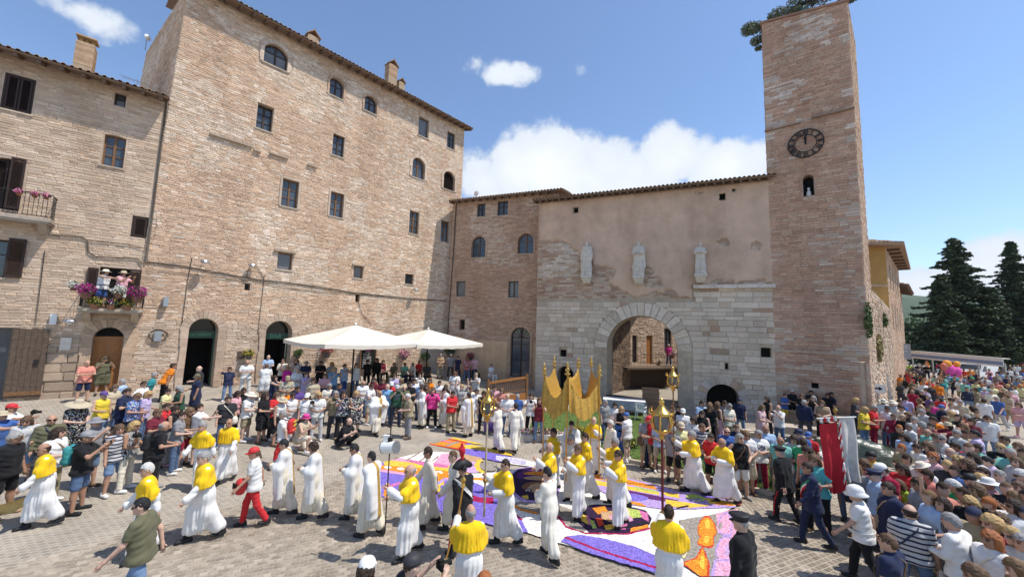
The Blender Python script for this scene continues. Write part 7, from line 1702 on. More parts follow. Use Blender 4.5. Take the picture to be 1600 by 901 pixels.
for (px, py, r, c) in ((1484, 577, .42, 'hotpink'), (1494, 580, .40, 'hotpink'), (1489, 589, .36, 'magenta'), (1480, 569, .34, 'orange'), (1495, 569, .26, 'orange'), (1476, 572, .3, 'coral')):
    q = A(px, py, 33.0)-t.location; V, F = Field().ell((0, 0, 0), (r, r*.7, r*1.1)).cap((0, 0, -r), (0, 0, -r*1.25), .05, .02, k=.08).mesh(.06); o = link('balloon', np_mesh('balloon', V, F, M['worn']), t, q); o.color = (*dict(hotpink=(.7, .08, .35), magenta=(.6, .05, .3), orange=(.75, .3, .03), coral=(.7, .2, .15))[c], 1)
part(t, 'string', 'white', lambda b: b.tube([(0, 0, .9), (.1, 0, 2.6)], .008, 4))
# ================================================================== the people, one by one
KT = dict(s='shirt', p='polo', l='longshirt', t='tank', d='dress', j='jacket', T='trousers', S='shorts', K='skirt', L='longskirt')
HK = dict(sh='short', cr='crop', ba='bald', lo='long', bo='bob', cu='curly', bu='bun', ta='tail'); HC = dict(d='darkbrown', b='brown', l='lightbrown', n='blond', g='greyhair', w='whitehair', r='ginger', k='black')
def rows(zone, txt, group=None):
    for ln in txt.strip().splitlines():
        q = ln.split()
        if not q: continue
        px, py, pose, face = float(q[0]), float(q[1]), q[2], float(q[3]); kw = {}
        for e in q[4:]:
            if e[0] in 'splt' and e[1:2] == ':' or e[:2] in ('d:', 'j:'):
                c = e[2:].split('/'); kw['top'] = (KT[e[0]], c[0]); kw['pat'] = c[1] if len(c) > 1 else 'plain'
                if e[0] == 'd': kw['bot'] = None
            elif e[:2] in ('T:', 'S:', 'K:', 'L:'): kw['bot'] = (KT[e[0]], e[2:])
            elif e[:2] == 'H:': _, k, c = e.split(':'); kw['hat'] = (k, c)
            elif e == 'G': kw['glasses'] = True
            elif e[:2] == 'h:': kw['h'] = float(e[2:])
            elif e[:2] == 'z:': kw['zoff'] = float(e[2:])
            elif e[:2] == 'w:': kw['stout'] = float(e[2:])
            elif e[:2] == 'f:': kw['shoe'] = e[2:]
            elif e == '-': kw['hair'] = None
            elif e[:2] in HK and len(e) == 3: kw['hair'] = (HK[e[:2]], HC[e[2]])
            else: raise ValueError(ln)
        kw.setdefault('h', rp.uniform(1.63, 1.76))
        r = person(px, py, pose, face, group=group or 'spectators', **kw); PEOPLE[-1][1]['zone'] = zone
rows('left front crowd', '''
19 629 film 70 s:white T:jeans shd H:cap:red
4 640 reach 60 s:blue T:jeans shb H:straw:beige
43 649 look 20 s:palegrey S:denim lob
82 647 stand 15 l:olive T:darkgrey bag G w:1.15
92 667 bag 60 s:white T:khaki bod w:1.12
24 674 standl 60 s:black S:black shg G w:1.16
124 622 hold 40 d:charcoal/print lob H:bighat:beige G
151 650 phone 60 s:grey S:denim shd H:sunhat:grey
137 672 phone 75 s:black S:jeans shd H:cap:grey f:black
188 662 ear 40 s:palegrey/stripe S:denim lob f:white
211 657 hold 70 t:palegrey/zebra T:cream bon f:white
163 610 bag 30 t:yellow S:denim shd H:cap:purple
199 606 fold 70 s:navy T:navy shd w:1.14
215 613 hold 60 s:blue/print T:navy shl G w:1.15
192 591 hip1 -100 l:lightblue T:beige shg
225 595 hip 60 s:white/chest S:denim shd G
243 581 lean 90 s:teal T:darkgrey shg
270 567 lean 110 s:orange T:black shd
263 607 hold 70 s:paleyellow S:beige shd h:1.45
280 602 hold -60 t:darkgreen T:black bog
261 629 fold 60 s:red T:navy shd
247 638 fold 60 s:maroon T:black shb w:1.12
257 657 hold 95 p:black T:black bag w:1.12 f:grey
275 633 hold 80 t:black L:grey bud f:pink
297 636 hold 60 s:brown S:crimson lol
313 630 film 75 p:white S:navy shd f:black
357 618 stand 20 p:charcoal T:jeans shd w:1.16 f:grey
180 600 hold 50 s:beige T:jeans bob
233 610 look 80 s:lilac T:jeans bon
285 642 hold 80 s:grey T:jeans shd
''')
rows('near wooden door', '''
137 562 fold 30 p:coral S:navy bag
165 556 phone 20 d:olive boN G w:1.1
'''.replace('boN', 'bon'))
rows('beside bar doors', '''
309 583 bag -70 d:navy lob H:cap:olive
312 571 hip1 -60 p:charcoal T:black bag
359 573 behind 10 s:navy/chest T:denim cud h:1.55
387 562 fold 10 s:white T:white bag f:white
420 554 fold 5 p:lightblue T:navy bag
417 568 hold 180 d:white shb
''')
rows('crowd before bar', '''
372 610 hold 60 s:pink T:black lod G
381 605 fold 30 s:black T:black shd G
392 611 hold 70 s:white/chest S:khaki shg H:sunhat:cream f:white w:1.14
415 613 bag 60 d:black lod G
433 612 fold 50 s:red T:black bob
441 619 look 60 t:white/print K:black shb w:1.12 H:straw:beige
450 570 up 0 t:magenta T:black bon
443 560 cross 0 s:cream T:black lod
464 560 phone 0 s:white T:beige bol
465 575 cross 20 s:white T:jeans bag
450 586 hold 10 s:khaki/print T:olive shb H:cap:khaki
430 586 reach 70 t:navy T:navy lod
479 581 phone 50 d:lilac shb
449 610 look 40 s:orange S:jeans shl h:1.35
466 603 fold 20 s:purple T:black shd
458 613 hold 20 t:white K:palegrey bud G
481 613 ear 10 s:white T:maroon bod H:cap:white
499 612 hold 10 s:white/print T:palegrey bon
515 599 cross 0 s:cream T:khaki cug w:1.1
525 610 phone 0 l:khaki T:darkgrey bog
531 598 fold 10 s:navy T:navy shd
522 574 phone 40 s:skyblue T:jeans bon
539 568 film 50 s:lightblue T:blue shd
557 567 shade 20 t:white T:jeans bod
479 563 cross 0 s:navy T:navy shd H:sunhat:grey
519 565 stand -20 s:grey T:black bon
537 610 phone 20 s:navy/print T:black bod
557 610 hold 20 d:charcoal/print bon w:1.1
502 563 fold 20 s:black T:black shd
575 561 stand 30 s:black T:black cud
589 559 stand -20 l:black T:black lod
490 590 look 20 s:beige T:jeans bol
508 583 fold 10 s:pink K:navy bob
''')
rows('middle crowd', '''
568 594 hold 20 p:white T:jeans bag
581 599 fold 60 s:white/chest S:beige shd G f:white
606 599 stand -20 p:skyblue T:jeans bag
621 600 phone 10 s:darkgreen/chest T:navy shd H:cap:palegrey G
677 605 phone 0 l:hotpink T:black bob
667 599 hold 10 t:brown K:black lob
641 596 cross 20 p:black T:black shd
599 591 fold 0 s:maroon T:jeans bob
584 589 hold 20 t:maroon T:black lod
617 584 hold 0 s:lilac T:navy shb
627 591 look 0 s:beige T:khaki bol
612 595 fold 10 s:red T:jeans shg H:cap:white
648 591 hold 0 s:white T:navy shd
656 582 phone 10 s:white T:jeans bod
672 590 hold 0 t:orange L:brown lob
687 594 fold 0 p:white T:navy shd
711 580 hold 0 d:white bob z:.2
744 582 phone -20 p:white/stripe T:navy shg z:.2
722 600 up 0 s:grey/print S:olive shn
708 610 hold 40 s:red T:khaki shd
745 607 stand -10 p:white S:lightblue shd G
769 613 bag 20 t:brown L:purple lob
773 602 fold 0 s:pink T:jeans shd
793 614 hold 0 s:white T:jeans bag
809 615 hold 170 p:blue T:navy shg
830 614 phone 0 s:white T:black lod
843 620 phone 0 t:maroon T:denim bob
659 596 look 10 s:lightblue T:jeans bog
697 600 hold 10 t:black T:navy lob
736 603 fold 0 s:cream S:khaki shb
756 610 look 10 s:charcoal T:black bod
784 606 hold -10 s:coral K:white bol
632 601 fold 10 s:olive T:khaki bag
''')
rows('under cafe umbrellas', '''
599 562 sit 20 t:maroon T:black lod
616 566 sit -20 s:olive T:khaki bob
633 566 sit 40 s:mint T:navy shb
655 563 sit 10 s:red T:black shd
645 566 sit -40 s:white T:navy bog
668 566 sit 10 s:darkgrey T:black bon
689 552 hold 10 s:tan T:khaki shg
705 553 hip 0 p:grey T:darkgrey shg
716 556 stand -30 s:navy T:navy shd
730 557 hold 0 s:crimson/print T:jeans bol
742 557 hold -10 p:pink T:navy shg
781 562 sit 30 s:white T:white shd
768 568 sit 50 s:white T:white shb
801 563 sit -10 s:beige T:khaki shg
815 559 stand 0 l:red T:black bod
790 558 sit 10 s:navy T:black bob
''')
rows('lawn before gate', '''
979 643 stand -120 p:white S:khaki shg H:cap:blue
961 628 hold 0 s:white/print T:crimson lod
946 624 stand 40 s:grey T:jeans shg
971 634 fold 0 t:black L:blue bon
1010 649 bag 20 p:grey S:khaki shg
1043 652 hold 10 s:red T:blue bob h:1.5
1064 658 stand 10 s:paleyellow S:grey shd H:cap:beige G w:1.12
1052 665 stand 150 s:grey S:black shg
1097 661 hip1 20 s:grey/stripe S:aqua shb w:1.14
1111 677 hold -30 s:red S:black shd h:1.6
1136 667 stand 0 p:blue T:jeans bag G
1156 677 hip1 20 t:black S:white bog f:grey
1185 671 cross 20 s:white/chest T:crimson shg f:grey w:1.12
1196 663 stand 10 l:lightblue T:grey bag w:1.1
1150 662 fold 10 p:navy T:navy shb
1165 672 hold 10 s:white K:beige bol
1031 655 hold 10 s:lightblue S:beige shd
1083 650 look -10 s:white T:jeans bod
''')
rows('by small gate arch', '''
1061 632 fold 30 s:black T:black shd
1050 633 stand 40 s:navy T:jeans shb
1067 637 stand 0 s:white T:jeans shg H:cap:white
1097 641 hold 0 t:black T:khaki bod
1097 625 bag 30 s:lightblue T:jeans shd
1109 628 stand 160 s:black/chest T:black lol
1132 625 hold 0 s:grey S:blue shd
1121 627 stand 120 t:brown L:pink lob
1155 621 stand -10 p:navy T:denim shd H:cap:navy
1191 632 hold 60 d:pink/print bol
1198 619 stand -60 t:black T:black bod
1216 632 phone -40 s:white T:jeans bag
1140 630 hold 30 s:cream T:beige bog
''')
rows('at tower foot', '''
1226 614 fold 40 s:blue S:yellow shd h:1.5
1238 608 hold 30 s:black T:black shw
1253 615 hold -20 s:black T:black bob
1267 609 phone 20 s:black T:black shd
1293 614 stand -30 s:black T:black lod
1299 612 stand 40 s:navy T:navy shd
1256 624 stand 150 l:navy T:darkgrey shg w:1.2
1271 618 phone -20 s:black T:black bow
1284 625 hold -10 t:tan T:black bob
'''.replace('bow', 'bog'))
rows('behind green tarpaulin', '''
1337 621 hold 80 s:darkgrey T:black bon
1351 635 hold 60 s:yellow T:denim bon
1365 632 fold 70 s:red T:crimson shg w:1.12
1380 622 hold 20 l:white T:khaki shg H:sunhat:cream
1386 634 stand -20 s:white T:jeans shd
1383 645 sit 20 s:white/print T:maroon bob H:cap:yellow
''')
rows('before red banner', '''
1240 679 hold -20 s:palegrey T:jeans bod
1248 668 stand -20 s:blue T:jeans shd H:bucket:navy
1263 673 stand -30 s:red T:jeans shd H:cap:blue
1219 681 stand -10 s:mint T:khaki bag
1261 696 look -30 s:coral T:black lod
1272 709 hold -30 s:aqua T:black bob
1255 684 stand 160 s:green T:black shd
1361 703 stand -40 s:yellow T:jeans shd H:cap:black
1377 722 look -60 s:crimson T:black shd H:cap:white
1350 716 hold -40 t:coral T:black bob
1335 722 look -40 s:grey T:jeans bol
1300 700 stand -30 s:white T:jeans shd
''')
RC = '''
1421 568 fold 0 s:lime T:navy shb
1447 569 fold -20 s:black T:black shg H:cap:white
1434 568 hold 0 s:navy T:khaki shg
1471 577 hold 20 s:black T:black cub
1500 592 hold -10 s:white T:khaki bag
1508 587 stand 30 s:lightblue T:jeans bon
1518 588 stand 60 s:black T:black shd H:cap:green
1525 581 stand 160 s:navy T:navy shg
1540 588 bag -20 s:white T:beige bag
1557 583 stand -30 s:khaki T:khaki bag
1573 587 stand 20 s:navy T:navy shd
1590 591 hold -10 d:denim lod
1589 581 stand 0 s:palegrey T:jeans shw H:cap:white
1565 580 stand 10 p:lightblue T:jeans shb
1538 604 fold -40 s:lilac T:grey shw H:cap:white
1568 606 hold -30 s:olive T:jeans shd H:straw:khaki
1572 614 hold -60 s:beige S:khaki bol f:white
1557 619 walk -40 p:blue T:palegrey shg w:1.1
1591 628 hold -40 s:pink S:lilac bob f:pink
1537 622 stand 160 s:white T:khaki shd w:1.12
1520 634 hold -120 d:beige lod
1542 648 bag -15 s:white T:denim shd G w:1.12
1495 618 stand -60 s:white T:jeans bag
1486 621 look -80 s:palegrey T:jeans bud
1500 624 stand -30 p:beige T:khaki shg
1425 608 stand -40 s:crimson T:navy bag
1440 609 hold -30 s:black T:navy shg
1415 618 stand 150 s:lilac T:jeans shd w:1.12
1456 627 hold -40 s:hotpink T:black shd G
1467 619 fold -60 s:red T:black bod
1471 631 stand -60 s:navy T:jeans shd H:cap:blue
1440 638 look -60 s:palegrey T:beige shg
1408 632 look -50 s:cream T:khaki shd
1394 624 stand -20 s:palegrey T:grey shg H:sunhat:cream
1410 646 hold -40 s:black T:black shb H:cap:tan
1420 660 stand -70 s:white T:jeans shg
1428 650 fold -60 p:white T:navy shg
1440 658 look -60 s:coral T:beige bog
1449 669 stand -50 s:mint T:jeans bag
1458 650 look -60 s:orange T:khaki shd
1455 660 stand -60 s:maroon T:jeans shd
1462 676 hold -50 t:beige T:black boB
1471 678 stand -50 s:white T:grey shg G
1481 658 reach -70 s:maroon K:black lod H:straw:beige
1486 641 look -60 s:paleyellow T:jeans bon
1476 649 stand -60 s:white T:jeans shb
1494 670 stand -60 s:palegrey T:navy shg
1505 660 hold -60 t:beige T:khaki bol
1523 671 stand -100 s:lilac T:jeans shk
1510 647 reach -70 s:coral T:khaki bog
1412 676 look -40 s:lightblue K:denim bod
1432 692 hold -60 s:white T:jeans shd
1449 689 look -40 s:navy/print T:navy bob
1457 706 bag -60 l:pink/print T:crimson cur
1484 698 stand -60 s:white T:beige bag w:1.1
1496 711 stand -80 s:black T:black cun w:1.1
1492 690 look -60 s:crimson T:jeans shd
1520 706 hold -60 s:white/chest T:jeans bod
1563 692 stand -30 s:black/chest T:navy shn w:1.14
1569 680 stand -60 s:mint T:black shd
1590 690 stand -60 s:navy T:jeans shb
1409 723 hold -40 s:red T:black bod w:1.1
1439 719 look -50 s:white T:khaki shd H:straw:cream
1490 748 look -70 s:green T:navy shw w:1.12
1404 748 look -50 s:lime T:jeans bob h:1.45
1435 745 hold -70 s:grey T:khaki shd w:1.12
1511 716 stand -80 s:black T:black bob
1542 712 look -70 s:lilac/print T:jeans shk
1587 713 bag -60 s:palegrey T:black bob
1561 733 stand -70 l:lightblue T:jeans cRg
1544 744 reach -80 s:pink T:beige shg H:sunhat:white
1515 738 stand -70 s:navy T:black shd H:cap:black
1595 732 look -60 s:navy T:navy shw G
1592 751 stand -60 s:crimson T:jeans shb
1525 754 hold -70 s:cream T:khaki bob
1532 739 look -60 t:beige T:jeans bon
1536 729 stand -60 s:blue T:black shd
1585 767 look -60 s:magenta T:jeans bol
1472 776 up1 -60 d:grey/zebra lod
1515 774 hold -40 l:black T:black bon
1550 803 out -60 s:crimson T:crimson bon w:1.15
1547 828 stand -50 s:white T:beige bor w:1.1
1580 821 hold -50 s:tan/zebra T:black shn G
1595 832 stand -50 s:palegrey T:grey shg
1588 872 look -60 t:brown T:black lol
1522 880 look -60 t:tan T:black lob
1583 779 film -80 s:white T:jeans lod G
1560 800 look -60 s:beige T:black cub
1421 787 stand 170 p:palegrey/stripe T:jeans bad w:1.16
1486 801 hold -120 l:white T:black shg w:1.1
1387 833 stand -120 p:navy T:navy crb w:1.1
1387 752 stand -70 j:navy T:cream shd
'''.replace('boB', 'bob').replace('cRg', 'crg')
rows('right crowd', RC)
# ================================================================== the procession
CL = [('alb', 'white'), ('cape', 'gold')]
def cleric(px, py, pose, face, hair, label, robe=CL, **kw):
    return person(px, py, pose, face, None, kw.pop('bot', ('trousers', 'black')), (HK[hair[:2]], HC[hair[2]]) if hair else None, robe=robe, h=kw.pop('h', 1.73), label=label, group=kw.pop('group', 'clergy in white albs and yellow capes'), shoe=kw.pop('shoe', 'black'), stout=kw.pop('stout', .96), **kw)
c1 = cleric(70, 691, 'walk', -75, 'bad', 'person in white alb and yellow cape pulling a gold cloth, far left')
cleric(317, 658, 'step', -50, 'shg', 'person in white alb and yellow cape walking behind two capes, left crowd edge')
cleric(359, 653, 'walk', -15, 'bag', 'person in white alb and yellow cape facing forward, right of the striped trousers')
cleric(320, 704, 'walk', -70, 'shg', 'person in long white alb and yellow cape, alone in left foreground', stout=1.08, h=1.78)
cleric(231, 722, 'step', -80, 'shw', 'person in white alb and yellow cape just behind the olive T-shirt')
c6 = cleric(642, 724, 'pole', -75, 'bag', 'person in white alb and yellow cape carrying the white cylinder pole', stout=1.08)
c7 = cleric(736, 786, 'polelow', 175, 'bag', 'person in white alb and yellow cape seen from behind, bottom centre') if False else cleric(736, 786, 'pole', 190, 'bag', 'person in white alb and yellow cape seen from behind with torch, bottom centre')
c8 = cleric(790, 716, 'pole2', -70, 'crd', 'person in belted white alb and yellow cape with the tall gold lantern, centre')
c18 = cleric(1045, 787, 'pole', 170, 'crd', 'person in white alb and yellow cape seen from behind holding red lantern pole')
c16 = cleric(1081, 672, 'pole2', -80, 'shg', 'person in short white alb and yellow cape with the brown lantern pole', stout=1.1)
cleric(1128, 683, 'walkfold', -50, 'bag', 'person in white alb and yellow cape following the brown lantern pole', stout=1.06)
cn = [cleric(865, 668, 'pole', -60, 'shd', 'person in yellow cape under the gold canopy, back left pole', h=1.72), cleric(859, 690, 'pole', -70, 'bag', 'bareheaded person in yellow cape at the front left canopy pole'),
      cleric(914, 675, 'pole2', -70, 'shd', 'person in yellow cape at the middle canopy pole, second row'), cleric(903, 693, 'pole', -60, 'shb', 'person in yellow cape at the front middle canopy pole'),
      cleric(928, 650, 'pole', -20, 'bag', 'person in yellow cape standing at the rear of the gold canopy'), cleric(961, 682, 'pole2', -75, 'shg', 'person in yellow cape at the rear right canopy pole, on the carpet edge'),
      cleric(966, 702, 'pole', -65, 'shd', 'person in yellow cape with sunglasses at the front right canopy pole', glasses=True)]
CR = 'clergy in cream robes'
def creamy(px, py, pose, face, hair, label, cope=True, **kw): return cleric(px, py, pose, face, hair, label, robe=[('robe', 'cream' if cope else kw.pop('col', 'palecream'))]+([('cope', 'white')] if cope else []), group=CR, **kw)
C_['palecream'] = (.70, .65, .56); C_['ivory'] = (.74, .70, .61)
creamy(444, 685, 'walkfold', -95, 'shk', 'person in cream cope walking directly behind the red-trousered helper'); creamy(490, 690, 'walkfold', -85, 'cud', 'person in cream cope looking down, second in the robed line'); creamy(554, 692, 'walkfold', -90, 'shk', 'person in cream cope, third in the robed line', glasses=True)
creamy(581, 704, 'step', -125, 'crk', 'person in cream cope with gold back band, before the violet carpet')
creamy(669, 697, 'step', -85, 'shd', 'person in plain cream alb with glasses behind the white cylinder pole', False, glasses=True); creamy(708, 703, 'walk', -80, 'crb', 'person in plain cream alb beside the red-plumed officer', False); creamy(855, 728, 'walkfold', -130, 'crk', 'person in plain white alb seen from behind, right of centre', False, col='ivory')
creamy(593, 609, 'walkfold', 40, 'bag', 'person in billowing white cope with gold front band, far line left end', stout=1.2); creamy(659, 603, 'hold', -70, 'shd', 'person in cream cope holding hands forward beside the photographer in khaki'); creamy(695, 604, 'walkfold', -60, 'shk', 'person in cream cope with dark cap, middle of the far line', hat=('cap', 'black'))
creamy(733, 613, 'fold', -140, 'shd', 'person in cream cope seen from behind before the white polo'); creamy(806, 629, 'walk', -160, 'shd', 'person in white alb walking away, left of the planter', False, col='ivory'); creamy(777, 629, 'walkfold', -120, 'shb', 'person in white alb half hidden by the tall gold lantern', False, col='ivory')
creamy(893, 678, 'fold', -40, 'shg', 'person in cream robe and gold vestment under the canopy', False); creamy(893, 657, 'walkfold', -30, 'shd', 'person in white cope under the back of the gold canopy'); creamy(954, 655, 'stand', -60, 'shw', 'person in white alb right of the gold canopy', False, col='ivory')
# officers, helpers and photographers
def solo(px, py, pose, face, label, **kw): return person(px, py, pose, face, label=label, **kw)
of1 = solo(723, 719, 'step', -140, 'officer person in black dress uniform with red plumed bicorne and sword', top=('jacket', 'black'), bot=('trousers', 'black'), hair=('crop', 'black'), hat=('bicorne', 'black'), h=1.78, stout=1.0, shoe='black')
of2 = solo(1157, 799, 'stand', -115, 'officer person in black uniform and peaked cap beside the bell carpet', top=('jacket', 'black'), bot=('trousers', 'black'), hair=('crop', 'greyhair'), hat=('peaked', 'black'), h=1.78, stout=1.05, shoe='black')
of3 = solo(1219, 696, 'step', -130, 'officer person in black uniform with red trouser stripes at the lawn corner', top=('jacket', 'black'), bot=('trousers', 'black'), hair=('crop', 'greyhair'), hat=('peaked', 'black'), h=1.75, stout=1.05, shoe='black')
may = solo(1261, 721, 'walk', -75, 'person in navy suit wearing a green white red sash', top=('jacket', 'navy'), bot=('trousers', 'navy'), hair=('short', 'darkbrown'), h=1.75, stout=1.0, shoe='black')
pol = solo(1337, 758, 'walk', -100, 'person in white sun helmet, white shirt and black trousers walking', top=('shirt', 'white'), bot=('trousers', 'black'), hair=('crop', 'darkbrown'), hat=('helmet', 'white'), h=1.72, stout=1.08, shoe='black')
solo(1367, 731, 'stand', -80, 'person in dark peaked cap and light blue shirt behind the sun helmet', top=('shirt', 'lightblue'), bot=('trousers', 'navy'), hair=('crop', 'greyhair'), hat=('peaked', 'navy'), stout=1.12)
rc1 = solo(398, 697, 'walk', -85, 'person in red cap, white polo shirt and red trousers carrying a bag', top=('polo', 'white'), bot=('trousers', 'red'), hair=('tail', 'brown'), hat=('cap', 'red'), h=1.68, stout=1.02, shoe='black')
rc2 = solo(443, 640, 'step', -100, 'person in white polo shirt and red trousers wearing a red rucksack', top=('polo', 'white'), bot=('trousers', 'red'), hair=('short', 'greyhair'), shoe='black')
sq = solo(545, 652, 'squat', 60, 'person in black crouching to take a photo before the crowd', top=('shirt', 'black'), bot=('trousers', 'black'), hair=('bald', 'darkbrown'), shoe='black')
solo(478, 645, 'kneel', 60, 'person in bright pink sun hat kneeling before the crowd', top=('tank', 'beige'), bot=('shorts', 'cream'), hair=('bob', 'brown'), hat=('bucket', 'hotpink'))
ph1 = solo(638, 614, 'hold', -70, 'person in khaki T-shirt and grey trousers holding a camera', top=('shirt', 'khaki'), bot=('trousers', 'grey'), hair=('short', 'whitehair'))
gm = solo(223, 776, 'walk', -105, 'person in olive T-shirt and blue jeans walking left, nearest foreground', top=('shirt', 'olive'), bot=('trousers', 'denim'), hair=('crop', 'black'), glasses=True, h=1.72, stout=1.06)
solo(574, 868, 'stand', 160, 'person in white cap with dark hair, bottom edge', top=('shirt', 'black'), bot=('trousers', 'jeans'), hair=('bob', 'darkbrown'), hat=('cap', 'white'))
ph2 = solo(645, 862, 'phone', 120, 'person in black cap and dark T-shirt photographing, bottom edge', top=('shirt', 'charcoal'), bot=('trousers', 'black'), hair=('crop', 'darkbrown'), hat=('cap', 'charcoal'))
solo(757, 893, 'stand', 170, 'person with only brown crown showing at the bottom edge', top=('shirt', 'navy'), bot=('trousers', 'jeans'), hair=('short', 'ginger'))
fr = solo(1015, 648, 'hold', -40, 'person in red cap and navy overalls beside the lawn', top=('shirt', 'red'), bot=('trousers', 'navy'), hair=('short', 'darkbrown'), hat=('cap', 'red'), shoe='black')
for (px, yy, top, hat, lb, face) in ((160, 0, ('tank', 'white'), ('sunhat', 'cream'), 'person in white vest and pale hat on the flower balcony', 60), (190, 0, ('shirt', 'pink'), ('sunhat', 'beige'), 'person in pink T-shirt and straw hat on the flower balcony', 55)):
    u = HOUSE.px(px, 450, .4)[0]; w = HOUSE.world(u, BAL1[2]+.01, .42); person(0, 0, 'phone' if px > 170 else 'reach', face, top, ('shorts', 'blue' if px < 170 else 'white'), ('bob', 'brown'), hat=hat, label=lb, at=w)
u = INN.px(1045, 560, .5)[0]; person(0, 0, 'stand', 20, ('shirt', 'magenta'), ('trousers', 'jeans'), ('short', 'whitehair'), label='person in magenta T-shirt on the balcony behind the arch', at=INN.world(u, zb_i+.01, .5))
bush('flower_basket', INN.world(INN.px(1050, 545, .9)[0], zb_i+.95, .95), .3, FLW['mixed'], 260, 'mixed flowers on the balcony rail behind the arch', 'flowers', pot=(.2, .1, .06))
# worn pieces on single people
def strap(r, pts, w, m, name, th=.012):
    b = MB(); P = [Vector(p) for p in pts]; L_, R_ = [], []
    for i, p in enumerate(P):
        d = (P[min(i+1, len(P)-1)]-P[max(i-1, 0)]).normalized(); up = Vector((p.x, p.y-.0, 0)); up = up.normalized() if up.length > .01 else Vector((0, 0, 1)); n = d.cross(up).normalized()*w/2; L_.append(p+n); R_.append(p-n)
    n = len(P); O = [Vector((p.x, p.y, 0)).normalized()*th for p in P]; vs = L_+R_+[a+o for a, o in zip(L_, O)]+[a+o for a, o in zip(R_, O)]
    b.add(vs, [q for i in range(n-1) for q in ((i+2*n, i+1+2*n, i+1+3*n, i+3*n), (i, i+n, i+1+n, i+1), (i, i+1, i+1+2*n, i+2*n), (i+n, i+3*n, i+1+3*n, i+1+n))]); return b.build(name, m, r)
def loop_pts(z0, z1, s=1, rx=.20, ry=.165, n=24, c=(0, -.02), sh=0): return [(c[0]+rx*math.cos(a)*(1 if abs(math.cos(a)) < 2 else 1), c[1]+ry*math.sin(a), (z0+z1)/2+s*(z1-z0)/2*math.cos(a)) for a in [2*math.pi*k/n for k in range(n+1)]]
M['belt_white'] = mat('belt_white', (.7, .69, .66), rough=.5); M['red_cloth'] = mat('red_cloth', (.50, .02, .03), rough=.8); M['green_cloth'] = mat('green_cloth', (.03, .25, .08), rough=.8)
strap(of1, loop_pts(1.02, 1.44, 1, .20, .165), .06, M['belt_white'], 'baldric'); strap(pol, loop_pts(.97, .97, 1, .215, .175), .05, M['belt_white'], 'belt')
for k, mm in enumerate(('green_cloth', 'belt_white', 'red_cloth')): strap(may, [(x, y, z-.04*k) for x, y, z in loop_pts(.95, 1.42, 1, .20, .168)], .042, M[mm], 'sash_band')
f = Field().cap((0, .0, .0), (.02, .03, .19), .03, .055, k=.05).cap((.02, .03, .19), (.03, .05, .30), .055, .03, k=.05); f.post.append(wrinkle(.006)); V, F = f.mesh(.012); pl = link('plume', np_mesh('plume', V, F, M['red_cloth']), of1); pl.matrix_local = mat_from(SK['step']) @ Matrix.Translation((.0, -.0, .15))
for o_, ps in ((of1, 'step'), (of3, 'step')):
    J = SK[ps]
    for s in (-1, 1): part(o_, 'trouser_stripe', M['red_cloth'], lambda b: b.tube([J['hip', s]+np.array([s*.10, 0, -.1]), J['knee', s]+np.array([s*.078, 0, 0]), J['ank', s]+np.array([s*.07, 0, .06])], .014, 5))
p = hand_world(of1, 'step', -1, .08); b = MB(); b.tube([(0, 0, 0), (.05, -.1, -.45), (.1, -.25, -.95)], [.014, .012, .004], 6); b.lathe([(.02, .02), (.06, .0), (.06, -.02), (.02, -.04)], 10, (0, 0, .0)); b.tube([(0, 0, 0), (-.01, .03, .13)], .016, 6); b.build('sword', M['steel'], None, loc=p, label='steel sabre held low by the plumed officer', cat='sword', rz=.3)
def pack(r, pose, col, label, sz=(.30, .17, .42), strip=None, name='backpack'):
    k = r.scale.x; p = part_world(r, pose, 'chest', (0, .21, -.05)); f = Field().cap((-.09, 0, -.13), (-.09, 0, .13), .085, k=.05).cap((.09, 0, -.13), (.09, 0, .13), .085, k=.05).cap((-.08, .05, -.12), (.08, .05, -.12), .07, k=.04); f.post.append(wrinkle(.004)); V, F = f.mesh(.02); t = T(name, label, 'bag', p, r.rotation_euler.z); o = link('bag_body', np_mesh('bag_body', V, F, M['worn']), t); o.color = (*C_[col], 1)
    for s in (-1, 1): q = part(t, 'strap', M['worn'], lambda b: b.tube([(s*.10, -.06, .18), (s*.13, -.22, .25), (s*.14, -.37, .05), (s*.13, -.25, -.18), (s*.10, -.05, -.2)], .018, 5)); q.color = (*C_['black'], 1)
    if strip:
        for z in (-.1, .03, .14): q = part(t, 'reflector_strip', M['worn'], lambda b: b.box((-.13, .09, z-.02), (.13, .112, z+.02))); q.color = (*C_[strip], 1)
    return t
def find(px, py): return next((r, d) for r, d in PEOPLE if d['px'] == px and d['py'] == py)
r, d = find(137, 672); pack(r, d['pose'], 'teal', 'teal backpack on the person in a grey cap, left crowd'); r, d = find(257, 657); pack(r, d['pose'], 'black', 'large black backpack on the bareheaded person in a black polo shirt'); pack(rc2, 'step', 'red', 'red rucksack with yellow reflector strips on the red-trousered helper', strip='yellow')
p = part_world(rc1, 'walk', 'pel', (-.02, -.26, -.05)); t = T('first_aid_bag', 'red first aid bag with white label carried by the red-capped helper', 'bag', p, rc1.rotation_euler.z+.4); f = Field().ell((0, 0, 0), (.17, .10, .17)).cap((-.08, 0, -.08), (.08, 0, .08), .1, k=.05); V, F = f.mesh(.02); o = link('bag_body', np_mesh('bag_body', V, F, M['worn']), t); o.color = (*C_['red'], 1); part(t, 'pocket', 'dark', lambda b: b.box((-.09, -.125, -.03), (.09, -.10, .09))); part(t, 'label_patch', 'white', lambda b: b.box((-.06, -.128, -.11), (.06, -.10, -.06)))
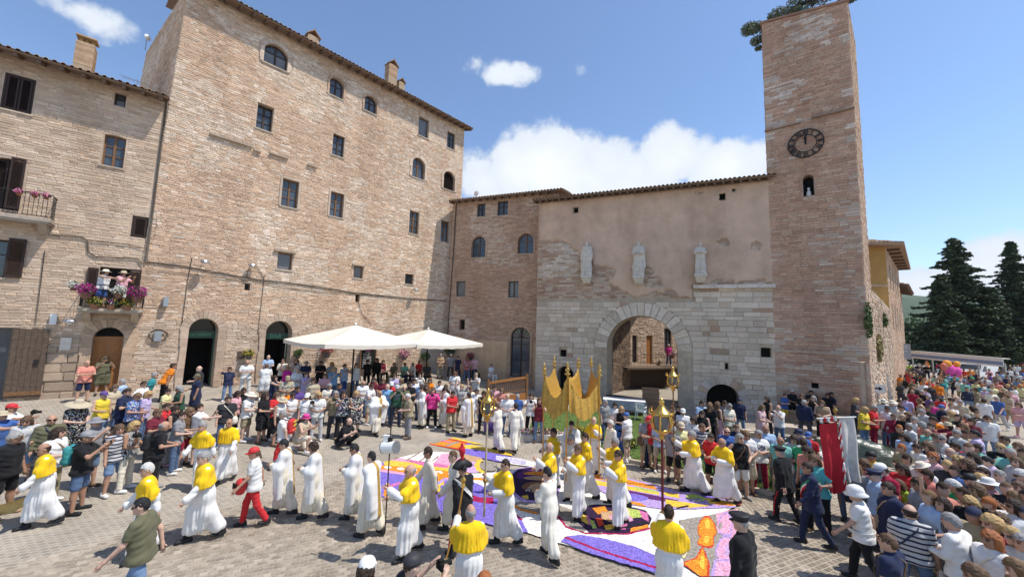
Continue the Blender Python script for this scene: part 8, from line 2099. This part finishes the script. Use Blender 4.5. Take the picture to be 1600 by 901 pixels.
# poles, lanterns, canopy, banner
def lantern(base, z0, z1, r, label, polem, headm='gold', dx=0.0):
    """ornate processional lantern: pole, cage with glass, crown and little pinnacles"""
    t = T('processional_lantern', label, 'lantern', base); H = z1-base.z
    part(t, 'pole', polem, lambda b: b.tube([(0, 0, z0-base.z), (0, 0, H-.52)], .022, 8)); part(t, 'knop', 'gold', lambda b: b.lathe([(.022, -.06), (.05, -.02), (.055, .0), (.05, .02), (.022, .06)], 10, (0, 0, (z0-base.z)*.4+H*.35)))
    b = MB(); b.smooth = True; z = H-.5; b.lathe([(.02, -.06), (.06, -.02), (.04, .02), (.10, .06), (r*.8, .10), (r*.85, .12), (.02, .121)], 12, (0, 0, z)); b.lathe([(r*.95, .36), (r*1.02, .38), (r*.8, .42), (r*.45, .47), (.05, .52), (.03, .55), (.055, .58), (.02, .63), (0, .66)], 12, (0, 0, z)); b.build('crown', M[headm], t)
    part(t, 'glass', 'glass_pale', lambda b: b.lathe([(r*.6, .121), (r*.75, .355)], 8, (0, 0, z)))
    for k in range(6):
        a = math.pi*k/3; c, s = math.cos(a), math.sin(a); part(t, 'scroll', headm, lambda b: [b.tube([(c*r*.8, s*r*.8, z+.11), (c*r*1.02, s*r*1.02, z+.22), (c*r*.88, s*r*.88, z+.37)], .018, 5), b.tube([(c*r*.9, s*r*.9, z+.37), (c*r*1.25, s*r*1.25, z+.40), (c*r*1.2, s*r*1.2, z+.48)], [.02, .016, .005], 5), b.lathe([(.0, -.02), (.03, 0), (.0, .03)], 6, (c*r*1.05, s*r*1.05, z+.24))])
    return t
def pole_at(r, pose, s): p = hand_world(r, pose, s, .05); return p
p = pole_at(c8, 'pole2', -1); lantern(Vector((p.x, p.y, 0)), .55, 3.02, .145, 'ornate gold lantern on a pale pole, in front of the far robed line', mat('pale_pole', (.5, .4, .28), rough=.5))
p = pole_at(c16, 'pole2', -1); lantern(Vector((p.x, p.y, 0)), .6, 3.32, .165, 'ornate gold lantern on a brown pole before the small arch', 'wood')
p = pole_at(c18, 'pole', 1); lantern(Vector((p.x, p.y, 0)), .7, 3.18, .18, 'large ornate gold lantern on a dark red pole in the right foreground', mat('red_pole', (.14, .02, .02), rough=.4))
p = pole_at(c6, 'pole', 1); t = T('white_pole_lantern', 'white cylinder on a thin dark pole carried before the far crowd', 'lantern', (p.x, p.y, 0)); part(t, 'pole', 'iron', lambda b: b.tube([(0, 0, .6), (0, 0, 2.95)], .012, 6)); part(t, 'cylinder', 'white', lambda b: b.tube([(-.14, .05, 2.12), (.14, -.05, 2.16)], .11, 16)); part(t, 'end_ring', 'steel', lambda b: b.tube([(-.15, .053, 2.118), (-.13, .046, 2.122)], .117, 16)); part(t, 'end_ring', 'steel', lambda b: b.tube([(.13, -.046, 2.158), (.15, -.053, 2.162)], .117, 16)); part(t, 'bracket', 'iron', lambda b: b.box((-.04, -.03, 2.2), (.04, .03, 2.32))); part(t, 'cover', 'white', lambda b: b.box((-.16, .06, 2.16), (-.02, .12, 2.34)))
p = pole_at(c7, 'pole', 1); b = MB(); b.tube([(0, 0, 0), (-.25, .1, -1.0)], .014, 6); b.tube([(0, 0, 0), (.06, -.03, .45)], .014, 6); b.lathe([(.015, 0), (.04, .04), (.03, .08), (.05, .14), (.0, .2)], 8, (.06, -.03, .44)); b.build('processional_torch', M['gold'], None, loc=p, label='slim gold torch carried by the caped person in bottom centre', cat='torch')
# canopy
can = T('gold_canopy', 'gold silk processional canopy on six gilt poles', 'canopy', (0, 0, 0))
FR = [(851, 567, 10.5), (887, 566, 9.9), (937, 569, 10.4)]; BK = [(866.5, 557, 12.4), (904, 558, 12.1), (924, 557, 12.3)]
pf = [A(*q) for q in FR]; pk = [A(*q) for q in BK]; c0 = sum(pf+pk, Vector())/6; c0.z = 0; can.location = c0
for q in pf+pk:
    q = q-c0; z = q.z-.30
    part(can, 'pole', 'gold', lambda b: b.tube([(q.x, q.y, .75), (q.x, q.y, z)], .018, 8)); b = MB(); b.smooth = True; b.lathe([(.02, -.02), (.075, .0), (.08, .02), (.03, .05), (.06, .10), (.065, .13), (.03, .17), (.02, .19), (.045, .22), (.02, .26), (.0, .32)], 10, (q.x, q.y, z)); b.build('finial', M['gold'], can)
def swag(p, q, sag, t): v = p.lerp(q, t); v = Vector((v.x, v.y, v.z-sag*4*t*(1-t))); return v
tops = lambda L: [Vector((q.x-c0.x, q.y-c0.y, q.z-.30)) for q in L]
pf, pk = tops(pf), tops(pk); ring_ = [pf[0], pf[1], pf[2], pk[2], pk[1], pk[0]]
b = MB(); n = 28; m_ = 10
for i in range(6):   # hanging sides: swagged top edge, pleated skirt
    p, q = ring_[i], ring_[(i+1) % 6]; side = (q-p).normalized(); out = Vector((side.y, -side.x, 0)); sag = .85 if i == 3 or i == 4 else .60; vs = []
    for a in range(n+1):
        t_ = a/n; top = swag(p, q, sag, t_); drop = .52+.14*math.sin(math.pi*t_)-.2*(1-math.sin(math.pi*t_))*0
        low = 2.30+.13*math.cos(6.28*t_)+(.12 if i in (2, 5) else 0)
        for k in range(m_+1):
            w = k/m_; z = top.z+(low-top.z)*w; gt = abs(2*t_-1)**2; pl_ = (.05*math.sin(t_*30+i)+.035*math.sin(t_*57+2*i))*(.35+.65*w)*(.6+.8*gt)+.07*w*(1-gt); gather = 1-.12*math.sin(math.pi*w)*0; vs.append(Vector((top.x, top.y, z))+out*pl_)
    b.add(vs, [(a*(m_+1)+k, (a+1)*(m_+1)+k, (a+1)*(m_+1)+k+1, a*(m_+1)+k+1) for a in range(n) for k in range(m_)])
b.smooth = True; b.build('side_drape', M['gold_silk'], can)
b = MB(); vs = []
for a in range(n*2+1):
    t_ = a/n; i = min(1, int(t_)); fpt = swag(pf[i], pf[i+1], .60, t_-i); kpt = swag(pk[i], pk[i+1], .85, t_-i)
    for k in range(n+1): w = k/n; v = fpt.lerp(kpt, w); v.z -= .35*4*w*(1-w)*.5+.02*math.sin(a*1.7+k); vs.append(v)
b.add(vs, [(a*(n+1)+k, (a+1)*(n+1)+k, (a+1)*(n+1)+k+1, a*(n+1)+k+1) for a in range(2*n) for k in range(n)]); b.smooth = True; b.build('top_cloth', M['gold_silk'], can)
b = MB()
for v in range(0): pass
# banner
bt = A(1307, 648, 9.0); t = T('procession_banner', 'red and white hanging banner with striped cord on a crossbar pole', 'banner', (bt.x, bt.y, 0), -.12); H = bt.z
part(t, 'pole', 'wood', lambda b: b.tube([(0, .03, .75), (0, .03, H+.05)], .018, 8)); part(t, 'crossbar', 'belt_white', lambda b: b.tube([(-.42, 0, H-.10), (.40, 0, H-.02)], .016, 8)); part(t, 'finial', 'gold', lambda b: b.lathe([(.02, 0), (.05, .05), (.02, .1), (0, .16)], 8, (0, .03, H+.05)))
def sheet(b, x0, x1, zt, zb, sl, seed, tail):
    vs = []; n, m_ = 14, 26
    for a in range(n+1):
        u = a/n; x = x0+(x1-x0)*u
        for k in range(m_+1):
            w = k/m_; zbv = zb-(.16*math.sin(math.pi*u) if tail else .05*u); vs.append((x+sl*w*w, -.01+.035*math.sin(u*9+seed+w*2)*(.3+w)+.02*math.sin(w*7+seed), zt+.08*(x/.4)+(zbv-zt)*w))
    b.add(vs, [(a*(m_+1)+k, a*(m_+1)+k+1, (a+1)*(m_+1)+k+1, (a+1)*(m_+1)+k) for a in range(n) for k in range(m_)]); b.smooth = True
part(t, 'red_cloth', M['red_cloth'], lambda b: sheet(b, -.36, .0, H-.16, H-1.55, .10, 1, True)); part(t, 'white_cloth', mat('banner_white', (.62, .57, .52), rough=.8), lambda b: sheet(b, .06, .36, H-.10, H-1.45, .10, 2.3, False))
for k in range(5): part(t, 'hanging_loop', M['red_cloth'] if k % 2 else M['belt_white'], lambda b: b.box((-.35+k*.075, -.02, H-.19+.015*k), (-.31+k*.075, .02, H-.085+.015*k)))
b = MB(); b.tube([(.03+.06*w*w+.012*math.sin(w*40), -.04+.012*math.cos(w*40), H-.12-1.6*w) for w in [k/60 for k in range(61)]], .014, 6); b.build('cord', M['red_cloth'], t); b = MB(); b.tube([(.03+.06*w*w-.012*math.sin(w*40), -.04-.012*math.cos(w*40), H-.12-1.6*w) for w in [k/60 for k in range(61)]], .014, 6); b.build('cord', M['belt_white'], t)
# gold cloth pulled in from the left
pa = hand_world(c1, 'walk', -1, .06); pb3 = A(-30, 790, pa.y*.98); b = MB(); vs = []; n = 22
for a in range(n+1):
    u = a/n; c = pa.lerp(pb3, u); c = Vector((c.x, c.y, c.z-.18*math.sin(math.pi*u)))
    for k in range(7): w = k/6-.5; vs.append((c.x-pa.x+.02*math.sin(a), c.y-pa.y+w*(.12+.30*u)*.6, c.z-pa.z-abs(w)*.16*(.4+u)-w*.28*(.3+u)))
b.add(vs, [(a*7+k, (a+1)*7+k, (a+1)*7+k+1, a*7+k+1) for a in range(n) for k in range(6)]); b.smooth = True; b.build('gold_cloth', mat('pale_gold', (.58, .42, .17), nscale=30, namt=.4, rough=.6), None, loc=pa, label='long pale gold cloth pulled by the caped person at far left', cat='cloth')
# ------------------------------------------------------------------ phones and cameras in raised hands, each in its own hand
def gadget(r, d, kind):
    ps = d['pose']; a, c = hand_world(r, ps, -1, .09), hand_world(r, ps, 1, .09); both = ps in ('phone', 'reach', 'squat', 'kneel'); p = (a+c)/2 if both else (c if ps in ('ear', 'film') else a); b = MB()
    if kind == 'phone': b.box((-.075, -.006, -.04), (.075, .006, .04)); b.box((-.065, .0062, -.034), (.065, .0075, .034))
    else: b.box((-.07, -.035, -.045), (.07, .035, .045)); b.box((-.03, -.03, .045), (.03, .03, .07)); b.tube([(0, -.035, 0), (0, -.13, 0)], .036, 12); b.tube([(0, -.13, 0), (0, -.14, 0)], .04, 12)
    return b.build(kind, M['dark'], None, loc=p, rz=r.rotation_euler.z, cat=kind)
# ================================================================== words: a label that singles each person out
WORD = dict(palegrey='pale grey', darkgrey='dark grey', lightblue='light blue', skyblue='sky blue', darkgreen='dark green', hotpink='hot pink', paleyellow='pale yellow', jeans='blue', denim='denim', charcoal='charcoal')
KWORD = dict(shirt='T-shirt', polo='polo shirt', longshirt='long-sleeved shirt', tank='vest top', dress='dress', jacket='jacket', trousers='trousers', shorts='shorts', skirt='skirt', longskirt='long skirt')
HWORD = dict(cap='cap', sunhat='sun hat', straw='straw hat', bighat='wide hat', bucket='bucket hat', helmet='helmet', peaked='peaked cap')
PWORD = dict(cross='arms crossed', phone='hands at face', film='filming', reach='arms stretched out', up='arms overhead', up1='one arm overhead', hip='hands on hips', hip1='hand on hip', shade='shading eyes', ear='hand at ear', behind='hand behind head', sit='seated', lean='leaning over', squat='crouching', kneel='kneeling', hold='hands held forward', fold='hands joined', bag='one forearm raised', walk='walking', out='elbows out', look='head turned')
PATW = dict(stripe='striped ', print='patterned ', zebra='zebra-striped ', chest='printed ', plain='')
def topw(d): return (WORD.get(d['top'][1], d['top'][1])+' '+PATW[d['pat']]+KWORD[d['top'][0]]) if d['top'] else 'robe'
def phrases(d):
    t = topw(d); h = (WORD.get(d['hat'][1], d['hat'][1])+' '+HWORD[d['hat'][0]]) if d['hat'] else ''; bt = (' and '+WORD.get(d['bot'][1], d['bot'][1])+' '+KWORD[d['bot'][0]]) if d['bot'] else ''
    g = 'sunglasses' if d['glasses'] else ''
    return t, h, bt, g, PWORD.get(d['pose'], '')
todo = [(r, d) for r, d in PEOPLE if not r['label']]
for r, d in todo: d['xy'] = project(r.location)
used = {}
for r, d in PEOPLE:
    if r['label']: used[r['label']] = 1
def mk(d, near=None, pose=True, side=None):
    t, h, bt, g, p = phrases(d); head = ', '.join([x for x in (h, g) if x]+['']) if (h or g) else ''
    s = 'person in '+head+t+bt+((', '+p) if p and pose else '')+', '+(('%s %s' % (side or 'beside', near)) if near else d['zone'])
    return s
lab0 = {}
for r, d in todo: lab0.setdefault(mk(d), []).append((r, d))
order = []
for k, v in lab0.items():
    if len(v) == 1 and len(k.split()) <= 16: v[0][0]['label'] = k; used[k] = 1
    else: order += v
for r, d in order:
    nb = sorted(((d2['xy'][0]-d['xy'][0])**2+(d2['xy'][1]-d['xy'][1])**2, i) for i, (r2, d2) in enumerate(PEOPLE) if r2 is not r and 'xy' in d2)
    done = False
    for pz in (True, False):
        for _, i in nb[:10]:
            d2 = PEOPLE[i][1]; hat2 = phrases(d2)[1]; dx = d['xy'][0]-d2['xy'][0]; side = 'right of' if dx > 6 else ('left of' if dx < -6 else ('behind' if d['xy'][2] > d2['xy'][2] else 'in front of')); s = mk(d, (hat2 or topw(d2)), pz, side)
            if s not in used and s not in lab0 and len(s.split()) <= 16: r['label'] = s; used[s] = 1; done = True; break
        if done: break
    if not done: r['label'] = ' '.join(mk(d, None, False).split()[:16])
ranked = sorted([(r, d) for r, d in PEOPLE if d['pose'] in ('phone', 'film', 'reach', 'ear') and not d['robe'] and 'zone' in d], key=lambda q: q[1]['xy'][2])
def own(o, what, d):
    t, h, bt, g, p = phrases(d); tries_ = [what+' of the person in '+x for x in ((h+' and '+t) if h else t+bt, ', '.join([q for q in (h, g, t+bt) if q]))]
    nb = sorted(((d2['xy'][0]-d['xy'][0])**2+(d2['xy'][1]-d['xy'][1])**2, i2) for i2, (r2, d2) in enumerate(PEOPLE) if 'xy' in d2 and d2 is not d)[:8]
    tries_ += ['%s of the person in %s beside %s' % (what, t, topw(PEOPLE[i2][1])) for _, i2 in nb]
    s = next((x for x in tries_ if x not in used and len(x.split()) <= 16), tries_[0]); used[s] = 1; o['label'] = s
for i, (r, d) in enumerate(ranked[:30]): own(gadget(r, d, 'phone' if i % 3 else 'camera'), 'raised dark phone' if i % 3 else 'raised black camera', d)
ranked = sorted([(r, d) for r, d in PEOPLE if d['pose'] in ('stand', 'bag', 'hip1', 'fold', 'look', 'cross') and 'zone' in d and d['hat'] is None], key=lambda q: q[1]['xy'][2])
for i, (r, d) in enumerate(ranked[:60:2]):
    cn_, cl_ = (('black', 'black'), ('brown', 'brown'), ('cream', 'cream'), ('navy', 'navy'), ('tan', 'tan'))[i % 5]; sd = 1 if i % 2 else -1; t = T('shoulder_bag', '', 'bag', r.location, r.rotation_euler.z); t.scale = r.scale; pz = SK[d['pose']]['pel'][2]
    V, F = Field().cap((sd*.20, -.07, pz-.02), (sd*.20, .07, pz-.02), .085, k=.04).cap((sd*.20, -.07, pz-.12), (sd*.20, .07, pz-.12), .095, k=.05).mesh(.025); o = link('bag_body', np_mesh('bag_body', V, F, M['worn']), t); o.color = (*C_[cl_], 1)
    o = part(t, 'strap', M['worn'], lambda b: b.tube([(sd*.21, -.06, pz), (sd*.08, -.165, pz+.22), (-sd*.06, -.135, pz+.42), (-sd*.10, .0, pz+.505), (-sd*.06, .14, pz+.42), (sd*.08, .15, pz+.2), (sd*.21, .06, pz)], .013, 5)); o.color = (*C_[cl_], 1); own(t, cn_+' shoulder bag', d)
for r, ps, kind, lb in ((sq, 'squat', 'camera', 'black camera held by the crouching person in black'), (ph1, 'hold', 'camera', 'black camera held by the photographer in khaki T-shirt and grey trousers'), (ph2, 'phone', 'camera', 'black camera held at the bottom edge by the black-capped person')): o = gadget(r, dict(pose=ps), kind); o['label'] = lb
# ------------------------------------------------------------------ the rest of the crowd, further off and between, as one mass
def low_person(pose, seed):
    J = SK[pose]; f = body_field(J); T_ = J['T']
    f.cap(T_((-.07, 0, -.05)), T_((.07, 0, -.05)), .145, k=.05).cap(T_((-.08, 0, .33)), T_((.08, 0, .33)), .125, k=.05)
    f.ell(J['head']+np.array([0, .012, .02]), (.09, .105, .125), k=.01); V, F = f.mesh(.042); return V, F, J
LP = [low_person(p, i) for i, p in enumerate(('stand', 'hold', 'fold', 'cross', 'walk', 'phone'))]
cv, cf, cc = [], [], []; off = 0; rc_ = random.Random(21); placed = [(d['px'], d['py']) for r, d in PEOPLE]; n = tries = 0
SKY_ = [C_[k] for k in ('white', 'white', 'white', 'navy', 'navy', 'black', 'black', 'charcoal', 'darkgrey', 'maroon', 'lightblue', 'grey', 'beige', 'pink', 'red', 'teal', 'khaki', 'skyblue', 'cream', 'charcoal', 'lilac', 'coral', 'olive', 'paleyellow', 'maroon', 'orange', 'purple', 'mint', 'crimson', 'tan', 'blue')]; BOT_ = [C_[k] for k in ('jeans', 'navy', 'beige', 'khaki', 'black', 'white', 'grey', 'denim')]; HAI_ = [C_[k] for k in ('darkbrown', 'darkbrown', 'darkbrown', 'black', 'brown', 'brown', 'lightbrown', 'blond', 'greyhair', 'ginger', 'navy')]
while n < 115 and tries < 30000:
    tries += 1; far = rc_.random() < .36; y = rc_.uniform(563, 596) if far else rc_.uniform(596, 800); x = rc_.uniform(1398, 1604) if far else rc_.uniform(1393+max(0, (y-690)*.75), 1606)
    if not far and 1488 < x and 610 < y < 700 and not (x < 1530 and y > 640): continue
    if far and 1500 < x < 1548 and y < 572: continue
    sp = (4.2+(y-560)*.06) if far else 6.2+(y-590)*.08
    if any((x-a)**2+((y-b_)*1.2)**2 < sp*sp for a, b_ in placed): continue
    placed.append((x, y)); n += 1; V, F, J = LP[rc_.randrange(len(LP))]; h = rc_.uniform(1.6, 1.78); k = h/1.73; P = ground_at(x, y, h); g_ = gz(P[0], P[1])
    if P[1] > 60: continue
    a = math.atan2(-P[0], P[1])*.8+R(rc_.uniform(-100, 10)); c, s = math.cos(a), math.sin(a); sx = k*rc_.uniform(1.0, 1.16)
    W = np.stack([(V[:, 0]*c-V[:, 1]*s)*sx+P[0], (V[:, 0]*s+V[:, 1]*c)*sx+P[1], V[:, 2]*k+g_], 1)
    sk, tp, bt, hr = rc_.choice(SKINS), rc_.choice(SKY_), rc_.choice(BOT_), rc_.choice(HAI_); col = np.tile(np.array(sk), (len(V), 1)); pz = J['pel'][2]; hd = J['head']
    rad = np.hypot(V[:, 0], V[:, 1]); dtor = np.abs(V[:, 0]) < .27; col[(V[:, 2] < pz+.04) & (V[:, 2] > (.45 if rc_.random() < .35 else .1))] = bt; up_ = (V[:, 2] > pz-.04) & (V[:, 2] < pz+.52) & dtor & (rad < .30); col[up_] = tp; col[(V[:, 2] < .1)] = (.05, .04, .04)
    hp_ = (V-hd)@J['hr']; col[(V[:, 2] > hd[2]-.13) & ((hp_[:, 2] > .045) | (hp_[:, 1] > -.02)) & (np.linalg.norm(hp_, axis=1) < .2)] = hr
    cv.append(W); cf.append(F+off); cc.append(col); off += len(V)
me = np_mesh('crowd', np.concatenate(cv), np.concatenate(cf), mat('crowd', src='attr', rough=.85, nscale=8, namt=.15), np.concatenate(cc))
link('crowd', me, None, kind='stuff', label='dense crowd of summer-dressed people filling the far right of the square', cat='crowd')

# ------------------------------------------------------------------ the valley air
hz = MB(); hz.box((-5000, -400, -26), (5000, 7000, 300)); hm_ = bpy.data.materials.new('haze'); hm_.use_nodes = True; hn = hm_.node_tree; hn.nodes.clear()
pv_ = N(hn, 'ShaderNodeVolumePrincipled'); pv_.inputs['Color'].default_value = (.80, .88, 1.0, 1); pv_.inputs['Density'].default_value = .00009; pv_.inputs['Anisotropy'].default_value = .2; mo_ = N(hn, 'ShaderNodeOutputMaterial'); hn.links.new(pv_.outputs[0], mo_.inputs['Volume'])
hz.build('haze', hm_, kind='stuff')
